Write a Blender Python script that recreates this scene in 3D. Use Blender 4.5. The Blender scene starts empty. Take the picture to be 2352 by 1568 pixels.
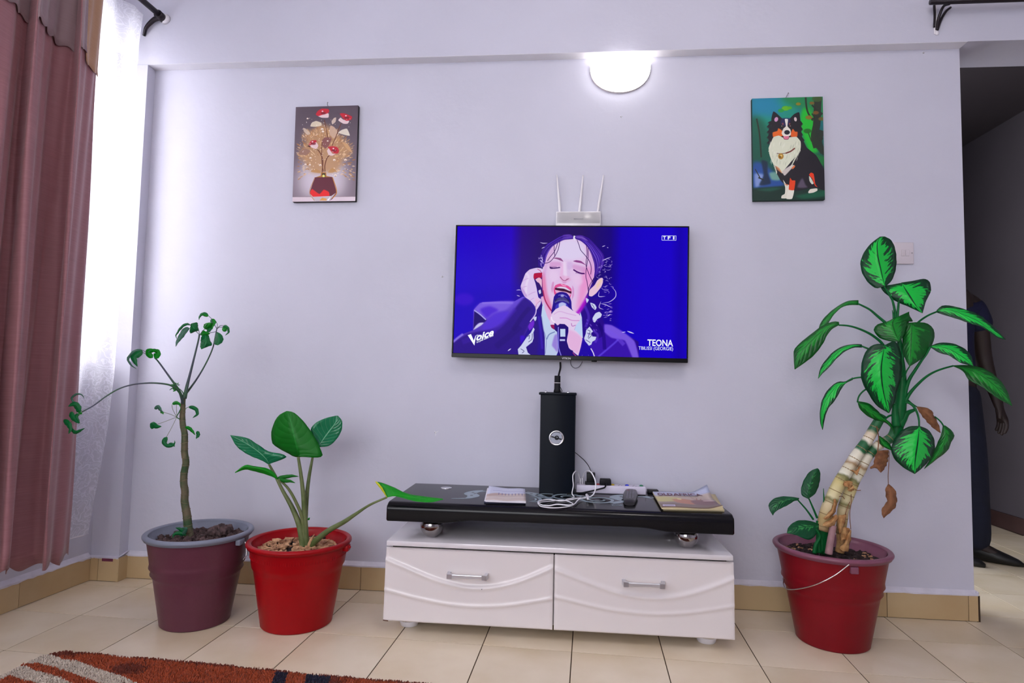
import bpy, bmesh, math, random
import numpy as np
from mathutils import Vector, Matrix
random.seed(7); rng = np.random.default_rng(7)
sc = bpy.context.scene
COL = sc.collection
PI = math.pi

# ------------------------------------------------------------------ camera, sky, light, exposure
FPX, YAW, PITCH, ROLL = 1404.67, 0.0898, 0.0631, 0.0196
CAM = Vector((0.4619, -2.5814, 0.8935))
_f = Vector((-math.sin(YAW)*math.cos(PITCH), math.cos(YAW)*math.cos(PITCH), math.sin(PITCH)))
_r0 = Vector((math.cos(YAW), math.sin(YAW), 0)); _u0 = _r0.cross(_f)
_r = math.cos(ROLL)*_r0 + math.sin(ROLL)*_u0; _u = -math.sin(ROLL)*_r0 + math.cos(ROLL)*_u0
cd = bpy.data.cameras.new('camera'); cam = bpy.data.objects.new('camera', cd); COL.objects.link(cam)
cd.sensor_width = 36.0; cd.sensor_fit = 'HORIZONTAL'; cd.lens = 36.0*FPX/2352; cd.clip_start = 0.02
m = Matrix((_r, _u, -_f)).transposed().to_4x4(); m.translation = CAM; cam.matrix_world = m
sc.camera = cam
sc.view_settings.view_transform = 'Standard'; sc.view_settings.look = 'None'
sc.view_settings.exposure = 0.0; sc.view_settings.gamma = 1.0; sc.view_settings.use_curve_mapping = False
w = bpy.data.worlds.new('sky'); sc.world = w; w.use_nodes = True
bg = w.node_tree.nodes['Background']; bg.inputs[0].default_value = (0.90, 0.93, 1.0, 1); bg.inputs[1].default_value = 4.5

def light(name, kind, loc, energy, color=(1,1,1), size=0.3, rot=(0,0,0), sy=None):
    l = bpy.data.lights.new(name, kind); o = bpy.data.objects.new(name, l); COL.objects.link(o)
    o.location = loc; o.rotation_euler = rot; l.energy = energy; l.color = color
    if kind == 'AREA':
        l.size = size
        if sy: l.shape = 'RECTANGLE'; l.size_y = sy
    elif kind == 'POINT': l.shadow_soft_size = size
    return o
light('ceiling_lamp_light', 'POINT', (0.95, -1.80, 2.55), 20, (1.0, 0.94, 0.90), 0.14)
light('fill_light_rear', 'AREA', (-0.5, -4.80, 1.75), 26, (1.0, 0.97, 0.96), 2.1, (PI/2-.42, 0, 0), 1.2)  # added fill from behind the camera, set outside a made-up rear window
light('window_light_left', 'AREA', (-2.75, -1.40, 2.0), 152, (1.0, 0.97, 1.0), 1.5, (0, -PI/2+.50, 0), 2.3)

# ------------------------------------------------------------------ helpers
def ray(x, y):
    return _f + _r*((x-1176)/FPX) - _u*((y-784)/FPX)
def PY(x, y, Y=0.0):
    d = ray(x, y); return CAM + d*((Y-CAM.y)/d.y)
def PX(x, y, X):
    d = ray(x, y); return CAM + d*((X-CAM.x)/d.x)
def PZ(x, y, Z=0.0):
    d = ray(x, y); return CAM + d*((Z-CAM.z)/d.z)
def crop(ox, oy, s):
    return lambda pts: [(ox+p[0]*s, oy+p[1]*s) for p in pts]
def lin(c):
    c = c/255.0
    return c/12.92 if c <= 0.04045 else ((c+0.055)/1.055)**2.4
def S(r, g, b): return (lin(r), lin(g), lin(b), 1)

def tagset(o, label=None, cat=None, group=None, kind=None):
    if label: o['label'] = label
    if cat: o['category'] = cat
    if group: o['group'] = group
    if kind: o['kind'] = kind
    return o
def wloc(o):
    v = Vector((0,0,0))
    while o is not None: v += o.location; o = o.parent
    return v
def thing(name, loc, label, cat, group=None):
    o = bpy.data.objects.new(name, None); o.empty_display_size = 0.05; COL.objects.link(o); o.location = loc
    return tagset(o, label, cat, group)
def fix_normals(me):
    bm = bmesh.new(); bm.from_mesh(me); bmesh.ops.recalc_face_normals(bm, faces=bm.faces); bm.to_mesh(me); bm.free()
def obj(name, vf, mat, parent=None, smooth=True, uv=None, label=None, kind=None, solid=0, local=False, fixn=True, subd=0):
    """vf: (V, F) in world coordinates; children are stored relative to their parent's place."""
    V, F = vf
    off = wloc(parent) if (parent and not local) else Vector((0,0,0))
    me = bpy.data.meshes.new(name)
    me.from_pydata([(v[0]-off.x, v[1]-off.y, v[2]-off.z) for v in V], [], F)
    if uv is not None:
        l = me.uv_layers.new(name='UVMap')
        arr = np.array([uv[li.vertex_index] for li in me.loops], dtype=np.float32).ravel()
        l.data.foreach_set('uv', arr)
    if fixn: fix_normals(me)
    if smooth:
        me.polygons.foreach_set('use_smooth', [True]*len(me.polygons))
    me.materials.append(mat)
    o = bpy.data.objects.new(name, me); COL.objects.link(o); o.parent = parent
    if smooth == 'auto': me.set_sharp_from_angle(angle=math.radians(35))
    if label: o['label'] = label
    if kind: o['kind'] = kind
    if solid:
        s = o.modifiers.new('s', 'SOLIDIFY'); s.thickness = solid; s.offset = 0
    if subd:
        s = o.modifiers.new('d', 'SUBSURF'); s.levels = subd; s.render_levels = subd
    return o
def join(*vfs):
    V, F = [], []
    for v, f in vfs:
        n = len(V); V += [tuple(p) for p in v]; F += [tuple(i+n for i in q) for q in f]
    return V, F
def box(x0, x1, y0, y1, z0, z1, bev=0, seg=2, rot=None):
    bm = bmesh.new()
    bmesh.ops.create_cube(bm, size=1)
    for v in bm.verts:
        v.co = Vector((x0+(v.co.x+.5)*(x1-x0), y0+(v.co.y+.5)*(y1-y0), z0+(v.co.z+.5)*(z1-z0)))
    if bev: bmesh.ops.bevel(bm, geom=bm.edges[:], offset=bev, segments=seg, profile=.5, affect='EDGES')
    if rot: bmesh.ops.rotate(bm, verts=bm.verts, cent=Vector(((x0+x1)/2,(y0+y1)/2,(z0+z1)/2)), matrix=rot)
    r = ([tuple(v.co) for v in bm.verts], [tuple(v.index for v in f.verts) for f in bm.faces])
    bm.verts.ensure_lookup_table(); bm.free(); return r
def prism(outline, z0, z1):
    n = len(outline)
    V = [(p[0], p[1], z0) for p in outline]+[(p[0], p[1], z1) for p in outline]
    F = [tuple(range(n))[::-1], tuple(range(n, 2*n))]+[(i, (i+1)%n, n+(i+1)%n, n+i) for i in range(n)]
    return V, F
def lathe(profile, cx, cy, n=48, close=False):
    V = []; F = []
    m_ = len(profile)
    for i in range(n):
        a = 2*PI*i/n
        for r, z in profile: V.append((cx+r*math.cos(a), cy+r*math.sin(a), z))
    for i in range(n):
        j = (i+1) % n
        for k in range(m_-1): F.append((i*m_+k, j*m_+k, j*m_+k+1, i*m_+k+1))
    if close:
        for k in (0, m_-1):
            if profile[k][0] > 1e-6: F.append(tuple(i*m_+k for i in range(n)))
    return V, F
def catmull(P, n):
    P = [np.array(p, float) for p in P]
    if len(P) == 1: return [P[0]]*n
    d = [0.0]
    for a, b in zip(P, P[1:]): d.append(d[-1]+max(np.linalg.norm(b-a), 1e-9))
    out = []
    for k in range(n):
        s = d[-1]*k/(n-1); i = 0
        while i < len(P)-2 and s > d[i+1]: i += 1
        t = (s-d[i])/(d[i+1]-d[i])
        p1, p2 = P[i], P[i+1]; p0 = P[i-1] if i > 0 else 2*p1-p2; p3 = P[i+2] if i+2 < len(P) else 2*p2-p1
        h = d[i+1]-d[i]
        m1 = (p2-p0)/((d[i+1]-d[i-1]) if i > 0 else 2*h)*h
        m2 = (p3-p1)/((d[i+2]-d[i]) if i+2 < len(P) else 2*h)*h
        t2, t3 = t*t, t*t*t
        out.append((2*t3-3*t2+1)*p1+(t3-2*t2+t)*m1+(-2*t3+3*t2)*p2+(t3-t2)*m2)
    return out
def tube(P, R, n=24, seg=8, cap=True, flat=1.0):
    """swept tube through 3-D points P, radii R (scalar or list)."""
    C = catmull(P, n) if n else [np.array(p, float) for p in P]
    n = len(C)
    if not hasattr(R, '__len__'): R = [R, R]
    rad = [float(np.interp(k/(n-1), np.linspace(0, 1, len(R)), R)) for k in range(n)]
    T = [C[min(k+1, n-1)]-C[max(k-1, 0)] for k in range(n)]
    T = [t/(np.linalg.norm(t)+1e-12) for t in T]
    up = np.array([0, 0, 1.0]) if abs(T[0][2]) < .9 else np.array([0, 1.0, 0])
    N = np.cross(T[0], up); N /= np.linalg.norm(N)
    V = []; F = []
    for k in range(n):
        N = N-T[k]*np.dot(N, T[k]); N /= np.linalg.norm(N)+1e-12
        B = np.cross(T[k], N)
        for s in range(seg):
            a = 2*PI*s/seg
            V.append(tuple(C[k]+rad[k]*(math.cos(a)*N+flat*math.sin(a)*B)))
    for k in range(n-1):
        for s in range(seg):
            F.append((k*seg+s, k*seg+(s+1)%seg, (k+1)*seg+(s+1)%seg, (k+1)*seg+s))
    if cap: F += [tuple(range(seg))[::-1], tuple(range((n-1)*seg, n*seg))]
    return V, F
def ptube(pts, Y, R, n=24, seg=8, **k):
    """tube along photo points, at depth Y (scalar, or values spread along it)."""
    m_ = len(pts)
    Ys = np.interp(np.linspace(0, 1, m_), np.linspace(0, 1, len(Y)), Y) if hasattr(Y, '__len__') else [Y]*m_
    return tube([tuple(PY(p[0], p[1], y)) for p, y in zip(pts, Ys)], R, n, seg, **k)
def grid(nu, nv, fn):
    V = [tuple(fn(i/(nu-1), j/(nv-1))) for i in range(nu) for j in range(nv)]
    F = [(i*nv+j, (i+1)*nv+j, (i+1)*nv+j+1, i*nv+j+1) for i in range(nu-1) for j in range(nv-1)]
    return V, F
def sphere(c, r, seg=16, rings=10, sx=1, sy=1, sz=1):
    V = [(c[0], c[1], c[2]+r*sz)]; F = []
    for i in range(1, rings):
        t = PI*i/rings
        for j in range(seg):
            a = 2*PI*j/seg
            V.append((c[0]+r*sx*math.sin(t)*math.cos(a), c[1]+r*sy*math.sin(t)*math.sin(a), c[2]+r*sz*math.cos(t)))
    V.append((c[0], c[1], c[2]-r*sz)); L = len(V)-1
    for j in range(seg): F.append((0, 1+j, 1+(j+1)%seg)); F.append((L, L-seg+(j+1)%seg, L-seg+j))
    for i in range(rings-2):
        for j in range(seg):
            a = 1+i*seg; F.append((a+j, a+seg+j, a+seg+(j+1)%seg, a+(j+1)%seg))
    return V, F

# ------------------------------------------------------------------ materials
def nodes(mt): return mt.node_tree.nodes, mt.node_tree.links
def mat(name, col, rough=.5, metal=0, var=0, vscale=8, bump=0, bscale=60, coat=0, trans=0, sss=0, spec=None, vcol=None, coords='Object', emit=None, stretch=None):
    mt = bpy.data.materials.new(name); mt.use_nodes = True; N, L = nodes(mt); b = N['Principled BSDF']
    b.inputs['Base Color'].default_value = col; b.inputs['Roughness'].default_value = rough; b.inputs['Metallic'].default_value = metal
    b.inputs['Coat Weight'].default_value = coat; b.inputs['Coat Roughness'].default_value = 0.06
    b.inputs['Transmission Weight'].default_value = trans
    if spec is not None: b.inputs['Specular IOR Level'].default_value = spec
    if emit: b.inputs['Emission Color'].default_value = emit[0]; b.inputs['Emission Strength'].default_value = emit[1]
    tc = N.new('ShaderNodeTexCoord'); src = tc.outputs[coords]
    if stretch:
        mp = N.new('ShaderNodeMapping'); mp.inputs['Scale'].default_value = stretch; L.new(src, mp.inputs[0]); src = mp.outputs[0]
    if var or vcol:
        nz = N.new('ShaderNodeTexNoise'); nz.inputs['Scale'].default_value = vscale; nz.inputs['Detail'].default_value = 5
        L.new(src, nz.inputs['Vector'])
        mx = N.new('ShaderNodeMix'); mx.data_type = 'RGBA'
        c2 = vcol if vcol else tuple(max(0, c*(1-var)) for c in col[:3])+(1,)
        mx.inputs[6].default_value = col; mx.inputs[7].default_value = c2
        rp = N.new('ShaderNodeValToRGB'); rp.color_ramp.elements[0].position = .38; rp.color_ramp.elements[1].position = .64
        L.new(nz.outputs['Fac'], rp.inputs[0]); L.new(rp.outputs[0], mx.inputs[0]); L.new(mx.outputs[2], b.inputs['Base Color'])
    if bump:
        nb = N.new('ShaderNodeTexNoise'); nb.inputs['Scale'].default_value = bscale; nb.inputs['Detail'].default_value = 6
        L.new(src, nb.inputs['Vector'])
        bp = N.new('ShaderNodeBump'); bp.inputs['Strength'].default_value = bump; bp.inputs['Distance'].default_value = .004
        L.new(nb.outputs['Fac'], bp.inputs['Height']); L.new(bp.outputs[0], b.inputs['Normal'])
    return mt
M = {}
M['wall'] = mat('wall_paint', S(201, 200, 215), .62, var=.05, vscale=1.6, bump=.35, bscale=26)
M['wallwhite'] = mat('white_paint', S(228, 226, 232), .5, var=.06, vscale=5, bump=.3, bscale=30)
M['hall'] = mat('hall_shaded_paint', S(78, 71, 77), .8, var=.1, vscale=2, bump=.2, bscale=20)  # dimness of the hallway put into a darker wall and ceiling colour
M['ceil'] = mat('ceiling_paint', S(228, 226, 232), .8, bump=.1)
M['grout'] = mat('grout', S(74, 54, 34), .95, var=.4, vscale=9, bump=.4)
M['capwhite'] = mat('skirting_cap_paint', S(214, 210, 222), .55, var=.12, vscale=20, bump=.6, bscale=50)
M['stain'] = mat('maroon_paint_trace', S(130, 50, 80), .7, var=.5, vscale=30)

def tile_mat(name, c1, c2, rough):
    mt = mat(name, c1, rough, var=.01, vscale=3.2, vcol=c2, spec=.45)
    N, L = nodes(mt); b = N['Principled BSDF']
    oi = N.new('ShaderNodeObjectInfo')
    base = b.inputs['Base Color'].links[0].from_socket
    hs = N.new('ShaderNodeHueSaturation'); mr = N.new('ShaderNodeMapRange')
    mr.inputs['To Min'].default_value = .93; mr.inputs['To Max'].default_value = 1.04
    L.new(oi.outputs['Random'], mr.inputs['Value']); L.new(mr.outputs[0], hs.inputs['Value']); L.new(base, hs.inputs['Color'])
    # offset the pattern per tile
    for n_ in N:
        if n_.type == 'TEX_NOISE':
            ad = N.new('ShaderNodeVectorMath'); ad.operation = 'ADD'; sc_ = N.new('ShaderNodeVectorMath'); sc_.operation = 'SCALE'
            cx = N.new('ShaderNodeCombineXYZ'); L.new(oi.outputs['Random'], cx.inputs[0]); L.new(oi.outputs['Random'], cx.inputs[1])
            L.new(cx.outputs[0], sc_.inputs[0]); sc_.inputs['Scale'].default_value = 37.0
            src = n_.inputs['Vector'].links[0].from_socket
            L.new(src, ad.inputs[0]); L.new(sc_.outputs[0], ad.inputs[1]); L.new(ad.outputs[0], n_.inputs['Vector'])
    # fine speckle
    sp = N.new('ShaderNodeTexNoise'); sp.inputs['Scale'].default_value = 260; sp.inputs['Detail'].default_value = 2
    mx = N.new('ShaderNodeMix'); mx.data_type = 'RGBA'; mx.blend_type = 'MULTIPLY'; mx.inputs[0].default_value = .16
    L.new(hs.outputs[0], mx.inputs[6]); L.new(sp.outputs['Color'], mx.inputs[7]); L.new(mx.outputs[2], b.inputs['Base Color'])
    return mt
M['tile'] = tile_mat('floor_tile', S(238, 222, 196), S(226, 207, 176), .26)
M['skirt'] = tile_mat('skirting_tile', S(206, 180, 138), S(194, 164, 120), .35)
M['slab'] = mat('floor_slab', S(205, 192, 168), .5, var=.1, vscale=2)
M['chrome'] = mat('chrome', (.82, .82, .84, 1), .16, 1)
M['ball'] = mat('chrome_ball', (.34, .32, .32, 1), .10, 1)
M['steel'] = mat('steel_wire', (.70, .69, .67, 1), .25, 1)
M['blackgloss'] = mat('black_lacquer', S(14, 13, 18), .16, spec=.22)
M['blackmetal'] = mat('black_powder_coat', S(6, 14, 26), .42, var=.1, vscale=30, spec=.16)
M['whitegloss'] = mat('white_lacquer', S(222, 214, 214), .3, coat=.2)
M['whitetop'] = mat('white_glass_top', S(222, 216, 220), .08, coat=.5)
M['whiteplastic'] = mat('white_plastic', S(226, 222, 228), .35)
M['black'] = mat('black_plastic', S(14, 14, 18), .45, spec=.25)
M['blackrub'] = mat('black_rubber', S(14, 14, 20), .55, spec=.25)
M['bezel'] = mat('tv_bezel', S(10, 10, 14), .3, spec=.2)
M['decal'] = mat('grey_decal', S(150, 168, 180), .35, var=.15, vscale=30)
M['nail'] = mat('nail_steel', (.35, .33, .36, 1), .35, 1)
M['canvas_edge'] = mat('canvas_edge', S(28, 22, 30), .8, bump=.2, bscale=200)
M['greenedge'] = mat('green_canvas_edge', S(14, 50, 40), .8, bump=.2, bscale=200)
M['soil'] = mat('soil', S(52, 36, 38), .95, var=.55, vscale=40, bump=1, bscale=50)
M['clod'] = mat('soil_clods', S(92, 70, 70), .9, var=.6, vscale=60, bump=.8, bscale=80)
M['husk'] = mat('dry_husks', S(205, 160, 120), .8, vcol=S(130, 84, 56), vscale=30, bump=.6, bscale=60)
M['purplepot'] = mat('plum_plastic', S(98, 52, 66), .36, spec=.3, var=.12, vscale=6, bump=.12, bscale=90)
M['greyrim'] = mat('grey_plastic', S(124, 128, 144), .4, spec=.3, var=.08, vscale=6)
M['redpot'] = mat('red_plastic', S(156, 3, 14), .36, spec=.22, var=.12, vscale=4, bump=.12, bscale=90)
M['maroonpot'] = mat('maroon_plastic', S(126, 8, 24), .36, spec=.25, var=.16, vscale=4, bump=.1, bscale=90)
M['mauverim'] = mat('mauve_plastic', S(126, 70, 92), .38, var=.08, vscale=6)
# ------------------------------------------------------------------ the room
def struct(name, vf, mt, **k): return obj(name, vf, mt, kind='structure', smooth=False, **k)
ZB = 2.288; ZC = 2.80
GA = -0.0374; GX0, GY0 = -1.3067, -0.4161; T = 0.3
def G(i, j): return (GX0+T*(i*math.cos(GA)-j*math.sin(GA)), GY0+T*(i*math.sin(GA)+j*math.cos(GA)))

floor = struct('floor', box(-1.9, 3.6, -4.6, 3.2, -.12, -.0016), M['grout'])
# tiles: each one its own object, clipped to the room's outline
def clip(poly, axis, lim, keep_greater):
    out = []
    for a, b in zip(poly, poly[1:]+poly[:1]):
        ia = (a[axis] > lim) == keep_greater; ib = (b[axis] > lim) == keep_greater
        if ia: out.append(a)
        if ia != ib:
            t = (lim-a[axis])/(b[axis]-a[axis]); out.append((a[0]+t*(b[0]-a[0]), a[1]+t*(b[1]-a[1])))
    return out
def tile_mesh(poly, h=.0016, top=0.0, inset=.0006):
    c = (sum(p[0] for p in poly)/len(poly), sum(p[1] for p in poly)/len(poly))
    ins = [(p[0]+(c[0]-p[0])*inset/.15, p[1]+(c[1]-p[1])*inset/.15) for p in poly]
    n = len(poly)
    V = [(p[0], p[1], top-h) for p in poly]+[(p[0], p[1], top-.0004) for p in poly]+[(p[0], p[1], top) for p in ins]
    F = [(i, (i+1)%n, n+(i+1)%n, n+i) for i in range(n)]+[(n+i, n+(i+1)%n, 2*n+(i+1)%n, 2*n+i) for i in range(n)]+[tuple(range(2*n, 3*n))]
    return V, F
g = .0017
sq = [(-T/2+g, -T/2+g), (T/2-g, -T/2+g), (T/2-g, T/2-g), (-T/2+g, T/2-g)]
full = obj('tile', tile_mesh(sq), M['tile'], floor, smooth=False, local=True)
first = True
def left_x(y): return -1.576+0.058*(y+.05)
for i in range(-2, 17):
    for j in range(-6, 8):
        cx, cy = G(i+.5, j+.5)
        if cx < -1.8 or cx > 3.42 or cy < -2.05: continue
        if cy > .14 and cx < 2.0: continue
        if cy > 1.95: continue
        pts = [(cx+a*math.cos(GA)-b*math.sin(GA), cy+a*math.sin(GA)+b*math.cos(GA)) for a, b in sq]
        p = clip(pts, 0, -1.60, True); p = clip(p, 0, 3.31, False) if p else p
        if len(p) < 3: continue
        if cx < 2.03+.15 and cy > -.2:
            if max(q[0] for q in p) <= 2.05: p = clip(p, 1, 0.0, False)
            else:
                if min(q[0] for q in p) < 2.05 and cy > .12: p = clip(p, 0, 2.05, True)
        if len(p) < 3: continue
        ar = abs(sum(a[0]*b[1]-b[0]*a[1] for a, b in zip(p, p[1:]+p[:1])))/2
        if ar < .001: continue
        if ar > .0885:
            if first: o = full; first = False
            else: o = full.copy(); COL.objects.link(o); o.parent = floor
            o.location = (cx, cy, 0); o.rotation_euler = (0, 0, GA+0.0)
        else:
            c = (sum(q[0] for q in p)/len(p), sum(q[1] for q in p)/len(p))
            o = obj('tile', tile_mesh([(q[0]-c[0], q[1]-c[1]) for q in p]), M['tile'], floor, smooth=False, local=True)
            o.location = (c[0], c[1], 0)
# rear of the room, never in view: plain slab up to tile level
struct('floor_rear', box(-1.9, 3.6, -4.6, -2.26, -.02, -.0005), M['slab'])
struct('floor_hall', box(2.06, 3.4, 2.2, 3.2, -.02, -.0005), M['slab'])

# wall behind the television, its end facing the opening; the beam over it; the small pier at the window
struct('wall_main', box(-1.46, 2.05, 0, .16, 0, ZB+.01), M['wall'])
struct('trim_beam', box(-1.62, 3.30, -.053, .16, ZB, ZC), M['wall'])
struct('trim_soffit', box(-1.446, 2.05, -.0525, -.0002, ZB-.0012, ZB+.001), M['wallwhite'])
struct('trim_pier', box(-1.62, -1.447, -.053, .10, 0, ZB-.0005), M['wall'])
# left wall with the window opening (sill .927, head 2.39)
LY = [-4.6, -1.75, -.10, .05]
def lwall(y0, y1, z0, z1, mt=M['wall'], name='wall_left', inset=0, th=.16):
    a, b = left_x(y0)-inset, left_x(y1)-inset
    return prism([(a, y0), (b, y1), (b-th, y1), (a-th, y0)], z0, z1)
struct('wall_left', join(lwall(-4.6, -2.55, 0, ZC), lwall(-2.55, -.085, 0, .927), lwall(-2.55, -.085, 2.385, ZC), lwall(-.085, .1, 0, ZC)), M['wall'])
struct('trim_sill', prism([(left_x(-2.58)+.012, -2.58), (left_x(-.06)+.012, -.07), (left_x(-.06)-.10, -.07), (left_x(-2.58)-.10, -2.58)], .912, .930), M['wallwhite'])
# window: steel frame with two mullions, three transoms and panes of glass
M['glass'] = mat('window_glass', (1, 1, 1, 1), .02, trans=1)
M['frame'] = mat('window_frame_paint', S(225, 225, 230), .45)
win = obj('window_1', join(*[box(-1.735, -1.700, a-.018, a+.018, .93, 2.385) for a in (-2.53, -1.73, -.95, -.105)],
                             *[box(-1.733, -1.702, -2.55, -.087, z-.014, z+.014) for z in (.945, 1.90, 2.37)]), M['frame'], smooth=False, kind='structure')
for (a, b) in ((-2.512, -1.748), (-1.712, -.968), (-.932, -.123)):
    for (c, d) in ((.959, 1.886), (1.914, 2.356)):
        obj('window_pane', box(-1.720, -1.716, a, b, c, d), M['glass'], win, smooth=False)
# ceiling, rear wall with an added opening for the fill light, right-hand wall, hallway
struct('ceiling', box(-1.75, 3.6, -4.6, .0, ZC, ZC+.1), M['ceil'])
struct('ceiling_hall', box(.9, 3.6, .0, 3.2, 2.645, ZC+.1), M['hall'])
def yz(name, y0, y1, x0, x1, holes, z1, mt): return struct(name, join(box(x0, holes[0], y0, y1, 0, z1), box(holes[1], x1, y0, y1, 0, z1), box(holes[0], holes[1], y0, y1, 0, holes[2]), box(holes[0], holes[1], y0, y1, holes[3], z1)), mt)
yz('wall_rear', -4.62, -4.5, -1.9, 3.6, (-1.6, .6, .6, 2.45), ZC, M['wall'])
win2 = obj('window_rear_added', join(*[box(a-.02, a+.02, -4.58, -4.54, .6, 2.45) for a in (-1.58, -.87, -.15, .58)], *[box(-1.6, .6, -4.578, -4.542, z-.016, z+.016) for z in (.62, 1.9, 2.43)]), M['frame'], smooth=False, kind='structure')  # unseen window, added to let the rear fill light in
struct('wall_right', box(3.30, 3.45, -4.6, .0, 0, ZC), M['wall'])
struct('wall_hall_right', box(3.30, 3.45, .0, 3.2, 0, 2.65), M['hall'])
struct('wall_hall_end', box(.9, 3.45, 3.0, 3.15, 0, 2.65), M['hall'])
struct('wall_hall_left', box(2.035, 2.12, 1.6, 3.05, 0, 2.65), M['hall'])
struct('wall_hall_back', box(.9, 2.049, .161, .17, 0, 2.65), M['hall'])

# skirting: separate tiles standing 1.2 cm proud, painted white cap above
def skirting(name, x0, x1, seams, y_front, mt_tile, cap=True):
    s = struct(name, box(x0, x1, y_front+.004, .0, .0, .097), M['grout'])
    xs = [x0]+[q for q in seams if x0 < q < x1]+[x1]
    for a, b in zip(xs, xs[1:]):
        obj('skirting_tile', box(a+.001, b-.001, y_front, y_front+.0035, .002, .098, .0006, 1), mt_tile, s, smooth=False)
    if cap:
        # hand-painted cap with an uneven lower edge
        n = 90; V = []; F = []
        for k in range(n+1):
            x = x0+(x1-x0)*k/n; d = .003+.004*rng.random()
            V += [(x, y_front-.0015, .101), (x, y_front-.0015, .101-d), (x, 0, .115), (x, y_front-.0005, .1015)]
        for k in range(n):
            a = 4*k; F += [(a+1, a+5, a+4, a), (a, a+4, a+7, a+3), (a+3, a+7, a+6, a+2)]
        obj('painted_cap', (V, F), M['capwhite'], s, fixn=True, smooth=False)
    return s
skirting('baseboard_main', -1.446, 2.056, [-1.29+.3*k+.0 for k in range(0, 4)]+[-.09+.3*k for k in range(9)][0:4]+[1.12, 1.42, 1.72, 2.02], -.014, M['skirt'])
s = skirting('baseboard_pier', -1.62, -1.4378, [-1.53], -.067, M['skirt'])
obj('paint_trace', box(-1.512, -1.462, -.0690, -.0683, .085, .097, 0), M['stain'], s, smooth=False)
# return of the pier's skirting and the end of the main wall's skirting
struct('baseboard_return', box(-1.4475, -1.4362, -.0665, -.0141, .001, .0985), M['skirt'])
e_ = struct('baseboard_end', box(2.05, 2.0615, -.0139, .165, .0, .098), M['grout'])
for a, b in ((-.012, .163),): obj('skirting_tile', box(2.055, 2.0625, a, b, .002, .0985, .0006, 1), M['skirt'], e_, smooth=False)
obj('painted_cap', box(2.05, 2.061, -.013, .16, .099, .113, .003, 1), M['capwhite'], e_, smooth=False)
# left wall skirting (follows the slightly skewed wall)
bl = struct('baseboard_left', prism([(left_x(-2.6)+.001, -2.6), (left_x(-.067)+.001, -.0675), (left_x(-.067)+.008, -.0675), (left_x(-2.6)+.008, -2.6)], 0, .097), M['grout'])
ys = [-.0675]+[-.391-.3*k for k in range(7)]+[-2.59]
for a, b in zip(ys, ys[1:]):
    obj('skirting_tile', prism([(left_x(b)+.0085, b+.001), (left_x(a)+.0085, a-.001), (left_x(a)+.0125, a-.001), (left_x(b)+.0125, b+.001)], .002, .098), M['skirt'], bl, smooth=False)
n = 120; V = []; F = []
for k in range(n+1):
    y = -.068-2.5*k/n; d = .003+.006*rng.random(); x = left_x(y)
    V += [(x+.0140, y, .101), (x+.0140, y, .101-d), (x, y, .118), (x+.0125, y, .1035)]
for k in range(n):
    a = 4*k; F += [(a+1, a+5, a+4, a), (a, a+4, a+7, a+3), (a+3, a+7, a+6, a+2)]
obj('painted_cap', (V, F), M['capwhite'], bl, smooth=False)
M['hallskirt'] = mat('hall_skirting', S(70, 48, 46), .5, var=.2)
struct('baseboard_hall', box(3.287, 3.30, .0, 3.0, .0, .098), M['hallskirt'])
# small scars and filler spots on the wall
M['scar'] = mat('plaster_scar', S(238, 236, 240), .7)
def scar(name, x, y, label, arms):
    p = PY(x, y, 0); t = thing(name, (p.x, 0, p.z), label, 'wall mark')
    obj('hole', sphere((p.x, -.0002, p.z), .0035, 8, 6, 1, .35, 1), M['nail'], t)
    for k, (dx, dz) in enumerate(arms):
        obj('plaster_crack', tube([(p.x, -.0002, p.z), (p.x+dx*.5+.002, -.0008, p.z+dz*.35), (p.x+dx*.8, -.0003, p.z+dz*.8)], [.0016, .0004], 7, 5), M['scar'], t)
scar('wall_scar', 1000, 993, 'chipped nail hole low on the wall between red bucket plant and black column', [(.016, .012), (-.006, .01), (.001, -.018)])
scar('wall_scar', 1016, 635, 'small nail hole in the wall just left of the television', [(-.01, .002), (.01, .0)])
scar('wall_scar', 1427, 268, 'screw holes in the wall below the lit wall lamp', [(-.008, .006), (.0, -.011)])
scar('wall_scar', 2121, 121, 'tiny filler blob on the wall under the beam above the light switch', [(-.006, .003), (.005, .004)])

# ------------------------------------------------------------------ curtain rods
t = thing('curtain_rod', (-1.40, -.06, 2.47), 'dark metal curtain rod over the window ending at the beam', 'curtain rod')
pe = PY(378, 44, -.056)
rodp = [(pe.x, -.056, pe.z), (pe.x-.02, -.5, pe.z+.002), (pe.x-.035, -1.0, pe.z+.003), (pe.x-.045, -2.7, pe.z+.003)]
M['rod'] = mat('rod_bronze', S(44, 38, 44), .35, .6)
obj('rod', tube(rodp, .0125, 12, 12), M['rod'], t)
obj('end_cap', tube([(pe.x+.003, -.054, pe.z), (pe.x+.003, -.070, pe.z)], [.024, .018], 0, 16), M['whiteplastic'], t)
obj('bracket', join(tube([(pe.x-.006, -.075, pe.z-.004), (pe.x-.035, -.075, pe.z-.012), (pe.x-.075, -.07, pe.z-.045), (pe.x-.095, -.056, pe.z-.075)], [.012, .006], 14, 8),
                    tube([(pe.x-.004, -.058, pe.z), (pe.x-.004, -.098, pe.z)], [.019, .019], 0, 14)), M['rod'], t)
t = thing('curtain_rod', (1.95, -.05, 2.45), 'dark curtain rod on a scrolled bracket above the hallway opening', 'curtain rod')
b0 = PY(2147, 75, -.056); b1 = PY(2149, -8, -.056)
zr = PY(2352, 3, -.12).z
obj('rod', tube([(b0.x-.05, -.12, zr+.012), (3.1, -.12, zr+.012)], .0125, 0, 12), M['rod'], t)
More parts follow.
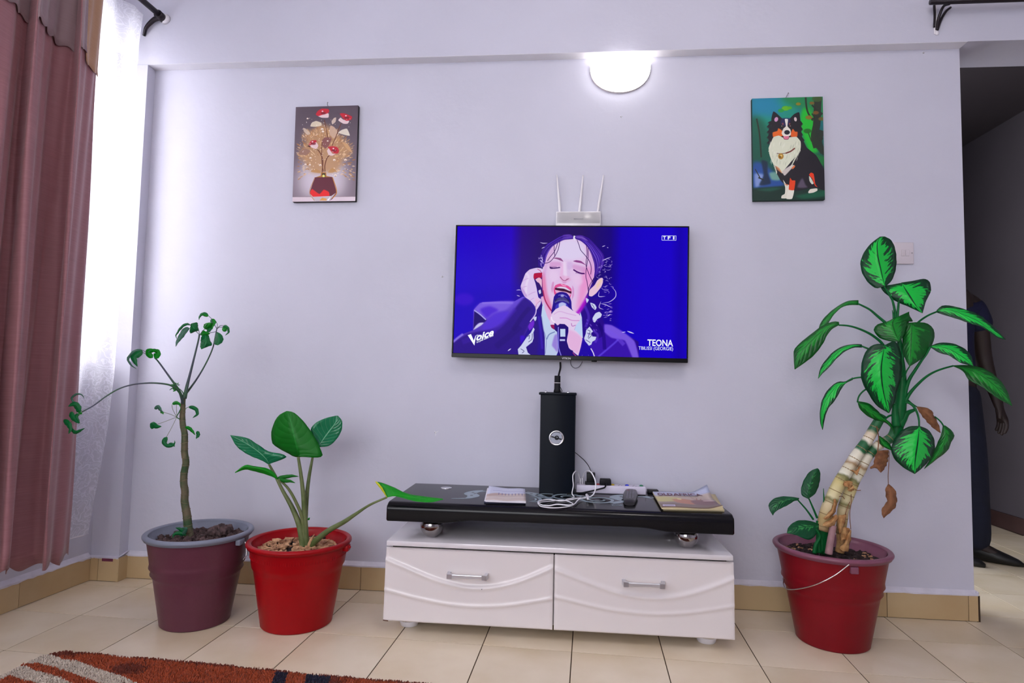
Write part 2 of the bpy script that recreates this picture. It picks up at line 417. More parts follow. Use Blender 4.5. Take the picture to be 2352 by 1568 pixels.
obj('wall_plate', join(box(b0.x-.003, b0.x+.010, -.058, -.0531, b0.z-.006, b0.z+.17, .002), sphere((b0.x+.008, -.056, b0.z-.002), .009, 10, 8, 1, .5, 1)), M['whiteplastic'], t, label='white wall plate')
obj('scroll', join(tube([(b0.x+.006, -.060, b0.z+.01), (b0.x+.010, -.064, b0.z+.05), (b0.x+.018, -.085, b0.z+.09), (b0.x+.02, -.12, zr)], [.0055, .0055], 16, 8),
                   tube([(b0.x-.004, -.060, b0.z+.02), (b0.x-.002, -.062, b0.z+.07), (b0.x-.004, -.064, b0.z+.11)], [.004, .005], 10, 8),
                   tube([(b0.x+.006, -.062, b0.z+.008), (b0.x+.019, -.062, b0.z+.045), (b0.x+.042, -.062, b0.z+.085), (b0.x+.06, -.062, b0.z+.1)], [.006, .0045], 16, 8)), M['rod'], t)

# ------------------------------------------------------------------ curtains
def cloth_mat(name, c, c2, transl=.25, weave=420):
    mt = bpy.data.materials.new(name); mt.use_nodes = True; N, L = nodes(mt)
    b = N['Principled BSDF']; out = N['Material Output']
    b.inputs['Roughness'].default_value = .62; b.inputs['Sheen Weight'].default_value = .35; b.inputs['Sheen Roughness'].default_value = .4
    tc = N.new('ShaderNodeTexCoord'); mp = N.new('ShaderNodeMapping'); mp.inputs['Scale'].default_value = (1, 1, 26)
    L.new(tc.outputs['Object'], mp.inputs[0])
    nz = N.new('ShaderNodeTexNoise'); nz.inputs['Scale'].default_value = 9; nz.inputs['Detail'].default_value = 6
    L.new(mp.outputs[0], nz.inputs['Vector'])
    mx = N.new('ShaderNodeMix'); mx.data_type = 'RGBA'; mx.inputs[6].default_value = c; mx.inputs[7].default_value = c2
    L.new(nz.outputs['Fac'], mx.inputs[0]); L.new(mx.outputs[2], b.inputs['Base Color'])
    bp = N.new('ShaderNodeBump'); bp.inputs['Strength'].default_value = .25; bp.inputs['Distance'].default_value = .002
    L.new(nz.outputs['Fac'], bp.inputs['Height']); L.new(bp.outputs[0], b.inputs['Normal'])
    tr = N.new('ShaderNodeBsdfTranslucent'); L.new(mx.outputs[2], tr.inputs['Color'])
    ms = N.new('ShaderNodeMixShader'); ms.inputs[0].default_value = transl
    L.new(b.outputs[0], ms.inputs[1]); L.new(tr.outputs[0], ms.inputs[2]); L.new(ms.outputs[0], out.inputs['Surface'])
    return mt
M['drape'] = cloth_mat('mauve_drape', S(172, 120, 126), S(146, 96, 102), .12)
M['drape2'] = cloth_mat('taupe_header', S(165, 138, 142), S(146, 120, 126), .10)
M['drape3'] = cloth_mat('tan_header', S(214, 170, 132), S(196, 150, 116), .30)
# fold profile across the width: (photo column at eye height, distance from wall plane)
prof = [(200, -1.405), (192, -1.388), (180, -1.372), (168, -1.352), (160, -1.330), (155, -1.338), (149, -1.372), (138, -1.392), (118, -1.404), (100, -1.412), (84, -1.400), (70, -1.362), (62, -1.332), (55, -1.334), (45, -1.362), (30, -1.400), (14, -1.404), (0, -1.372), (-14, -1.345)]
PR = [(p.y, X) for px, X in prof for p in [PX(px, 500, X)]]
y_ = PR[-1][0]
while y_ > -.98:
    for dy, X in ((-.05, -1.36), (-.05, -1.41), (-.05, -1.405), (-.045, -1.345)):
        y_ += dy; PR.append((y_, X))
PRd = catmull([(a, b, 0) for a, b in PR], 260)
nz_ = 46
def sway(k, z): return .010*math.sin(k*.11+z*1.3)*(1-z/2.4)+.004*math.sin(z*5+k*.3)
def drape_pt(k, z, out=0.0, lo=0.2):
    y, x = PRd[k][0], PRd[k][1]
    # gathers tighten slightly towards the rod
    amp = 1.0-.25*max(0, (z-1.9)/.5)
    xm = -1.375
    nx = xm+(x-xm)*amp+sway(k, z)
    return (nx+out, y+.012*math.sin(z*2.1+k*.05)*(1-z/2.5), z)
nk = len(PRd)
def bottom(k):
    y = PRd[k][0]
    return .205+.012*math.sin(k*.17) if y > -.47 else .200+.012*math.sin(k*.21)+.05*min(1, max(0, (-.5-y)/.25))
BAND = 2.085
V = []; F = []
for k in range(nk):
    for j in range(nz_):
        zb_ = bottom(k); z = zb_+(2.44-zb_)*j/(nz_-1); V.append(drape_pt(k, z))
for k in range(nk-1):
    for j in range(nz_-1):
        a = k*nz_+j; F.append((a, a+nz_, a+nz_+1, a+1))
dr = thing('drape', (-1.38, -1.0, 2.46), 'heavy mauve pink curtain with a taupe top band hanging at the left edge', 'curtain')
obj('curtain_panel', (V, F), M['drape'], dr, solid=.0016)
kt = max(k for k in range(nk) if PRd[k][0] > -.515)
def bandmesh(k0, k1, z0, z1, out):
    V = []; F = []; nn = 14
    for k in range(k0, k1):
        zz = z0+.006*math.sin(k*.35)
        for j in range(nn): V.append(drape_pt(k, zz+(z1-zz)*j/(nn-1), out+(.003 if j == 0 else 0)))
    for k in range(k1-k0-1):
        for j in range(nn-1):
            a = k*nn+j; F.append((a, a+nn, a+nn+1, a+1))
    return V, F
obj('header_band', bandmesh(kt, nk, BAND, 2.455, .006), M['drape2'], dr, solid=.002, label='taupe top band')
obj('edge_band', bandmesh(0, kt+1, BAND-.03, 2.455, .005), M['drape3'], dr, solid=.002, label='tan top band at the curtain edge')
# lace sheer
def lace_mat(name, open_, seed=0):
    mt = bpy.data.materials.new(name); mt.use_nodes = True; N, L = nodes(mt); out = N['Material Output']; N.remove(N['Principled BSDF'])
    tc = N.new('ShaderNodeTexCoord'); uv = tc.outputs['UV']
    dn = N.new('ShaderNodeTexNoise'); dn.inputs['Scale'].default_value = 15; dn.inputs['Detail'].default_value = 2; L.new(uv, dn.inputs['Vector'])
    ds = N.new('ShaderNodeVectorMath'); ds.operation = 'MULTIPLY_ADD'; ds.inputs[1].default_value = (.16, .16, 0); L.new(dn.outputs['Color'], ds.inputs[0]); L.new(uv, ds.inputs[2]); uv = ds.outputs[0]
    vo = N.new('ShaderNodeTexVoronoi'); vo.voronoi_dimensions = '2D'; vo.feature = 'DISTANCE_TO_EDGE'; vo.inputs['Scale'].default_value = 46; L.new(uv, vo.inputs['Vector'])
    r1 = N.new('ShaderNodeValToRGB'); r1.color_ramp.elements[0].position = .0; r1.color_ramp.elements[0].color = (1, 1, 1, 1); r1.color_ramp.elements[1].position = .09; r1.color_ramp.elements[1].color = (0, 0, 0, 1)
    L.new(vo.outputs['Distance'], r1.inputs[0])
    v2 = N.new('ShaderNodeTexVoronoi'); v2.voronoi_dimensions = '2D'; v2.inputs['Scale'].default_value = 9; L.new(uv, v2.inputs['Vector'])
    wv = N.new('ShaderNodeMath'); wv.operation = 'SINE'; ml = N.new('ShaderNodeMath'); ml.operation = 'MULTIPLY'; ml.inputs[1].default_value = 34
    L.new(v2.outputs['Distance'], ml.inputs[0]); L.new(ml.outputs[0], wv.inputs[0])
    r2 = N.new('ShaderNodeValToRGB'); r2.color_ramp.elements[0].position = .72; r2.color_ramp.elements[1].position = .95
    L.new(wv.outputs[0], r2.inputs[0])
    mxx = N.new('ShaderNodeMath'); mxx.operation = 'MAXIMUM'; L.new(r1.outputs[0], mxx.inputs[0]); L.new(r2.outputs[0], mxx.inputs[1])
    df = N.new('ShaderNodeBsdfDiffuse'); df.inputs[0].default_value = S(240, 238, 246)
    tl = N.new('ShaderNodeBsdfTranslucent'); tl.inputs[0].default_value = S(238, 238, 246)
    m1 = N.new('ShaderNodeMixShader'); m1.inputs[0].default_value = .68; L.new(df.outputs[0], m1.inputs[1]); L.new(tl.outputs[0], m1.inputs[2])
    tp = N.new('ShaderNodeBsdfTransparent')
    m2 = N.new('ShaderNodeMixShader'); mr = N.new('ShaderNodeMapRange'); mr.inputs['To Min'].default_value = 1-open_; mr.inputs['To Max'].default_value = min(1, 1-open_+.20)
    L.new(mxx.outputs[0], mr.inputs['Value']); L.new(mr.outputs[0], m2.inputs[0]); L.new(tp.outputs[0], m2.inputs[1]); L.new(m1.outputs[0], m2.inputs[2])
    L.new(m2.outputs[0], out.inputs['Surface']); return mt
M['lace'] = lace_mat('lace', .36); M['lacetop'] = lace_mat('lace_heading', .15)
edge = [(2.50, -.105), (2.346, -.123), (1.948, -.131), (1.556, -.152), (.903, -.152), (.63, -.172), (.37, -.215), (.252, -.235)]
ez = [e[0] for e in edge][::-1]; ey = [e[1] for e in edge][::-1]
def lace_pt(u, z, off=0):
    y0 = float(np.interp(z, ez, ey)); y = y0+u*(-2.48-y0)
    s = u*2.4
    x = -1.452+.014*math.sin(s*34+.6*math.sin(z*1.1))+.006*math.sin(s*71+z)+off
    return (x, y, z)
def lace_hem(u): return .245-.012*min(1, u*9)+.004*math.sin(u*60)
nu, nv = 380, 30
V = []; F = []; UV = []
for i in range(nu):
    u = i/(nu-1)
    for j in range(nv):
        z = lace_hem(u)+(2.26-lace_hem(u))*j/(nv-1); V.append(lace_pt(u, z)); UV.append((u*2.4, z))
for i in range(nu-1):
    for j in range(nv-1):
        a = i*nv+j; F.append((a, a+nv, a+nv+1, a+1))
lc = thing('lace_curtain', (-1.45, -.9, 2.5), 'sheer white floral lace curtain hanging behind the mauve one in front of the window', 'curtain')
obj('lace_panel', (V, F), M['lace'], lc, uv=UV)
V = []; F = []; UV = []; nv = 8
for i in range(nu):
    u = i/(nu-1)
    for j in range(nv):
        z = 2.25+.24*j/(nv-1); V.append(lace_pt(u, z, .002)); UV.append((u*2.4, z))
for i in range(nu-1):
    for j in range(nv-1):
        a = i*nv+j; F.append((a, a+nv, a+nv+1, a+1))
obj('heading', (V, F), M['lacetop'], lc, uv=UV)
obj('scalloped_hem', tube([lace_pt(i/59, lace_hem(i/59)) for i in range(60)], .0022, 160, 6), M['whiteplastic'], lc)
# ------------------------------------------------------------------ flat pictures, drawn by the script itself
class Canvas:
    def __init__(s, wd, ht, mp, base=(0, 0, 0)):
        s.w, s.h, s.mp = wd, ht, mp; s.a = np.zeros((ht, wd, 3)); s.a[:] = base
    def mask(s, pts, soft=0):
        P = np.array([s.mp(p) for p in pts]); ss = 3
        pad = int(soft*3)+2
        x0, y0 = max(0, int(P[:, 0].min())-pad), max(0, int(P[:, 1].min())-pad)
        x1, y1 = min(s.w, int(P[:, 0].max())+pad+2), min(s.h, int(P[:, 1].max())+pad+2)
        if x1 <= x0 or y1 <= y0: return None
        W_ = x1-x0; H_ = y1-y0; out = np.zeros((H_, W_)); Q = np.roll(P, -1, 0); xe = np.arange(W_)
        for r in range(H_*ss):
            y = y0+(r+.5)/ss
            c = (P[:, 1] <= y) != (Q[:, 1] <= y)
            if not c.any(): continue
            xs = np.sort(P[c, 0]+(y-P[c, 1])*(Q[c, 0]-P[c, 0])/(Q[c, 1]-P[c, 1]))-x0
            for a, b in zip(xs[::2], xs[1::2]):
                out[r//ss] += np.clip(np.minimum(xe+1, b)-np.maximum(xe, a), 0, 1)/ss
        if soft > 0: out = s.blur(out, soft)
        return x0, y0, np.clip(out, 0, 1)
    @staticmethod
    def blur(m, sg):
        k = max(1, int(sg*1.0)); k = 2*(k//2)+1
        for ax in (0, 1):
            for _ in range(3):
                c = np.cumsum(np.pad(m, [(k//2+1, k//2) if i == ax else (0, 0) for i in (0, 1)], mode='edge'), axis=ax)
                n = m.shape[ax]
                m = (np.take(c, range(k, n+k), axis=ax)-np.take(c, range(0, n), axis=ax))/k
        return m
    def put(s, mk, col, alpha=1, grad=None):
        if mk is None: return
        x0, y0, m_ = mk; h, w_ = m_.shape; m_ = m_[..., None]*alpha
        if grad:
            c2, pa, pb = grad; pa = np.array(s.mp(pa)); pb = np.array(s.mp(pb)); d = pb-pa
            yy, xx = np.mgrid[y0:y0+h, x0:x0+w_]
            t = np.clip(((xx-pa[0])*d[0]+(yy-pa[1])*d[1])/(d@d), 0, 1)[..., None]
            col = np.array(col)*(1-t)+np.array(c2)*t
        s.a[y0:y0+h, x0:x0+w_] = s.a[y0:y0+h, x0:x0+w_]*(1-m_)+np.array(col)*m_
    def poly(s, pts, col, soft=0, alpha=1, grad=None, smooth=True):
        if smooth and len(pts) > 3:
            n = len(pts); out = []
            P = [np.array(p, float) for p in pts]
            for i in range(n):
                p0, p1, p2, p3 = P[i-1], P[i], P[(i+1) % n], P[(i+2) % n]
                for t in (0, .25, .5, .75):
                    out.append(.5*((2*p1)+(-p0+p2)*t+(2*p0-5*p1+4*p2-p3)*t*t+(-p0+3*p1-3*p2+p3)*t**3)*.5+.5*(p1+(p2-p1)*t))
            pts = out
        s.put(s.mask(pts, soft), col, alpha, grad)
    def ell(s, c, rx, ry, col, soft=0, alpha=1, rot=0):
        s.put(s.mask([(c[0]+rx*math.cos(a)*math.cos(rot)-ry*math.sin(a)*math.sin(rot), c[1]+rx*math.cos(a)*math.sin(rot)+ry*math.sin(a)*math.cos(rot)) for a in np.linspace(0, 2*PI, 25)[:-1]], soft), col, alpha)
    def line(s, pts, wd, col, soft=0, alpha=1, taper=False):
        C = catmull([(p[0], p[1], 0) for p in pts], max(6, 6*len(pts)))
        n = len(C); L_, R_ = [], []
        for k in range(n):
            t = C[min(k+1, n-1)]-C[max(k-1, 0)]; t /= np.linalg.norm(t)+1e-9; ww = wd/2*((1-abs(2*k/(n-1)-1)**2)*.85+.15 if taper else 1)
            L_.append((C[k][0]-t[1]*ww, C[k][1]+t[0]*ww)); R_.append((C[k][0]+t[1]*ww, C[k][1]-t[0]*ww))
        s.put(s.mask(L_+R_[::-1], soft), col, alpha)
    def image(s, name):
        im = bpy.data.images.new(name, s.w, s.h, alpha=False)
        px = np.ones((s.h, s.w, 4), np.float32); px[..., :3] = np.clip(s.a[::-1], 0, 255)/255.0
        im.pixels.foreach_set(px.ravel()); im.pack(); return im
def image_mat(name, im, rough=.6, emit=0, coat=0):
    mt = bpy.data.materials.new(name); mt.use_nodes = True; N, L = nodes(mt); b = N['Principled BSDF']
    tx = N.new('ShaderNodeTexImage'); tx.image = im; tx.extension = 'EXTEND'; tc = N.new('ShaderNodeTexCoord'); L.new(tc.outputs['UV'], tx.inputs[0])
    b.inputs['Roughness'].default_value = rough
    if emit:
        b.inputs['Base Color'].default_value = (.002, .002, .003, 1); b.inputs['Specular IOR Level'].default_value = .015; L.new(tx.outputs[0], b.inputs['Emission Color']); b.inputs['Emission Strength'].default_value = emit
    else: L.new(tx.outputs[0], b.inputs['Base Color'])
    return mt
def plane_map(Y, X0, X1, Z0, Z1, wd, ht):
    def mp(p):
        q = PY(p[0], p[1], Y); return ((q.x-X0)/(X1-X0)*wd, (Z1-q.z)/(Z1-Z0)*ht)
    return mp
def text(name, s, mt, parent, at, size, right=(1, 0, 0), up=(0, 0, 1), bold=0, width=None, shear=0, depth=0, align='CENTER', label=None):
    """flat lettering; size = capital height; at = middle of its base line (or its left/right end)."""
    cu = bpy.data.curves.new('t', 'FONT'); cu.body = s; cu.offset = bold; cu.extrude = 0; cu.shear = shear; cu.resolution_u = 3
    to = bpy.data.objects.new('t', cu); COL.objects.link(to)
    dg = bpy.context.evaluated_depsgraph_get(); me = bpy.data.meshes.new_from_object(to.evaluated_get(dg))
    bpy.data.objects.remove(to); bpy.data.curves.remove(cu)
    co = np.array([v.co[:] for v in me.vertices]); F = [tuple(p.vertices) for p in me.polygons]; bpy.data.meshes.remove(me)
    k = size/.70; x0, x1 = co[:, 0].min(), co[:, 0].max(); kx = (width/(x1-x0)) if width else k
    xo = {'CENTER': (x0+x1)/2, 'LEFT': x0, 'RIGHT': x1}[align]
    R_ = Vector(right).normalized(); U_ = Vector(up).normalized()
    V = [tuple(Vector(at)+R_*((c[0]-xo)*kx)+U_*(c[1]*k)) for c in co]
    return obj(name, (V, F), mt, parent, smooth=False, fixn=False, label=label)

# ---- the television picture
TVY = -.0705
sx0, sx1, sz0, sz1 = -.0075, .9465, .9975, 1.5325
cv = Canvas(1070, 600, plane_map(TVY, sx0, sx1, sz0, sz1, 1070, 600), (30, 5, 190))
c1, cf, cg, ch = crop(1020, 380, .306122), crop(1180, 520, .127576), crop(1180, 680, .110544), crop(1040, 660, .110544)
stops = [(1045, (34, 0, 206)), (1110, (36, 0, 200)), (1170, (42, 2, 198)), (1195, (44, 12, 130)), (1240, (42, 18, 108)), (1330, (40, 22, 96)), (1400, (26, 4, 130)), (1425, (24, 0, 190)), (1480, (24, 0, 205)), (1540, (26, 0, 205)), (1560, (22, 0, 178)), (1582, (26, 0, 200))]
_x = np.array([cv.mp((q[0], 670))[0] for q in stops])
for ch_ in range(3): cv.a[..., ch_] = np.interp(np.arange(1070), _x, [q[1][ch_] for q in stops])[None]
low = cv.mask(c1([(500, 900), (760, 880), (1300, 880), (1300, 1500), (60, 1500), (80, 960)]), 40)
cv.put(low, (30, 0, 185), .45)
cv.ell(c1([(150, 1010)])[0], 22, 14, (80, 20, 220), 12, .5)
# jacket, raised sleeve at the left
cv.poly(ch([(10, 1150), (100, 1060), (220, 980), (420, 905), (425, 700), (430, 480), (560, 340), (620, 320), (1000, 295), (1280, 295), (1450, 200), (1530, 210), (1700, 390), (1715, 520), (1640, 680), (1590, 760), (1560, 880), (1400, 1200), (1390, 1440), (0, 1440)]), (112, 82, 226), 0, 1, ((52, 22, 150), ch([(900, 300)])[0], ch([(1150, 1150)])[0]), smooth=False)
cv.poly(ch([(440, 500), (560, 350), (1000, 300), (1280, 300), (1100, 480), (850, 560), (700, 660)]), (128, 98, 232), 8, .8)
cv.poly(ch([(560, 470), (760, 400), (950, 480), (820, 560), (700, 650)]), (72, 30, 214), 8, .8)
cv.poly(ch([(1510, 215), (1700, 390), (1712, 520), (1600, 740), (1420, 1100), (1380, 1440), (10, 1440), (15, 1180), (300, 990), (640, 910), (960, 830), (1180, 600), (1340, 380), (1430, 270)]), (44, 16, 138), 7, .93)
cv.poly(ch([(700, 700), (900, 540), (1180, 500), (1060, 720), (800, 880), (600, 900)]), (84, 48, 222), 8, .8)
cv.poly(ch([(445, 512), (480, 498), (700, 680), (640, 745), (520, 760), (435, 890)]), (34, 12, 112), 2)
cv.poly(ch([(425, 900), (480, 810), (560, 750), (645, 745), (600, 795), (500, 860)]), (206, 202, 244), 2)
cv.line(ch([(445, 490), (560, 570), (690, 685)]), 3, (170, 160, 245), 1)
cv.line(ch([(10, 1150), (100, 1070), (215, 985)]), 5, (150, 130, 240), 2, .8)
# braid and jacket between
cv.poly(cg([(480, 0), (650, 60), (640, 150), (590, 300), (570, 450), (610, 650), (655, 900), (655, 1270), (200, 1270), (240, 1060), (420, 900), (430, 650), (300, 600), (440, 420), (470, 250)]), (42, 14, 132), 2, smooth=False)
cv.poly(cg([(480, 300), (560, 400), (620, 800), (640, 1270), (500, 1270), (520, 900)]), (36, 4, 160), 8, .6)
cv.poly(cg([(1380, 300), (1440, 80), (1500, 40), (1780, 40), (1860, 500), (1890, 580), (2100, 640), (2352, 800), (2600, 930), (2620, 1270), (1340, 1270), (1440, 860)]), (40, 8, 140), 2, smooth=False)
cv.poly(c1([(1200, 1185), (1260, 1195), (1340, 1240), (1440, 1325), (1470, 1450), (1130, 1450), (1020, 1280), (1100, 1330), (1190, 1280)]), (58, 20, 176), 2, smooth=False)
cv.poly(c1([(1205, 1190), (1260, 1195), (1340, 1240), (1430, 1310), (1465, 1440), (1420, 1440), (1360, 1310), (1260, 1290), (1210, 1250)]), (138, 104, 240), 5, .8)
cv.line(c1([(1140, 1450), (1280, 1330), (1310, 1300)]), 4, (90, 60, 220), 2)
cv.poly(cg([(1430, 880), (1620, 1090), (1690, 1270), (1360, 1270), (1400, 1050)]), (30, 2, 170), 4, .9)
cv.line(cg([(1610, 1080), (1660, 1170), (1690, 1260)]), 2.4, (225, 215, 250), 0)
# neck and shirt
cv.poly(cg([(560, 60), (640, 0), (1480, 0), (1420, 220), (1350, 420), (1200, 600), (800, 600), (700, 520)]), (226, 176, 222), 2)
cv.poly(cg([(1210, 300), (1300, 250), (1440, 120), (1400, 300), (1340, 310)]), (150, 0, 205), 4)
cv.poly(cg([(625, 120), (590, 220), (572, 420), (610, 600), (650, 860), (655, 1270), (880, 1270), (930, 1150), (905, 740), (790, 590), (700, 430), (640, 260)]), (196, 214, 246), 1, 1, ((190, 205, 238), cg([(600, 200)])[0], cg([(800, 1200)])[0]), smooth=False)
cv.poly(cg([(1380, 300), (1418, 440), (1432, 700), (1442, 872), (1380, 830), (1262, 705), (1300, 600), (1372, 480)]), (194, 214, 248), 1, smooth=False)
cv.poly(cg([(850, 820), (910, 800), (920, 1160), (850, 1090), (800, 1020)]), (150, 122, 220), 5, .9)
cv.line(cg([(690, 900), (740, 800), (860, 740)]), 2.4, (120, 135, 190), 1)
cv.line(cg([(580, 420), (625, 700), (680, 900), (665, 1200)]), 1.6, (140, 150, 205), 0)
# face
face = cf([(1060, 208), (960, 218), (880, 245), (810, 275), (700, 340), (600, 430), (548, 600), (520, 720), (503, 880), (520, 1180), (560, 1320), (640, 1470), (720, 1590), (900, 1640), (1100, 1590), (1210, 1450), (1265, 1330), (1315, 1220), (1400, 1020), (1455, 850), (1445, 650), (1385, 470), (1300, 320), (1180, 228)])
cv.poly(face, (228, 196, 236), 1)
cv.poly(cf([(830, 280), (1050, 230), (1250, 330), (1290, 520), (1100, 600), (900, 600), (740, 560)]), (224, 214, 246), 14, .8)
cv.poly(cf([(1290, 720), (1440, 760), (1380, 1040), (1290, 1240), (1220, 1420), (1120, 1520), (1160, 1250), (1200, 950)]), (238, 140, 205), 14, .75)
cv.poly(cf([(510, 800), (560, 900), (600, 1200), (700, 1480), (680, 1560), (560, 1330), (515, 1150)]), (232, 120, 172), 9, .85)
cv.poly(cf([(1170, 1480), (1260, 1330), (1330, 1210), (1300, 1400), (1190, 1560), (1090, 1590)]), (170, 20, 205), 7, .9)
cv.line(cf([(520, 1150), (565, 1330), (650, 1480), (720, 1560)]), 3, (170, 30, 90), 1, .9)
cv.line(cf([(505, 880), (510, 1000), (522, 1180)]), 1.6, (150, 40, 110), 0, .7)
for P_, a_ in (([(650, 640), (830, 640), (850, 720), (640, 730)], .5), ([(1060, 680), (1280, 730), (1270, 830), (1060, 760)], .5)): cv.poly(cf(P_), (206, 130, 196), 6, a_)
cv.poly(cf([(700, 572), (760, 560), (840, 572), (888, 632), (845, 618), (780, 592)]), (136, 66, 128), 1.6, .9)
cv.poly(cf([(1062, 622), (1120, 604), (1210, 622), (1295, 694), (1210, 658), (1120, 642)]), (132, 52, 128), 1.6, .9)
cv.line(cf([(640, 738), (700, 752), (760, 748), (828, 738)]), 2.6, (60, 20, 100), .6)
cv.poly(cf([(640, 735), (700, 742), (690, 765), (650, 760)]), (50, 10, 90), 0)
cv.line(cf([(1068, 775), (1130, 812), (1200, 838), (1272, 846)]), 3.0, (70, 10, 100), .6)
for x in range(650, 780, 22): cv.line(cf([(x, 742), (x-8, 715)]), .8, (80, 20, 110))
for x in range(1120, 1250, 22): cv.line(cf([(x, 815+(x-1120)*.2), (x-6, 842+(x-1120)*.2)]), .9, (80, 20, 110))
cv.line(cf([(830, 905), (852, 935), (885, 968), (925, 975), (960, 950), (990, 938)]), 1.8, (110, 30, 80), 0)
cv.poly(cf([(925, 970), (950, 940), (992, 936), (965, 962)]), (120, 40, 90), .5)
cv.poly(cf([(870, 640), (900, 700), (880, 860), (820, 900), (850, 760)]), (240, 170, 220), 6, .5)
cv.poly(cf([(930, 690), (990, 700), (1020, 880), (960, 920), (930, 820)]), (220, 190, 232), 5, .6)
cv.poly(cf([(718, 1120), (745, 1060), (820, 1030), (900, 1040), (980, 1070), (1035, 1120), (1038, 1200), (1010, 1290), (900, 1330), (740, 1240), (718, 1180)]), (226, 84, 152), 1.6)
cv.poly(cf([(750, 1110), (850, 1100), (960, 1140), (1030, 1170), (1028, 1212), (985, 1270), (850, 1260), (750, 1180)]), (228, 170, 212), 0)
cv.poly(cf([(745, 1108), (800, 1098), (900, 1112), (1030, 1165), (1030, 1208), (940, 1176), (850, 1162), (745, 1140)]), (66, 14, 52), .6)
cv.poly(cf([(762, 1104), (830, 1082), (930, 1092), (1022, 1156), (1000, 1160), (900, 1120), (820, 1112)]), (226, 212, 240), .5)
cv.line(cf([(850, 1040), (890, 1062), (940, 1068)]), 2, (252, 190, 226), 1, .8)
# hair
HC = (52, 18, 140)
cv.poly(cf([(1065, 175), (1000, 140), (900, 148), (800, 205), (700, 285), (600, 305), (530, 400), (470, 500), (430, 620), (440, 720), (530, 730), (560, 640), (600, 460), (700, 345), (830, 272), (900, 240), (1060, 222)]), HC, 1.2)
cv.poly(cf([(1085, 175), (1180, 150), (1340, 205), (1450, 315), (1560, 430), (1620, 520), (1620, 640), (1570, 780), (1500, 860), (1440, 920), (1452, 800), (1440, 660), (1380, 475), (1320, 360), (1200, 260), (1110, 225)]), HC, 1.2)
cv.poly(cf([(1250, 250), (1400, 340), (1560, 520), (1560, 660), (1440, 520), (1360, 380)]), (84, 46, 214), 5, .7)
cv.poly(cf([(880, 160), (1000, 150), (1060, 190), (960, 205), (860, 240)]), (150, 110, 226), 4, .7)
cv.poly(cf([(1100, 170), (1230, 170), (1330, 260), (1220, 230), (1120, 210)]), (150, 110, 226), 4, .7)
cv.poly(cf([(600, 330), (700, 290), (640, 420), (560, 560)]), (70, 30, 210), 5, .6)
def sweep(A, B, n, cols, wd, al=.8):
    A = catmull([(p[0], p[1], 0) for p in A], 9); B = catmull([(p[0], p[1], 0) for p in B], 9)
    for k in range(n):
        t = (k+r_.random()*.7)/n; a0 = int(r_.random()*3); a1 = 9-int(r_.random()*3)
        cv.line(cf([tuple((A[i]*(1-t)+B[i]*t)[:2]) for i in range(a0, a1)]), wd*(.6+.8*r_.random()), cols[k % len(cols)], .3, al, True)
r_ = np.random.default_rng(11)
HS = [(34, 8, 104), (96, 60, 214), (58, 22, 160), (150, 116, 236), (26, 6, 84), (76, 36, 196)]
sweep([(1060, 215), (900, 240), (820, 275), (700, 350), (610, 470), (560, 640), (535, 720)], [(1050, 145), (900, 150), (780, 215), (640, 300), (520, 410), (450, 560), (440, 700)], 26, HS, 1.1)
sweep([(1100, 225), (1200, 262), (1310, 360), (1380, 480), (1440, 660), (1450, 800), (1445, 900)], [(1100, 165), (1250, 170), (1400, 270), (1540, 430), (1620, 560), (1580, 740), (1510, 850)], 30, HS, 1.1)
# modelling of the face
cv.poly(cf([(560, 660), (620, 480), (700, 360), (720, 420), (650, 560), (600, 700), (560, 900), (520, 900)]), (206, 150, 214), 7, .5)
cv.poly(cf([(1290, 340), (1380, 480), (1440, 660), (1445, 800), (1400, 980), (1370, 800), (1340, 600), (1290, 440)]), (214, 150, 216), 7, .55)
cv.poly(cf([(960, 640), (1040, 640), (1060, 720), (1010, 780), (960, 760)]), (208, 176, 228), 5, .6)
cv.poly(cf([(880, 640), (930, 640), (950, 820), (960, 920), (920, 930), (890, 860)]), (240, 222, 248), 4, .7)
cv.poly(cf([(820, 920), (870, 880), (990, 900), (1030, 960), (960, 1000), (870, 1000)]), (232, 160, 208), 5, .5)
cv.poly(cf([(650, 800), (780, 820), (800, 940), (700, 1010), (640, 940)]), (234, 206, 240), 9, .7)
cv.poly(cf([(1060, 880), (1200, 900), (1240, 1000), (1150, 1080), (1070, 1000)]), (236, 200, 238), 9, .7)
cv.poly(cf([(690, 1010), (720, 1000), (712, 1120), (690, 1200), (670, 1120)]), (206, 120, 180), 3, .6)
cv.poly(cf([(1050, 1060), (1080, 1120), (1080, 1240), (1040, 1330), (1056, 1200)]), (206, 110, 186), 3, .6)
cv.poly(cf([(860, 985), (890, 1020), (930, 1025), (950, 990), (910, 1000)]), (206, 130, 190), 2, .6)
cv.line(cf([(1085, 165), (1075, 205), (1090, 245)]), 4, (232, 226, 248), 1)
for P_ in ([(1130, 240), (1170, 345), (1195, 420), (1290, 530), (1360, 630), (1390, 740), (1380, 860)], [(1300, 330), (1312, 480), (1296, 640), (1300, 720), (1370, 900), (1440, 1050), (1447, 1160)],
           [(1330, 380), (1330, 560), (1300, 760), (1295, 900), (1320, 1010), (1350, 1240)], [(820, 262), (795, 400), (740, 520), (640, 640), (540, 668)], [(785, 290), (730, 440), (640, 560), (600, 620)],
           [(715, 330), (722, 460), (735, 545)], [(1440, 920), (1350, 1090), (1340, 1200)], [(1360, 1200), (1410, 1240), (1450, 1180)]):
    cv.line(cf(P_), 1.25, (46, 8, 84), 0)
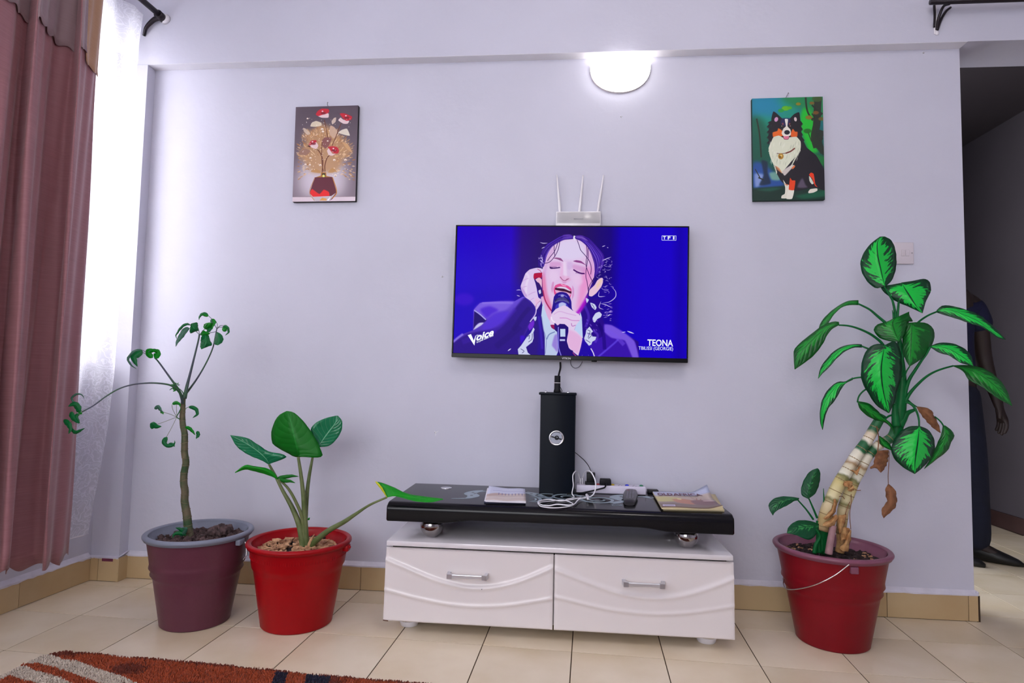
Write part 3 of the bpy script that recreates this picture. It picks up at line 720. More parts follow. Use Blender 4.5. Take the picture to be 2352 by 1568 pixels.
# ear, curls
cv.poly(cf([(1452, 1050), (1500, 965), (1560, 920), (1600, 925), (1602, 1000), (1570, 1085), (1480, 1200), (1405, 1255), (1352, 1240), (1362, 1140)]), (236, 196, 222), 1)
cv.poly(cf([(1490, 1040), (1560, 950), (1590, 960), (1540, 1060), (1490, 1120)]), (240, 206, 176), 3, .8)
r_ = np.random.default_rng(3)
for k in range(46):
    cx, cy = 1530+r_.random()*230, 560+r_.random()*640
    if cx < 1600 and 900 < cy < 1200: continue
    a0 = r_.random()*6; rr = 14+r_.random()*42
    cv.line(cf([(cx+rr*math.cos(a0+q), cy+rr*.6*math.sin(a0+q)) for q in (0, .8, 1.6, 2.4)]), .9, (206, 186, 250), 0, .85, True)
for P_ in ([(1580, 620), (1650, 580), (1750, 540)], [(1760, 1080), (1830, 1160), (1830, 1260), (1720, 1350), (1600, 1370)], [(1540, 1160), (1530, 1250), (1650, 1250)], [(1560, 1380), (1650, 1400), (1750, 1445)], [(1570, 1340), (1540, 1450), (1620, 1490)],
           [(460, 290), (520, 305), (600, 300)], [(1580, 360), (1640, 335)], [(1670, 370), (1695, 378)], [(40, 1155), (100, 1148), (130, 1160)], [(50, 1245), (110, 1265)], [(490, 400), (550, 370)], [(430, 590), (480, 570), (510, 600), (470, 620)], [(460, 600), (500, 640), (520, 600)]):
    cv.line(cf(P_), 1.8, (218, 205, 250), .5, .9, True)
for k in range(14): 
    cx, cy = 430+r_.random()*90, 480+r_.random()*240
    cv.line(cf([(cx, cy), (cx+20, cy+12), (cx+10, cy+32)]), .9, (190, 170, 245), 0, .8)
# white ornaments on both braids
WO = (208, 214, 246)
for P_ in ([(1590, 130), (1680, 160), (1722, 230), (1692, 282), (1620, 220)], [(1640, 450), (1700, 350), (1780, 318), (1832, 372), (1808, 432), (1740, 470), (1690, 540), (1652, 520)], [(1500, 30), (1560, 70), (1520, 140), (1500, 80)]):
    cv.poly(cg(P_), WO, .8)
for P_ in ([(1580, 628), (1655, 730), (1612, 762), (1640, 832), (1725, 838), (1705, 905), (1640, 940), (1620, 1000), (1570, 1025), (1490, 930), (1468, 870), (1500, 780), (1510, 700)], [(412, 655), (438, 695), (412, 760), (418, 880), (392, 960), (262, 1065), (300, 1180), (372, 1235), (108, 1235), (90, 1110), (160, 1030), (280, 850), (360, 760)], [(435, 432), (478, 430), (470, 492), (445, 528), (408, 470)]):
    cv.poly(cg(P_), WO, .8, smooth=False)
for P_ in ([(290, 850), (330, 820), (320, 900)], [(390, 780), (380, 900), (310, 960)], [(1540, 700), (1590, 720), (1550, 860)], [(1560, 880), (1620, 800), (1530, 760)], [(150, 1100), (220, 1150), (180, 1190)], [(1500, 900), (1600, 960)], [(1620, 160), (1660, 210), (1680, 260)]):
    cv.line(cg(P_), 1.2, (50, 40, 110), 0, .9)
cv.poly(cg([(420, 500), (330, 570), (300, 640), (330, 720), (400, 660), (430, 580)]), (120, 40, 220), 3, .9)
cv.line(cg([(470, 250), (450, 380), (340, 540)]), 2.4, (215, 190, 245), .6)
cv.poly(cg([(140, 830), (220, 830), (240, 870), (150, 1000)]), (60, 0, 215), 5, .8)
for k in range(22):
    x, y = 1850+r_.random()*160, 150+r_.random()*360
    cv.line(cg([(x, y), (x+40+r_.random()*40, y-26*r_.random()+5)]), 1.1, (205, 180, 250), 0, .8, True)
for k in range(12):
    x, y = 1500+r_.random()*250, 400+r_.random()*380; cv.line(cg([(x, y), (x+30, y+24)]), 2, (130, 90, 220), 1.5, .6)
# hand at the ear
cv.poly(cf([(400, 748), (470, 752), (520, 775), (512, 830), (430, 838), (365, 850), (350, 920), (385, 1020), (412, 1130), (440, 1275), (492, 1320), (480, 1400), (405, 1515), (380, 1440), (300, 1345), (195, 1270), (140, 1170), (120, 1080), (165, 950), (205, 850), (280, 780)]), (224, 200, 242), .8)
cv.poly(cf([(360, 852), (430, 840), (504, 838), (492, 925), (400, 930), (372, 962), (350, 915)]), (182, 12, 66), 1)
cv.poly(cf([(385, 960), (450, 922), (500, 960), (500, 1110), (470, 1120), (440, 1030)]), (236, 186, 214), 1)
cv.poly(cf([(395, 1005), (450, 1020), (500, 1110), (530, 1250), (470, 1250), (430, 1150)]), (48, 16, 110), 1)
cv.poly(cf([(440, 1160), (480, 1140), (490, 1200), (460, 1220)]), (206, 206, 240), .6)
cv.line(cf([(420, 770), (470, 800), (490, 832)]), 1.2, (180, 60, 120), 0)
cv.line(cf([(390, 1460), (420, 1390), (480, 1340)]), 1.4, (170, 110, 160), 0)
cv.line(cf([(215, 850), (260, 900), (225, 1050), (215, 1220)]), 5, (238, 224, 250), 3, .7)
for P_ in ([(150, 1000), (200, 960), (260, 940)], [(160, 1100), (230, 1080)], [(260, 1240), (330, 1200), (390, 1180)], [(300, 1330), (360, 1290)]): cv.line(cf(P_), 1.6, (196, 150, 214), 1, .6)
cv.poly(cf([(130, 1080), (180, 1150), (240, 1260), (200, 1270), (140, 1170)]), (186, 140, 214), 3, .6)
cv.poly(cf([(380, 1300), (440, 1300), (470, 1340), (400, 1440)]), (240, 190, 224), 4, .7)
# folds of the raised sleeve and the lapels
for P_, c_, w_, a_ in (([(700, 1000), (1000, 800), (1300, 450)], (70, 34, 190), 9, .5), ([(200, 1150), (600, 1010), (900, 900)], (64, 30, 180), 12, .45), ([(1250, 900), (1450, 600), (1600, 420)], (34, 10, 112), 10, .5), ([(900, 1250), (1200, 1000), (1400, 820)], (36, 10, 120), 14, .5), ([(600, 340), (900, 330), (1250, 330)], (164, 140, 244), 3, .6)):
    cv.line(ch(P_), w_, c_, 4, a_)
for P_, c_, w_, a_ in (([(520, 420), (560, 700), (600, 1100)], (70, 34, 200), 5, .5), ([(1480, 200), (1560, 420), (1500, 640)], (96, 60, 214), 6, .5), ([(1760, 560), (1860, 760), (1900, 1100)], (20, 0, 110), 8, .5), ([(1900, 700), (2100, 800), (2300, 1000)], (120, 84, 236), 9, .5), ([(1650, 700), (1750, 800), (1700, 960)], (110, 70, 220), 5, .5)):
    cv.line(cg(P_), w_, c_, 3, a_)
# microphone
cv.poly(cf([(720, 1270), (760, 1210), (820, 1182), (880, 1178), (950, 1198), (1000, 1255), (1036, 1350), (1046, 1480), (1120, 1600), (690, 1600), (703, 1400)]), (34, 12, 142), .6)
cv.poly(cf([(735, 1340), (800, 1285), (900, 1275), (980, 1320), (1000, 1390), (900, 1345), (800, 1350), (740, 1380)]), (92, 88, 158), 1, .9)
for k in range(12):
    a = -1.1+2.2*k/11; cv.line(cf([(870+130*math.sin(a), 1350-70*math.cos(a)), (870+140*math.sin(a), 1390-72*math.cos(a))]), 1.1, (16, 8, 60), 0)
cv.line(cf([(800, 1240), (880, 1225), (960, 1270)]), 1.6, (120, 110, 220), 0)
cv.ell(cf([(872, 1248)])[0], 4, 2.4, (160, 160, 220), 1)
cv.poly(cf([(755, 1420), (820, 1380), (880, 1362), (950, 1385), (990, 1450), (1000, 1530), (760, 1530)]), (60, 50, 190), 1)
cv.poly(cf([(810, 1392), (870, 1362), (940, 1390), (930, 1500), (820, 1500)]), (186, 194, 240), 2)
# hand holding it
cv.poly(cg([(1035, 190), (1110, 212), (1230, 300), (1350, 370), (1405, 430), (1372, 500), (1300, 600), (1262, 700), (1310, 730), (1425, 850), (1430, 900), (1400, 1050), (1350, 1235), (1300, 1200), (1200, 1120), (1130, 1050), (1108, 920), (1140, 750), (1140, 650), (1080, 590), (950, 572), (905, 605), (850, 560), (835, 600), (770, 592), (748, 530), (768, 430), (800, 350), (870, 270), (960, 225)]), (230, 206, 240), .8, smooth=False)
cv.poly(cg([(1150, 700), (1300, 760), (1420, 870), (1390, 1060), (1340, 1200), (1180, 1090), (1120, 950)]), (232, 170, 220), 6, .7)
cv.line(cg([(955, 452), (1100, 458), (1210, 500), (1370, 505)]), 2, (214, 150, 214), 1)
cv.line(cg([(830, 380), (950, 320), (1120, 360), (1300, 400)]), 2, (214, 170, 224), 1.4, .8)
cv.line(cg([(780, 430), (800, 500), (860, 550)]), 3, (246, 232, 252), 1)
cv.line(cg([(1200, 560), (1220, 620), (1290, 600)]), 1.6, (180, 110, 190), 1)
cv.poly(cg([(765, 600), (845, 600), (852, 695), (790, 660)]), (150, 18, 92), 1)
cv.poly(cg([(850, 560), (900, 600), (905, 740), (850, 690)]), (40, 10, 120), 1)
cv.poly(cg([(915, 620), (960, 575), (1060, 580), (1130, 640), (1140, 720), (1112, 850), (1110, 940), (1160, 1100), (1235, 1130), (1280, 1270), (930, 1270), (962, 930), (955, 760), (915, 700)]), (30, 2, 116), .8, smooth=False)
cv.poly(cg([(968, 680), (1076, 680), (1078, 842), (972, 842)]), (196, 214, 244), .6, smooth=False)
cv.poly(cg([(962, 892), (1072, 892), (1072, 932), (962, 932)]), (186, 190, 240), .6, smooth=False)
cv.line(cg([(930, 640), (930, 800), (940, 1060), (998, 1250)]), 2, (140, 130, 235), .8)
cv.line(cg([(1235, 1170), (1290, 1230), (1340, 1250)]), 1.8, (170, 60, 120), 1)
for P_, w_ in (([(480, 1395), (505, 1376)], 2.4), ([(1375, 1238), (1428, 1256)], 2.6), ([(1335, 1248), (1365, 1244)], 1.5), ([(1225, 1128), (1250, 1112)], 2)): cv.line(c1(P_), w_, (226, 222, 252), .6, 1, True)
for k in range(10):
    x, y = 990+r_.random()*120, 1418+r_.random()*18; cv.ell(c1([(x, y)])[0], .5, .4, (235, 215, 245), 0)
# ---- television
W2, H2 = .4815, .2785; TC = Vector((.468, 0, 1.259))
tv = thing('television', TC, 'wall-hung flat television showing a woman singing into a microphone', 'television')
M['screen'] = image_mat('screen_picture', cv.image('screen_picture'), .16, .93)
M['logo'] = mat('screen_lettering', (.0, .0, .0, 1), .3, emit=((.86, .88, 1, 1), .95))
fy = -.070
obj('back_shell', join(box(TC.x-W2+.004, TC.x+W2-.004, -.058, -.034, TC.z-H2+.003, TC.z+H2-.003, .004), box(TC.x-.30, TC.x+.30, -.036, -.012, TC.z-.20, TC.z+.06, .01)), M['black'], tv, smooth='auto')
def frame_vf(x0, x1, z0, z1, bl, br, bt, bb, y0, y1):
    return join(box(x0, x1, y0, y1, z1-bt, z1, .001, 1), box(x0, x1, y0, y1, z0, z0+bb, .0015, 1), box(x0, x0+bl, y0, y1, z0+bb, z1-bt, .001, 1), box(x1-br, x1, y0, y1, z0+bb, z1-bt, .001, 1))
obj('bezel', frame_vf(TC.x-W2, TC.x+W2, TC.z-H2, TC.z+H2, .0055, .0055, .0055, .0175, fy-.002, -.050), M['bezel'], tv, smooth=False)
V = [(sx0+.001, fy, sz0), (sx1, fy, sz0), (sx1, fy, sz1), (sx0+.001, fy, sz1)]
obj('screen', (V, [(0, 1, 2, 3)]), M['screen'], tv, uv=[(0, 0), (1, 0), (1, 1), (0, 1)], smooth=False, fixn=False)
ly = fy-.0006
def P3(x, y): q = PY(x, y, ly); return (q.x, ly, q.z)
a, b = P3(1488, 792), P3(1547, 791)
text('caption_text', 'TEONA', M['logo'], tv, ((a[0]+b[0])/2, ly, a[2]), 0.0255, bold=.022, width=b[0]-a[0])
a, b = P3(1468, 801), P3(1547, 802)
text('caption_text', 'TBILISSI (G\u00c9ORGIE)', M['logo'], tv, ((a[0]+b[0])/2, ly, a[2]-.0005), .0135, bold=.0, width=b[0]-a[0])
# channel mark: boxed letters
a, b = P3(1519, 550), P3(1552, 539)
obj('channel_logo_box', join(*[box(x0, x1, ly, ly+.0003, z0, z1) for x0, x1, z0, z1 in ((a[0], b[0], a[2], a[2]+.0014), (a[0], b[0], b[2]-.0014, b[2]), (a[0], a[0]+.0014, a[2], b[2]), (b[0]-.0014, b[0], a[2], b[2]))]), M['logo'], tv, smooth=False)
for k, c_ in enumerate('TF1'):
    text('channel_letter', c_, M['logo'], tv, (a[0]+.0105+.0186*k, ly, a[2]+.0045), .0125, bold=.035, width=.011 if c_ != '1' else .006)
# programme mark: big V and rising lettering
v_ = [ch([p])[0] for p in ((318, 1010), (385, 985), (445, 1120), (478, 1020), (492, 1010), (458, 1222))]
V = [P3(*p) for p in v_]; obj('programme_logo_letter', (V, [(0, 5, 2, 1), (2, 5, 4, 3)]), M['logo'], tv, smooth=False)
a, b = Vector(P3(*ch([(495, 1125)])[0])), Vector(P3(*ch([(855, 1000)])[0])); d = (b-a)
text('programme_logo_text', 'oice', M['logo'], tv, (a+b)/2, .028, right=d, up=(0, 0, 1), bold=.035, width=d.length, shear=.2)
a2, b2 = Vector(P3(*ch([(505, 1168)])[0])), Vector(P3(*ch([(855, 1020)])[0])); d2 = b2-a2
text('programme_logo_text', 'La plus belle voix', M['logo'], tv, (a2+b2)/2, .0072, right=d2, up=(0, 0, 1), bold=.02, width=d2.length)
a3, b3 = Vector(P3(*ch([(500, 1035)])[0])), Vector(P3(*ch([(558, 1018)])[0]))
text('programme_logo_text', 'The', M['logo'], tv, (a3+b3)/2, .0062, right=b3-a3, up=(0, 0, 1), bold=.02)
M['bezeltext'] = mat('bezel_lettering', S(215, 215, 222), .5)
q = PY(1302, 825, fy-.0026)
text('maker_name', 'VITRON', M['bezeltext'], tv, (q.x, fy-.0026, q.z), .0078, bold=.012, width=.036)
q = PY(1366, 830, -.06); obj('sensor_nub', box(q.x-.011, q.x+.011, -.068, -.056, q.z-.001, q.z+.009, .002), M['bezel'], tv)
tv.rotation_euler = (0, math.radians(.50), 0)

# ---- flower picture
X0, X1, Z0, Z1 = -.757, -.470, 1.661, 2.092
cb = crop(640, 220, 220/1327.)
fl = Canvas(420, 630, plane_map(-.0215, X0, X1, Z0, Z1, 420, 630), (92, 76, 86))
fl.poly(cb([(150, 100), (1200, 100), (1200, 1500), (100, 1500)]), (84, 70, 82), 0, 1, ((128, 112, 124), cb([(700, 150)])[0], cb([(600, 1400)])[0]), smooth=False)
fl.poly(cb([(620, 700), (900, 950), (960, 1150), (860, 1400), (350, 1400), (250, 1150), (340, 950)]), (222, 212, 224), 70, .85)
fl.poly(cb([(150, 1398), (1090, 1398), (1090, 1480), (150, 1480)]), (222, 204, 214), 0, 1, smooth=False)
fl.line(cb([(150, 1398), (1090, 1398)]), .9, (130, 110, 120), 0)
r_ = np.random.default_rng(5)
fl.poly(cb([(560, 380), (700, 420), (860, 560), (980, 680), (1020, 800), (900, 880), (860, 980), (780, 1060), (460, 1060), (380, 950), (300, 860), (280, 780), (380, 640), (330, 560), (380, 470), (470, 480)]), (186, 140, 96), 24, .9)
def R01(): return r_.random()
for k in range(420):
    a = R01()*PI*1.3-PI*.15; rad = 120+330*math.sqrt(R01()); cx, cy = 620+rad*math.cos(a), 960-rad*math.sin(a)*1.15
    if cy < 400 or cx < 280 or cx > 1020: continue
    ln = 20+40*R01(); c = [(214, 170, 120), (170, 112, 62), (232, 200, 160), (196, 146, 96)][k % 4]
    fl.line(cb([(cx, cy), (cx+ln*math.cos(a+.4*(R01()-.5)), cy-ln*math.sin(a))]), 1.0+2*R01(), c, .6, .75, True)
for P_, c in (([(340, 440), (380, 455), (440, 520), (400, 540), (350, 490)], (206, 184, 164)), ([(440, 420), (460, 370), (520, 345), (590, 370), (595, 410), (520, 425)], (226, 212, 186)), ([(825, 510), (880, 470), (950, 455), (990, 550), (930, 545)], (236, 226, 208)),
              ([(705, 480), (720, 410), (770, 430), (820, 500), (770, 590), (710, 540)], (204, 170, 146)), ([(735, 350), (770, 305), (800, 300), (790, 360), (745, 395)], (214, 192, 176)), ([(600, 620), (640, 575), (735, 580), (700, 680), (650, 730), (605, 690)], (128, 74, 74)),
              ([(440, 1050), (500, 1010), (580, 1040), (570, 1070)], (190, 140, 84)), ([(680, 1060), (740, 1000), (800, 1040), (740, 1065)], (190, 140, 84)), ([(880, 640), (960, 670), (1025, 790), (950, 740)], (206, 160, 112)), ([(265, 800), (360, 730), (440, 760), (380, 820)], (150, 110, 96))):
    fl.poly(cb(P_), c, 1.4, .92)
for P_, w_ in (([(600, 1060), (610, 900), (580, 800), (530, 730)], 4), ([(640, 1050), (640, 960), (670, 860), (700, 825)], 4), ([(595, 740), (600, 640)], 3), ([(680, 575), (660, 450), (635, 330)], 3), ([(740, 690), (790, 580), (830, 470), (870, 380)], 3), ([(620, 1050), (600, 940), (595, 740)], 3)):
    fl.line(cb(P_), w_*.55, (104, 50, 24), .3)
RED, DR, WH = (196, 18, 44), (112, 4, 30), (226, 200, 202)
for base, red in (([(545, 275), (600, 300), (690, 300), (697, 250), (660, 220), (600, 250)], [(515, 255), (545, 205), (600, 175), (690, 180), (705, 215), (680, 240), (600, 262), (550, 278)]), ([(830, 340), (860, 300), (900, 330), (980, 345), (960, 385), (900, 385)], [(850, 245), (910, 240), (1020, 285), (1010, 330), (940, 345), (885, 300)]),
                  ([(430, 660), (520, 640), (550, 690), (520, 735), (450, 710)], [(420, 670), (450, 620), (520, 612), (520, 640), (470, 660), (430, 692)]), ([(670, 760), (700, 720), (740, 800), (790, 800), (740, 830), (690, 815)], [(680, 710), (740, 697), (810, 710), (838, 760), (820, 798), (760, 795), (720, 760), (700, 730)])):
    fl.poly(cb(base), WH, 1.5); fl.poly(cb(red), RED, 2); c_ = np.mean(cb(red), 0); fl.ell(tuple(c_+(2, 2)), 6, 2.6, DR, 2, .8); fl.ell(tuple(c_+(0, -2.5)), 2, 1.6, (240, 220, 225), 1, .9)
fl.poly(cb([(390, 695), (430, 680), (440, 712)]), (70, 20, 30), .5, smooth=False)
for k in range(90):
    x, y = 300+700*R01(), 300+820*R01(); fl.ell(cb([(x, y)])[0], .5+.5*R01(), .5+.5*R01(), (250, 240, 230), .6, .9)
for x, y, r1 in ((402, 312, 2.3), (605, 460, 3), (615, 495, 3), (770, 890, 3), (925, 890, 3.2), (785, 1105, 3.4), (370, 950, 2.6), (430, 955, 2.6), (575, 960, 3), (440, 860, 2.6), (680, 625, 2)): fl.ell(cb([(x, y)])[0], r1, r1*.85, (240, 226, 214), .8); fl.ell(cb([(x, y+8)])[0], r1*.7, r1*.3, (140, 100, 70), .5, .6)
fl.poly(cb([(585, 1060), (655, 1060), (660, 1110), (740, 1125), (500, 1130), (580, 1105)]), (176, 116, 40), .6, smooth=False)
fl.poly(cb([(597, 1072), (645, 1072), (645, 1130), (600, 1130)]), (60, 40, 20), .5, smooth=False); fl.ell(cb([(620, 1112)])[0], 3, 3.4, (232, 226, 120), 1)
fl.poly(cb([(498, 1128), (740, 1125), (802, 1340), (740, 1430), (700, 1458), (490, 1455), (422, 1345)]), (96, 20, 44), .6, smooth=False)
fl.poly(cb([(430, 1340), (460, 1290), (560, 1360), (620, 1300), (690, 1330), (700, 1385), (600, 1400), (470, 1400)]), (236, 16, 20), 2)
fl.poly(cb([(422, 1345), (470, 1398), (725, 1388), (790, 1345), (702, 1458), (490, 1455)]), (200, 190, 196), .8, smooth=False)
fl.poly(cb([(560, 1450), (600, 1410), (660, 1425), (660, 1452)]), (226, 164, 84), .8, smooth=False); fl.poly(cb([(722, 1390), (690, 1452), (660, 1450)]), (246, 244, 246), .5, smooth=False)
fl.line(cb([(745, 1130), (800, 1340), (740, 1425)]), 2, (196, 130, 60), .5); fl.line(cb([(498, 1130), (424, 1340), (490, 1450)]), 1.6, (190, 140, 100), .5)
def canvas_picture(cvs, X0, X1, Z0, Z1, edge, label, rot, nm):
    c = Vector(((X0+X1)/2, -.001, (Z0+Z1)/2))
    t = thing('canvas_picture', c, label, 'picture')
    obj('canvas', box(X0, X1, -.0205, -.002, Z0, Z1, .0018), edge, t, smooth='auto')
    V = [(X0+.0006, -.0209, Z0+.0006), (X1-.0006, -.0209, Z0+.0006), (X1-.0006, -.0209, Z1-.0006), (X0+.0006, -.0209, Z1-.0006)]
    obj('printed_face', (V, [(0, 1, 2, 3)]), image_mat(nm, cvs.image(nm), .5), t, uv=[(0, 0), (1, 0), (1, 1), (0, 1)], smooth=False, fixn=False)
    t.rotation_euler = (0, rot, 0)
    return t
canvas_picture(fl, X0, X1, Z0, Z1, M['canvas_edge'], 'canvas print of red and white roses in a red vase with golden sprays', math.radians(-.35), 'flower_print')
# ---- dog picture
X0, X1, Z0, Z1 = 1.2185, 1.503, 1.653, 2.087
ce = crop(1700, 200, 220/1232.)
dg_ = Canvas(420, 640, plane_map(-.0215, X0, X1, Z0, Z1, 420, 640), (20, 90, 70))
D = dg_
D.poly(ce([(140, 120), (1100, 120), (1100, 1480), (140, 1480)]), (14, 128, 150), 0, 1, ((8, 74, 52), ce([(300, 200)])[0], ce([(500, 1200)])[0]), smooth=False)
D.poly(ce([(500, 140), (700, 220), (780, 420), (820, 640), (700, 700), (300, 700), (160, 560), (160, 420)]), (18, 150, 120), 30, .8)
D.poly(ce([(180, 150), (480, 150), (560, 300), (420, 380), (200, 330)]), (24, 130, 168), 30, .9)
D.poly(ce([(820, 250), (950, 260), (960, 500), (960, 720), (1010, 840), (900, 840), (840, 720), (790, 560), (780, 380)]), (20, 190, 40), 14, .95)
D.poly(ce([(540, 130), (1080, 130), (1080, 420), (960, 380), (880, 280), (700, 250)]), (24, 130, 70), 22, .9)
D.poly(ce([(900, 850), (1080, 900), (1080, 1010), (1000, 990)]), (16, 120, 50), 8, .9)
D.poly(ce([(160, 380), (300, 420), (400, 640), (400, 900), (300, 1000), (160, 980)]), (8, 84, 62), 28, .8)
D.poly(ce([(170, 960), (300, 980), (420, 1080), (540, 1180), (560, 1290), (170, 1310)]), (34, 76, 160), 16, .9)
D.poly(ce([(180, 1110), (300, 1120), (280, 1240), (190, 1290)]), (140, 160, 214), 10, .9)
D.poly(ce([(370, 1100), (470, 1090), (520, 1150), (500, 1200), (400, 1190)]), (120, 170, 150), 8, .9)
D.poly(ce([(270, 940), (350, 960), (350, 1100), (390, 1240), (240, 1260), (300, 1130)]), (14, 36, 62), 7, .9)
D.poly(ce([(140, 1300), (560, 1270), (1100, 1330), (1100, 1480), (140, 1480)]), (8, 46, 36), 8, 1, smooth=False)
D.poly(ce([(700, 1400), (900, 1360), (1090, 1330), (1090, 1410), (800, 1440)]), (6, 96, 66), 8, .8); D.poly(ce([(200, 1320), (420, 1290), (540, 1300), (380, 1340)]), (24, 90, 70), 6, .8)
for P_, w_ in (([(1010, 130), (1000, 300), (990, 480), (960, 640), (990, 780)], 17), ([(1060, 560), (1020, 700), (1070, 850)], 13), ([(940, 430), (880, 330), (860, 250), (850, 130)], 4), ([(1000, 300), (930, 230)], 4), ([(1060, 330), (1000, 400)], 6), ([(1060, 650), (1010, 740)], 6), ([(215, 400), (250, 600), (270, 900)], 3.5), ([(230, 1160), (300, 1190)], 3), ([(190, 1050), (250, 1160)], 2), ([(870, 560), (920, 700)], 2), ([(930, 340), (960, 400), (900, 400)], 3)):
    D.line(ce(P_), w_, (36, 40, 30), 1.6, .92)
D.poly(ce([(940, 660), (990, 640), (1080, 840), (1070, 880), (970, 770)]), (34, 46, 32), 2, .95)
for x, y, rr, c in ((755, 215, 6, (150, 120, 20)), (930, 205, 6, (130, 90, 30)), (890, 390, 8, (150, 110, 30)), (980, 330, 7, (130, 80, 30)), (590, 270, 9, (110, 190, 20)), (640, 265, 6, (90, 180, 20)), (1050, 410, 7, (110, 90, 30)), (870, 565, 9, (20, 100, 20)), (1000, 150, 12, (60, 90, 40)), (530, 300, 7, (30, 160, 60))): D.ell(ce([(x, y)])[0], rr, rr*.6, c, 3, .9)
# dog
BK = (24, 20, 30)
D.poly(ce([(800, 680), (860, 780), (980, 880), (1060, 1020), (1095, 1100), (1095, 1330), (980, 1300), (860, 1310), (720, 1340), (640, 1310), (560, 1240), (510, 1190), (430, 1000), (600, 800)]), BK, 1.2)
D.poly(ce([(430, 310), (470, 330), (545, 400), (600, 410), (640, 405), (700, 345), (765, 322), (778, 420), (775, 520), (800, 640), (830, 690), (700, 720), (500, 680), (380, 700), (362, 620), (400, 540), (405, 400)]), BK, 1)
D.poly(ce([(540, 400), (650, 400), (640, 480), (580, 500), (520, 470)]), (30, 24, 90), 5, .8)
for k in range(26):
    y = 430+k*11; D.line(ce([(410, y), (355+14*math.sin(k), y+30)]), 2.4, BK, .4, 1, True); D.line(ce([(770, y), (800+12*math.sin(k), y+32)]), 2.4, BK, .4, 1, True)
D.ell(ce([(468, 412)])[0], 4.2, 5.6, (206, 150, 190), 1.6, 1, .4); D.ell(ce([(716, 412)])[0], 3.2, 5, (210, 190, 190), 1.6, 1, -.2)
D.poly(ce([(420, 580), (480, 560), (495, 525), (545, 560), (555, 620), (500, 640), (425, 640)]), (232, 104, 24), 2); D.poly(ce([(650, 600), (680, 535), (710, 570), (742, 575), (735, 640), (660, 640)]), (222, 92, 22), 2)
D.poly(ce([(578, 410), (620, 412), (612, 500), (650, 545), (655, 610), (620, 640), (560, 630), (535, 590), (560, 530), (592, 500)]), (232, 226, 216), 1.4)
FUR = (220, 224, 200)
D.poly(ce([(430, 640), (500, 620), (560, 650), (680, 640), (730, 640), (780, 700), (780, 790), (740, 870), (680, 930), (620, 1000), (570, 1060), (540, 1110), (480, 1040), (420, 980), (380, 880), (365, 780), (400, 700)]), FUR, 1.6)
D.poly(ce([(540, 1080), (660, 1000), (700, 1010), (650, 1060), (570, 1140)]), (206, 196, 190), 3)
D.poly(ce([(450, 1010), (500, 1040), (540, 1110), (470, 1060)]), (210, 130, 80), 3, .8)
for k in range(60):
    a = R01(); x = 380+380*a; y = 680+R01()*280
    if x > 740 and y > 860: continue
    D.line(ce([(x, y), (x-20+20*R01(), y+60)]), 1.5, [(196, 204, 176), (238, 240, 226), (176, 186, 160)][k % 3], .8, .6, True)
for k in range(14): D.line(ce([(390+6*k, 790+22*k), (362+8*k, 830+22*k)]), 2, FUR, .4, 1, True); D.line(ce([(770-9*k, 780+18*k), (775-10*k, 830+16*k)]), 2, FUR, .4, 1, True)
D.ell(ce([(606, 580)])[0], 6.6, 5.2, (16, 18, 34), 1); D.poly(ce([(545, 625), (600, 640), (640, 625), (620, 672), (570, 672)]), (50, 20, 24), .8); D.poly(ce([(558, 632), (630, 630), (618, 668), (572, 668)]), (224, 120, 150), .8)
for x, y in ((540, 500), (650, 500)): D.ell(ce([(x, y)])[0], 2.6, 2.2, (60, 40, 40), .6); D.ell(ce([(x-2, y-2)])[0], .8, .8, (200, 190, 190), .3)
for x, y in ((552, 470), (640, 472)): D.ell(ce([(x, y)])[0], 2, 2.6, (150, 60, 60), 1, .8)
D.line(ce([(585, 850), (650, 825), (705, 785)]), 3, (112, 44, 34), .8); D.line(ce([(470, 850), (520, 855), (585, 848)]), 1.6, (120, 90, 80), .8)
D.ell(ce([(523, 888)])[0], 6.4, 7, (176, 130, 40), 1); D.ell(ce([(527, 880)])[0], 2.6, 2.4, (226, 196, 110), 1); D.ell(ce([(512, 895)])[0], 2, 2.4, (90, 56, 20), 1, .8)
D.poly(ce([(660, 1040), (700, 1005), (705, 1025), (675, 1055)]), (226, 120, 60), 1.5)
D.poly(ce([(548, 1190), (590, 1250), (625, 1260), (615, 1380), (600, 1430), (525, 1430), (530, 1395), (570, 1370), (575, 1290)]), (226, 222, 206), 1.2)
D.poly(ce([(620, 1320), (690, 1320), (680, 1390), (660, 1440), (590, 1438), (600, 1380)]), (232, 228, 214), 1.2)
D.poly(ce([(640, 1165), (665, 1200), (708, 1205), (690, 1325), (622, 1318), (630, 1240)]), (230, 66, 18), 1.4)
D.poly(ce([(730, 1290), (760, 1220), (800, 1170), (840, 1260), (870, 1290), (800, 1300)]), (96, 84, 106), 6, .9)
D.poly(ce([(885, 1130), (910, 1102), (945, 1120), (965, 1250), (995, 1290), (960, 1270), (925, 1180)]), (232, 60, 20), 1.2); D.poly(ce([(885, 1145), (910, 1170), (945, 1240), (920, 1252), (890, 1210)]), (216, 222, 204), 1)
D.poly(ce([(872, 1350), (900, 1315), (985, 1305), (990, 1335), (940, 1360), (880, 1368)]), (228, 222, 208), 1)
D.poly(ce([(560, 1240), (620, 1255), (600, 1270)]), (220, 120, 70), 1, .8)
canvas_picture(D, X0, X1, Z0, Z1, M['greenedge'], 'canvas print of a sitting black, white and tan dog in a green wood', math.radians(-.5), 'dog_print')
for x, y, lab in ((753, 243, 'bent nail above the rose picture'), (1806, 222, 'nail above the dog picture')):
    p = PY(x, y, -.004)
    tagset(obj('nail', join(tube([(p.x, .0, p.z-.001), (p.x+.001, -.013, p.z+.003), (p.x+.004, -.017, p.z+.008)], [.0012, .0014], 8, 6), sphere((p.x+.004, -.017, p.z+.009), .0026, 8, 6)), M['nail']), lab, 'nail')

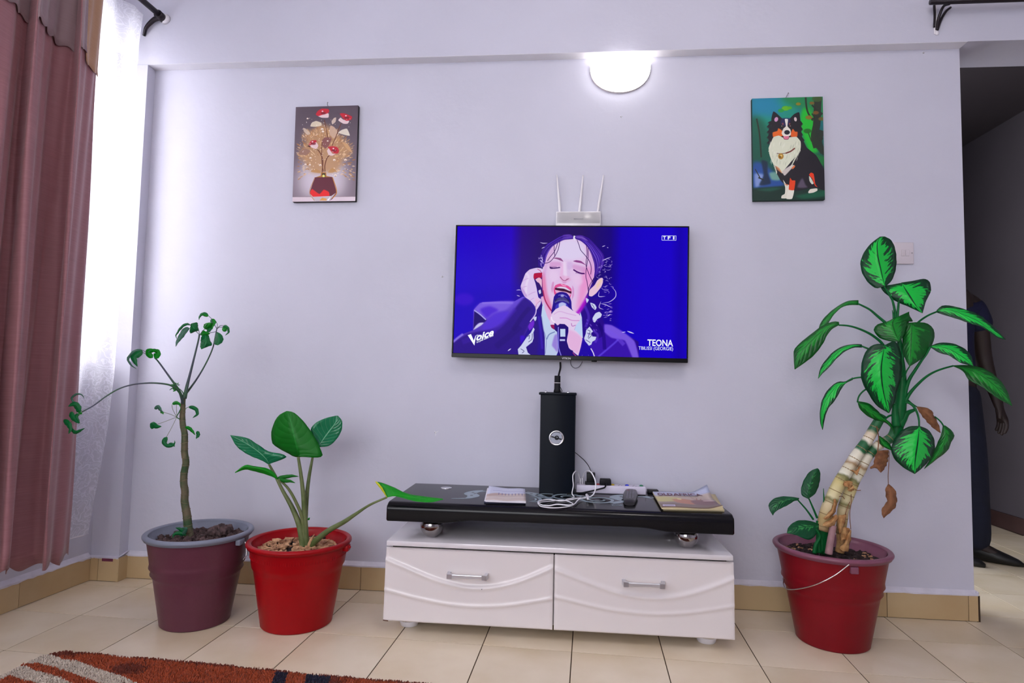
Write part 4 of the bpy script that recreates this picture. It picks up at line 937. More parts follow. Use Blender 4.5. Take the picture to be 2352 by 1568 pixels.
# ------------------------------------------------------------------ wall lamp
M['lampglass'] = mat('lit_lamp_glass', (1, 1, 1, 1), .3, emit=((1, .985, .97, 1), 6.0))
M['lampinner'] = mat('lit_lamp_bulb', (1, 1, 1, 1), .3, emit=((1, .985, .96, 1), 9.0))
M['lamprim'] = mat('lamp_back_plate', S(225, 215, 212), .4)
lx, lz, lw_, lh_ = .673, 2.2505, .1265, .119
t = thing('wall_lamp', (lx, 0, lz), 'lit white half-bowl lamp on the wall under the beam', 'lamp')
nu, nv = 40, 14
V = []; F = []
for i in range(nu+1):
    a = PI*i/nu                     # round the rim, left to right under the bowl
    ex = 2.0
    cx_ = -math.copysign(abs(math.cos(a))**(2/ex), math.cos(a)); sz_ = abs(math.sin(a))**.80
    for j in range(nv+1):
        b_ = PI/2*j/nv              # from the wall out to the middle of the bowl's lip
        V.append((lx+lw_*cx_*math.cos(b_), -.012-.060*math.sin(b_), lz-lh_*sz_*math.cos(b_)))
for i in range(nu):
    for j in range(nv):
        p = i*(nv+1)+j; F.append((p, p+nv+1, p+nv+2, p+1))
obj('glass_bowl', (V, F), M['lampglass'], t, solid=.003)
V = []
out_ = [(lx-lw_*1.02*math.copysign(abs(math.cos(PI*i/30))**1.0, math.cos(PI*i/30)), lz+.001-(lh_+.0028)*abs(math.sin(PI*i/30))**.80) for i in range(31)]
n = len(out_); V = [(p[0], -.0005, p[1]) for p in out_]+[(p[0], -.0125, p[1]) for p in out_]
obj('back_plate', (V, [tuple(range(n)), tuple(range(n, 2*n))[::-1]]+[(i, (i+1)%n, n+(i+1)%n, n+i) for i in range(n)]), M['lamprim'], t, smooth='auto')
obj('bulb', tube([(lx-.06, -.030, lz-.026), (lx+.06, -.030, lz-.026)], .010, 0, 10), M['lampinner'], t)

# ------------------------------------------------------------------ light switch
a = PY(2059, 556, -.009); b = PY(2100, 606, -.009)
x1, z1, z0 = b.x, a.z, b.z; x0 = x1-(z1-z0)*1.0; 
M['switch'] = mat('switch_plastic', S(205, 196, 204), .4)
t = thing('light_switch', ((x0+x1)/2, 0, (z0+z1)/2), 'white double light switch on the wall behind the top leaf', 'light switch')
obj('face_plate', box(x0, x1, -.009, -.0002, z0, z1, .003, 3), M['switch'], t)
for k in (0, 1):
    cx = x1-.042+.0165*k; obj('rocker', box(cx-.0065, cx+.0065, -.0125, -.008, (z0+z1)/2-.013, (z0+z1)/2+.013, .0015, 2, Matrix.Rotation(math.radians(7), 3, 'X')), M['switch'], t)
for xx in (x1-.008, x0+.008): obj('screw', tube([(xx, -.0105, (z0+z1)/2), (xx, -.008, (z0+z1)/2)], .0022, 0, 8), M['nail'], t)

# ------------------------------------------------------------------ router on the wall above the television
a = PY(1277, 485, -.035); b = PY(1380, 517, -.035)
M['router'] = mat('router_plastic', S(226, 222, 226), .22, coat=.4)
t = thing('router', ((a.x+b.x)/2, 0, a.z-.055), 'small white router with upright antennas behind the top of the television', 'router')
obj('case', box(a.x, b.x, -.0335, -.006, a.z-.085, a.z, .004, 3), M['router'], t)
obj('film', grid(9, 5, lambda u, v: (a.x+.004+(b.x-a.x-.008)*u, -.0350-.0012*abs(math.sin(u*13+v*5)), a.z-.05+.046*v)), mat('clear_film', (1, 1, 1, 1), .1, trans=.9), t, label='crinkled clear film')
M['greytext'] = mat('grey_lettering', S(140, 136, 150), .5)
q = PY(1329, 503.5, -.0385); text('maker_name', 'MERCUSYS', M['greytext'], t, (q.x, -.0386, q.z), .0042, bold=.01, width=.040)
for (bx, by), (tx, ty) in (((1286, 486), (1279, 402)), ((1331, 486), (1339, 402)), ((1373, 486), (1386, 402))):
    q0, q1 = PY(bx, by, -.012), PY(tx, ty, -.020)
    an = obj('antenna', tube([(q0.x, q0.y, q0.z-.03), (q0.x, q0.y, q0.z), (q0.x+(q1.x-q0.x)*.5, q1.y, (q0.z+q1.z)/2), (q1.x, q1.y, q1.z)], [.0064, .0060, .0046, .0026], 12, 8), M['router'], t)
# ------------------------------------------------------------------ television stand
XL, XR = -.172, 1.037
st = thing('tv_stand', ((XL+XR)/2, -.21, 0), 'long white television stand with a black glossy top on chrome balls', 'tv stand')
# black top: rounded front edge, underside arched between thick ends
def topsec(x):
    e = min(x-XL, XR-x); t = min(1, max(0, (e-.20)/.12)); t = t*t*(3-2*t)
    zb_ = .384+.012*t
    y0 = -.412
    pts = [(-.004, .450), (-.385, .450)]
    for k in range(1, 9):
        a = PI/2*k/8; pts.append((-.385-.027*math.sin(a), .4235+.0265*math.cos(a)))
    pts += [(-.412, zb_+.003), (-.409, zb_), (-.388, zb_), (-.384, .400), (-.004, .400)]
    return pts
xs = [XL, XL+.004]+[XL+.004+(XR-XL-.008)*k/60 for k in range(1, 60)]+[XR-.004, XR]
V = []; F = []; m_ = len(topsec(.4))
for i, x in enumerate(xs):
    edge_ = i in (0, len(xs)-1)
    for (y, z) in topsec(x):
        if edge_: z = z-.004 if z > .44 else (z+.002 if z < .40 else z); y = y+.004 if y < -.3 else y
        V.append((x, y, z))
for i in range(len(xs)-1):
    for k in range(m_): F.append((i*m_+k, (i+1)*m_+k, (i+1)*m_+(k+1) % m_, i*m_+(k+1) % m_))
F += [tuple(range(m_)), tuple(range((len(xs)-1)*m_, len(xs)*m_))[::-1]]
top = obj('top_slab', (V, F), M['blackgloss'], st, smooth='auto', label='glossy black top slab with thick ends')
# printed scroll pattern on the top (thin raised ink)
def flat_ribbon(pts, wds, z=.4504, h=.0003):
    C = catmull([(p[0], p[1], 0) for p in pts], max(20, len(pts)*7)); n = len(C); A = []; B = []
    for k in range(n):
        t = C[min(k+1, n-1)]-C[max(k-1, 0)]; t /= np.linalg.norm(t)+1e-9; ww = float(np.interp(k/(n-1), np.linspace(0, 1, len(wds)), wds))/2
        A.append((C[k][0]-t[1]*ww, C[k][1]+t[0]*ww)); B.append((C[k][0]+t[1]*ww, C[k][1]-t[0]*ww))
    V = [(a[0], a[1], z+h) for a in A]+[(b[0], b[1], z+h) for b in B]+[(a[0], a[1], z-h) for a in A]+[(b[0], b[1], z-h) for b in B]
    F = []
    for k in range(n-1): F += [(k, k+1, n+k+1, n+k), (k, 2*n+k, 2*n+k+1, k+1), (n+k, n+k+1, 3*n+k+1, 3*n+k)]
    return V, F
ct = crop(1000, 1090, 420/2352.); cr = crop(1300, 1060, 200/2352.)
def zz(pts): return [(q.x, q.y) for q in (PZ(p[0], p[1], .4504) for p in pts)]
def spiral(cx, cy, r0, r1, turns, w0, w1, ph=0): return flat_ribbon([(cx+(r0+(r1-r0)*k/24)*math.cos(ph+turns*2*PI*k/24), cy+(r0+(r1-r0)*k/24)*math.sin(ph+turns*2*PI*k/24)) for k in range(25)], [w0, w1])
p1 = PZ(1300, 1141, .4504); p2 = PZ(1375, 1147, .4504)
dec = join(flat_ribbon(zz(ct([(205, 304), (400, 300), (490, 270), (450, 240), (520, 215), (640, 205)])), [.002, .010, .045, .050, .040, .03]),
     flat_ribbon(zz(ct([(1160, 225), (1260, 245), (1380, 285), (1500, 305)])), [.03, .045, .04, .02]),
     flat_ribbon(zz(ct([(1200, 340), (1310, 345), (1350, 315), (1300, 285), (1200, 270)])), [.004, .012, .012, .004]),
     flat_ribbon(zz(ct([(1210, 320), (1280, 330), (1280, 300), (1200, 300)])), [.003, .008, .003]),
     spiral(p1.x, p1.y, .065, .014, 1.6, .014, .006), spiral(p1.x-.075, p1.y+.01, .045, .03, .8, .008, .006, 1), spiral(p2.x, p2.y, .072, .02, 1.7, .016, .008, 2),
     flat_ribbon(zz(cr([(1640, 960), (1560, 1040), (1440, 1010), (1345, 960), (1480, 915), (1600, 910)])), [.01, .02, .03, .05, .045, .03]),
     flat_ribbon(zz(cr([(1230, 1120), (1400, 1095), (1560, 1070), (1640, 1030)])), [.02, .03, .02, .004]),
     flat_ribbon(zz(cr([(1920, 940), (2080, 940), (2352, 985)])), [.012, .03, .022]),
     *[flat_ribbon(zz(cr([(1240+60*k, 1180-14*(k % 2)), (1290+60*k, 1165), (1330+60*k, 1185)])), [.004, .014, .003]) for k in range(4)])
obj('scroll_print', dec, M['decal'], top, smooth=False, fixn=False, kind='stuff', label='pale grey scroll pattern')
M['darkdot'] = mat('print_dot', S(52, 56, 70), .3)
dots = []
for x, y in ct([(483, 228), (510, 243), (465, 267), (628, 204), (1235, 245), (1300, 268), (1395, 290)])+cr([(1485, 945), (2300, 965)]):
    q = PZ(x, y, .4504); dots.append(prism([(q.x+.006*math.cos(a), q.y+.009*math.sin(a)) for a in np.linspace(0, 2*PI, 11)[:-1]], .4503, .4510))
obj('print_dots', join(*dots), M['darkdot'], top, smooth=False, kind='stuff')
q = PZ(1025, 1120, .4506); obj('support_disc', lathe([(0, .4528), (.0205, .4526), (.0225, .4515), (.0225, .4502)], q.x, q.y, 28), M['chrome'], top, label='polished disc over the ball support')
q = PZ(1570, 1174, .4506)
# ball supports with small collars
for bx, by in ((-.021, -.341), (.889, -.341), (-.022, -.07), (.890, -.07)):
    b_ = obj('ball_support', sphere((bx, by, .3582), .0416, 32, 20), M['ball'], st)
    obj('collar', lathe([(.0, .392), (.020, .392), (.022, .396), (.022, .3999)], bx, by, 24), M['chrome'], b_)
# lower cabinet
obj('lower_top', join(box(-.167, 1.032, -.415, -.012, .2985, .3165, .003, 2)), M['whitetop'], st, smooth='auto')
obj('carcass', box(-.150, 1.015, -.385, -.015, .045, .2985), M['whitegloss'], st, smooth=False)
obj('shadow_gap', box(-.150, 1.015, -.391, -.386, .286, .298), M['black'], st, smooth=False)
M['post'] = mat('handle_chrome', (.62, .62, .66, 1), .34, .9)
def drawer(x0, x1, side, k1, k2):
    z1_, z0_ = .2905, .0405
    nu, nv = 96, 64
    def ridge(u, v):
        c1_ = k1[0]+(k1[1]-k1[0])*math.sin(PI*min(1, max(0, u**1.12)))**1.0
        c2_ = k2[0]+(k2[1]-k2[0])*math.sin(PI*u**1.05)
        d = 0
        a = (v-c1_)/.030
        d += .0050*math.exp(-a*a)+.0030/(1+math.exp(-(v-c1_)/.018))
        a = (v-c2_)/.026
        d += .0036*math.exp(-a*a)-.0022/(1+math.exp(-(v-c2_)/.018))
        return d
    def fn(u, v):
        base = -.404-.014*v
        edge = min(u, 1-u)*(x1-x0); ev = min(v, 1-v)*(z1_-z0_); e = min(edge, ev)
        rd = .003*(1-min(1, e/.004))**2
        return (x0+(x1-x0)*u, base-ridge(u, v)+rd, z1_+(z0_-z1_)*v)
    V, F = grid(nu, nv, fn); n = len(V)
    V += [(v[0], -.389, v[2]) for v in V[:]]
    per = [i*nv for i in range(nu)]+[(nu-1)*nv+j for j in range(1, nv)]+[i*nv+nv-1 for i in range(nu-2, -1, -1)]+[j for j in range(nv-2, 0, -1)]
    F += [(per[k], per[(k+1) % len(per)], n+per[(k+1) % len(per)], n+per[k]) for k in range(len(per))]
    keep = sorted({n+p for p in per}); remap = {k: n+i for i, k in enumerate(keep)}
    V = V[:n]+[V[k] for k in keep]; F = [tuple(remap.get(i, i) for i in f) for f in F]
    F.append(tuple(remap[n+p] for p in per))
    d = obj('drawer', (V, F), M['whitegloss'], st, smooth='auto')
    return d
dw = [drawer(-.170, .4255, 0, (.17, .50), (.58, .745)), drawer(.4305, 1.036, 1, (.20, .51), (.56, .72))]
for d, px0, px1, py0, py1 in ((dw[0], 1027, 1118, 1322, 1328), (dw[1], 1432, 1527, 1340, 1347)):
    a, b = PY(px0, py0, -.435), PY(px1, py1, -.435); za = (a.z+b.z)/2+.001
    h = obj('handle', join(box(a.x+.016, b.x-.016, -.441, -.432, za-.0066, za+.0066, .002, 2)), mat('brushed_grip', (.80, .80, .84, 1), .35, .8), d, smooth=False)
    for s_, x in ((1, a.x), (-1, b.x)):
        V_ = [(x, -.4435), (x+s_*.017, -.4435), (x+s_*.017, -.431), (x+s_*.010, -.431), (x+s_*.009, -.409), (x-s_*.003, -.409)]
        V_ = V_ if s_ > 0 else V_[::-1]
        obj('end_post', prism([(p[0], p[1]) for p in V_], za-.0080, za+.0080), M['post'], h, smooth=False)
q = PY(1107, 1352, -.418); obj('chip', sphere((q.x, -.4225, q.z), .0016, 6, 4), M['black'], dw[0])
M['chipwood'] = mat('bare_chipboard', S(96, 64, 44), .9)
obj('chipped_corner', prism([(-.1702, -.4165), (-.1645, -.4195), (-.150, -.4215), (-.152, -.4185), (-.1702, -.4145)], .0400, .0428), M['chipwood'], dw[0], smooth=False, label='chipped brown corner')
for fx in (-.095, .960):
    for fy_ in (-.335, -.06):
        f_ = obj('foot', lathe([(0, 0), (.030, 0), (.032, .003), (.036, .018), (.036, .022)], fx, fy_, 28), M['whiteplastic'], st)
        obj('chrome_collar', lathe([(.036, .022), (.0435, .0235), (.0455, .030), (.044, .036), (.036, .038), (.036, .045)], fx, fy_, 28), M['chrome'], f_)
# black column for the cables, on the top slab against the wall
cxl, cxr, cyf, cyb = .3595, .5005, -.130, -.030
ol = [(cxl, cyb), (cxl, cyf+.012), (cxl+.004, cyf+.004), (cxl+.038, cyf), (cxr-.010, cyf), (cxr-.002, cyf+.004), (cxr, cyf+.012), (cxr, cyb)]
colm = obj('cable_column', prism(ol, .4502, .838), M['blackmetal'], st, smooth='auto', label='tall black faceted metal column behind the top')
obj('cap_plate', box(cxl-.006, cxr+.003, cyf-.006, cyb+.004, .838, .8475, .002, 2), M['blackmetal'], colm)
qb, qt = PY(1280, 895, -.085), PY(1281, 863, -.085)
pipe = obj('conduit', lathe([(.012, .846), (.0155, .850), (.0125, .862), (.0122, qt.z), (.010, qt.z+.001)], qb.x, -.085, 20, True), M['blackrub'], colm)
obj('cable_tie', lathe([(.0126, .8850), (.0136, .8852), (.0136, .8874), (.0126, .8876)], qb.x, -.085, 20), M['whiteplastic'], colm, label='white cable tie')
for sx_ in (1254, 1305):
    q = PY(sx_, 894, -.10); obj('screw_dome', sphere((q.x, -.10, .8475), .0066, 12, 8, 1, 1, .95), M['chrome'], colm)
obj('thin_tie_loop', tube([(qb.x+.010, -.096, .872), (qb.x+.016, -.099, .862), (qb.x+.019, -.10, .852), (qb.x+.016, -.098, .849)], .0014, 12, 6), M['blackrub'], colm)
# round chrome badge with its dark bar and ring
q = PY(1278, 1005.5, cyf-.001); bxc, bzc = q.x, q.z
def ring_y(cx, cz, prof, n=40):
    V, F = lathe([(r, y) for r, y in prof], 0, 0, n); return [(cx+v[0], v[2], cz+v[1]) for v in V], F
bd = obj('badge_ring', ring_y(bxc, bzc, [(.0195, cyf-.0002), (.030, cyf-.0002), (.0305, cyf-.004), (.0285, cyf-.007), (.0245, cyf-.006), (.0225, cyf-.001), (.0195, cyf-.0002)]), M['chrome'], colm)
M['badgeface'] = mat('badge_face', S(150, 154, 168), .3, .4)
obj('badge_face', ring_y(bxc, bzc, [(0, cyf-.0015), (.0235, cyf-.0015)]), M['badgeface'], bd)
R_ = Matrix.Rotation(math.radians(14), 3, 'Y')
obj('badge_bar', join(box(bxc-.021, bxc+.021, cyf-.0032, cyf-.0018, bzc-.0022, bzc+.0026, 0, 1, R_), ring_y(bxc+.0015, bzc+.001, [(.0040, cyf-.0018), (.0040, cyf-.0044), (.0088, cyf-.0044), (.0088, cyf-.0018)], 24)), M['black'], bd, smooth=False)

# ------------------------------------------------------------------ cables at the column
def cable(name, pts, r, mt, label, n=40, cat='cable', seg=8):
    p0 = pts[0]; return tagset(obj(name, tube(pts, r, n, seg), mt), label, cat)
p = [PY(1287, 832, -.045), PY(1287, 845, -.06), PY(1284, 858, -.075), PY(1282, 868, -.085)]
cable('power_cable', [tuple(v) for v in p], .0038, M['blackrub'], 'thick black cable dropping from the television into the black column', 20)
p = [PY(x, y, -.012) for x, y in ((1311, 826), (1311, 836), (1316, 843), (1323, 845), (1331, 841), (1338, 830))]
M['greycable'] = mat('grey_cable', S(96, 92, 108), .5)
cable('loop_cable', [tuple(v) for v in p], .0013, M['greycable'], 'thin grey cable loop hanging below the television', 30)
p = [PY(1320, 1038, -.032), PY(1330, 1046, -.030), PY(1343, 1058, -.026), PY(1352, 1070, -.026), PY(1358, 1083, -.030)]
cable('adapter_cable', [tuple(v) for v in p], .0014, M['blackrub'], 'thin black cable from behind the column down to the adapter', 24)
# power strip
a = PZ(1323, 1132, .4506); sxl, sxr = a.x, PZ(1484, 1137, .4506).x; syf = -.098; syb = syf+.052; szt = .4820
M['strip'] = mat('power_strip_plastic', S(214, 208, 226), .35)
ps = thing('power_strip', ((sxl+sxr)/2, (syf+syb)/2, .4505), 'white power strip with coloured buttons lying behind the remote control', 'power strip')
obj('housing', box(sxl, sxr, syf, syb, .4508, szt, .005, 3), M['strip'], ps)
def sx_at(px): return PY(px, 1112, (syf+syb)/2).x
for px, c_, nm in ((1373.5, S(150, 40, 44), 'red'), (1407, S(190, 160, 20), 'yellow'), (1440, S(30, 50, 200), 'blue'), (1473, S(30, 120, 84), 'green')):
    x = sx_at(px); obj('button', sphere((x, (syf+syb)/2, szt), .0085, 14, 8, 1, 1, .62), mat(nm+'_button', c_, .35), ps, label=nm+' round button')
for px in (1424, 1457):
    x = sx_at(px)
    obj('socket', join(*[box(x+dx-.0018, x+dx+.0018, (syf+syb)/2+dy-.003, (syf+syb)/2+dy+.003, szt-.001, szt+.0004) for dx, dy in ((-.006, -.006), (.006, -.006), (0, .008))]), M['black'], ps, smooth=False)
ps.rotation_euler = (0, 0, 0)
ym = (syf+syb)/2
# black adapter block, black plug, two white usb plugs and their cables
a = PY(1345, 1112, ym); b = PY(1367, 1085, ym)
ad = thing('adapter', ((a.x+b.x)/2, ym, szt), 'tall black charger block plugged upright into the power strip', 'charger')
obj('block', box(a.x+.004, b.x, ym-.013, ym+.013, szt, b.z, .002, 2), M['black'], ad); obj('plug_base', box(a.x-.002, b.x, ym-.018, ym+.018, szt+.0005, szt+.010, .002, 2), M['black'], ad)
a = PY(1378, 1113, ym); b = PY(1403, 1099.5, ym)
pl = thing('power_plug', ((a.x+b.x)/2, ym, szt), 'black three-pin plug in the power strip between the red and yellow buttons', 'plug')
V_, F_ = box(a.x, b.x, ym-.017, ym+.017, szt+.0005, b.z, .003, 2)
xm = (a.x+b.x)/2; V_ = [(xm+(v[0]-xm)*(1.06 if v[2] < szt+.006 else (.86 if szt+.006 < v[2] < szt+.012 else 1)), v[1], v[2]) for v in V_]
obj('plug_body', (V_, F_), M['blackrub'], pl)
p = [(xm, ym-.015, szt+.008), (xm-.001, ym-.030, szt+.004)]+[tuple(PY(x, y, syf-.012)) for x, y in ((1389, 1119), (1372, 1124), (1350, 1129), (1335, 1132))]+[tuple(PZ(x, y, .4545)) for x, y in ((1325, 1132),)]+[(.495, -.135, .4545), (.47, -.145, .4545)]
obj('cord', tube(p, .0033, 50, 8), M['blackrub'], pl)
for px0, px1, nm in ((1332.5, 1331, 'left'), (1337.5, 1338, 'right')):
    q0, q1 = PY(px0, 1112, ym), PY(px1, 1098, ym)
    obj('usb_plug', box(q0.x-.0022, q0.x+.0022, ym-.004, ym+.004, szt, q1.z, .001), M['whiteplastic'], ps)
wc = M['wcable'] = mat('white_cable', S(238, 236, 242), .4)
zt = .4530
# left usb cable: up, over, down the column's side, into the coil
cable('white_cable', [tuple(PY(1331, 1098, ym)), tuple(PY(1328, 1087, -.08)), tuple(PY(1322, 1082, -.115)), tuple(PY(1316, 1091, -.15)), tuple(PY(1316, 1103, -.155)), tuple(PY(1317, 1115, -.16)), tuple(PY(1314, 1133, -.165)), tuple(PZ(1318, 1139, zt)), tuple(PZ(1317, 1143, zt)), tuple(PZ(1302, 1146, zt)), tuple(PZ(1300, 1148, zt))], .0022, wc, 'slim white cable looping down beside the column from the left socket', 90)
cable('white_cable', [tuple(PY(1338, 1098, ym)), tuple(PY(1342, 1086, -.085)), tuple(PY(1350, 1081, -.13)), tuple(PY(1359, 1086, -.18)), tuple(PY(1367, 1103, -.205)), tuple(PY(1368, 1120, -.215)), tuple(PY(1363, 1135, -.215)), tuple(PZ(1352, 1142, .455)), tuple(PZ(1330, 1144, zt)), tuple(PZ(1290, 1150, zt)), tuple(PZ(1262, 1147, zt)), tuple(PZ(1244, 1149, zt)), tuple(PZ(1236, 1154, zt)), tuple(PZ(1246, 1160, zt)), tuple(PZ(1262, 1161, .4560)), tuple(PZ(1280, 1158, .4575)), tuple(PZ(1305, 1160, .4575)), tuple(PZ(1318, 1158, .4575)), tuple(PZ(1328, 1148, .4585)), tuple(PZ(1336, 1144, .4590)), tuple(PZ(1352, 1142, .4595)), tuple(PZ(1349, 1136, .462))], .0026, wc, 'thick white charging cable with one tall loop and a flat coil on the black top', 200)
q = PZ(1348, 1136, .462)
p = [tuple(PZ(x, y, z)) for x, y, z in ((1236, 1157, zt), (1244, 1163, zt), (1270, 1166, zt), (1300, 1164, zt), (1316, 1160, zt+.001), (1310, 1153, zt), (1290, 1148, zt), (1262, 1151, zt+.001), (1242, 1153, .4585), (1236, 1157, .458))]
cable('white_cable', p, .0019, wc, 'lowest flat loop of white cable nearest the front edge of the black top', 90)
uq = [PZ(1348, 1139, .4590), PZ(1351, 1145, .4590)]
tagset(obj('cable_connector', tube([tuple(PZ(1350.5, 1146, .4625)), tuple(PZ(1349, 1141, .4640)), tuple(PZ(1347.5, 1136, .4655))], [.0040, .0050], 8, 10), M['whiteplastic']), 'white plug end lying on the crossing white cables', 'plug')
# remote control
a = PZ(1448, 1158, .452); 
rc = thing('remote_control', (a.x, a.y+.07, .451), 'dark grey remote control pointing at the viewer on the black top', 'remote control')
M['remote'] = mat('remote_plastic', S(36, 32, 38), .35)
pf, pb = PZ(1446, 1160, .452), PZ(1449, 1134, .452)
n = 20; V = []; F = []
for k in range(n+1):
    t_ = k/n; c = pf.lerp(pb, t_); wd = (.0205+.006*math.sin(PI*min(1, t_*1.1)**1.5)+.003*t_)*(.86 if k in (0, n) else 1); hh = (.019+.004*t_)*(.7 if k in (0, n) else 1)
    for s_ in range(14):
        a_ = 2*PI*s_/14; V.append((c.x+wd*math.copysign(abs(math.cos(a_))**.7, math.cos(a_)), c.y, .4508+hh/2+hh/2*math.copysign(abs(math.sin(a_))**.6, math.sin(a_))))
for k in range(n):
    for s_ in range(14): F.append((k*14+s_, (k+1)*14+s_, (k+1)*14+(s_+1) % 14, k*14+(s_+1) % 14))
F += [tuple(range(14)), tuple(range(n*14, n*14+14))[::-1]]
obj('body', (V, F), M['remote'], rc, smooth='auto')
for r in range(7):
    for c_ in range(3):
        t_ = .22+.105*r; c = pf.lerp(pb, t_); hh = .019+.004*t_
        obj('button', sphere((c.x+(c_-1)*.0105, c.y, .4508+hh), .0034, 8, 6, 1, 1, .45), mat('remote_button', S(150, 40, 60), .4) if (r == 6 and c_ == 0) else M['greytext'], rc, smooth=True)
# leaflets / booklets
M['paper'] = mat('paper', S(228, 224, 232), .7)
bkc = Canvas(300, 200, lambda p: p, (214, 216, 238))
bkc.poly([(0, 118), (60, 104), (300, 92), (300, 200), (0, 200)], (206, 190, 184), 6, 1, smooth=False); bkc.poly([(0, 120), (80, 100), (180, 96), (80, 134), (0, 150)], (190, 160, 150), 5, .8)
bkc.line([(40, 62), (150, 56), (285, 64)], 3, (120, 124, 190), .6)
for k in range(8): bkc.line([(92+26*k, 92), (92+26*k, 124)], 4, (90, 84, 140), 1.4); bkc.ell((92+26*k, 98), 6, 5, (110, 104, 160), 2, .8)
bkc.line([(30, 30), (70, 28)], 3, (180, 180, 214), 1); bkc.line([(0, 165), (300, 150)], 8, (226, 214, 210), 3)
def sheet_stack(name, corners, z0, h, pages, cover, label, cat, lift=None, group=None):
    c = sum((Vector(q) for q in corners), Vector())/4
    t = thing(name, (c.x, c.y, z0), label, cat, group)
    def qp(u, v, z): # u across, v back->front
        a = Vector(corners[0]).lerp(Vector(corners[1]), u); b = Vector(corners[3]).lerp(Vector(corners[2]), u); p = a.lerp(b, v); return (p.x, p.y, z+(lift(u, v) if lift else 0))
    nn = 14
    V = []; F = []
    for lvl, z in ((0, z0), (1, z0+h)):
        for i in range(nn):
            for j in range(nn):
                p = qp(i/(nn-1), j/(nn-1), z); V.append((p[0], p[1], z if (lvl == 0 and not False) else p[2]))
    def idx(l, i, j): return l*nn*nn+i*nn+j
    for i in range(nn-1):
        for j in range(nn-1):
            F.append((idx(0, i, j), idx(0, i, j+1), idx(0, i+1, j+1), idx(0, i+1, j)))
            F.append((idx(1, i, j), idx(1, i+1, j), idx(1, i+1, j+1), idx(1, i, j+1)))
    for i in range(nn-1):
        for j in (0, nn-1): F.append((idx(0, i, j), idx(0, i+1, j), idx(1, i+1, j), idx(1, i, j)))
        for j2 in (0, nn-1): F.append((idx(0, j2, i), idx(0, j2, i+1), idx(1, j2, i+1), idx(1, j2, i)))
    obj('pages', (V, F), pages, t, smooth=False)
    V2, F2 = grid(nn, nn, lambda u, v: tuple(Vector(qp(u, v, z0+h+.0007))))
    UV = [(i/(nn-1), 1-j/(nn-1)) for i in range(nn) for j in range(nn)]
    obj('cover', (V2, F2), cover, t, uv=UV, solid=.0005, fixn=False)
    return t
cor = [tuple(PZ(x, y, .4515)) for x, y in ((1120, 1124), (1206, 1128), (1208, 1157), (1113, 1155))]
M['navy'] = mat('navy_cover', S(30, 30, 70), .5)
sheet_stack('booklet', [(p[0]-.002, p[1]+.003, 0) for p in cor], .4508, .006, M['navy'], M['paper'], 'dark blue edged notebook under the printed leaflet', 'notebook')
cor = [tuple(PZ(x, y, .465)) for x, y in ((1123, 1118), (1206, 1123), (1208, 1151), (1115, 1148))]
sheet_stack('leaflet', cor, .4585, .0065, M['paper'], image_mat('leaflet_print', bkc.image('leaflet_print'), .5), 'printed white leaflet with a row of small trees on top of the notebook', 'leaflet', lift=lambda u, v: .004*max(0, 1-u*4)*max(0, 1-v*2)+.0015*math.sin(u*9))
# magazines
mg = Canvas(420, 560, lambda p: p, (190, 196, 224))
mg.poly([(0, 150), (420, 130), (420, 560), (0, 560)], (196, 178, 166), 20, 1, ((120, 96, 90), (200, 240), (200, 540)), smooth=False)
mg.poly([(0, 200), (150, 220), (220, 330), (60, 380), (0, 360)], (206, 196, 120), 14, .9)
mg.poly([(110, 290), (200, 260), (300, 330), (240, 440), (130, 400)], (196, 124, 92), 10, .9); mg.poly([(240, 320), (290, 280), (400, 300), (420, 400), (420, 480), (260, 440)], (120, 76, 84), 10, .9)
mg.poly([(0, 430), (420, 470), (420, 560), (0, 560)], (118, 96, 84), 12, .8)
for P_ in ([(260, 200), (300, 300)], [(300, 210), (290, 310)], [(330, 240), (300, 330)]): mg.line(P_, 8, (150, 90, 70), 3, .8)
mg.poly([(150, 250), (180, 250), (176, 300), (150, 290)], (226, 214, 150), 2); mg.poly([(330, 300), (410, 306), (412, 330), (340, 326)], (222, 196, 196), 3); mg.poly([(18, 470), (104, 476), (100, 530), (14, 520)], (206, 196, 222), 1, smooth=False)
for k in range(5): mg.line([(26, 482+9*k), (94, 486+9*k)], 3, (120, 110, 140), .5)
mg.line([(20, 128), (400, 118)], 4, (150, 150, 184), 1)
M['pagesy'] = mat('magazine_pages', S(206, 190, 150), .7)
cor2 = [tuple(PZ(x, y, .4515)) for x, y in ((1497, 1131), (1640, 1138), (1661, 1174), (1521, 1171))]
def lf(u, v):  # curled far right and near right corners
    return .030*max(0, u-.72)/.28*max(0, 1-v*2.6)+.010*max(0, u-.8)/.2*max(0, v-.75)/.25+.0015*math.sin(u*7)
sheet_stack('magazine', [(p[0]+.004, p[1], 0) for p in cor2], .4508, .0055, M['pagesy'], M['pagesy'], 'lower magazine peeping out under the top one at the right end of the stand', 'magazine', group=None)
cor3 = [tuple(PZ(x, y, .463)) for x, y in ((1499, 1129), (1624, 1131), (1660, 1168), (1520, 1165))]
mgz = sheet_stack('magazine', cor3, .4572, .0055, M['pagesy'], image_mat('magazine_print', mg.image('magazine_print'), .35), 'top magazine with a curled corner and faded cover at the right end of the stand', 'magazine', lift=lf)
M['redtext'] = mat('maroon_lettering', S(104, 40, 66), .5)
c0, c1_, c2_, c3_ = [Vector((p[0], p[1], .4645)) for p in cor3]
rt = (c1_-c0).normalized(); upv = (c0-c3_).normalized()
for s_, u0, wd in (('OLD', .185, .058), ('AFRICA', .585, .112)):
    base = c0.lerp(c1_, u0)+(c3_-c0)*.30; text('masthead_text', s_, M['redtext'], mgz, base+Vector((0, 0, .0022)), .046, right=rt, up=upv, bold=.03, width=wd)
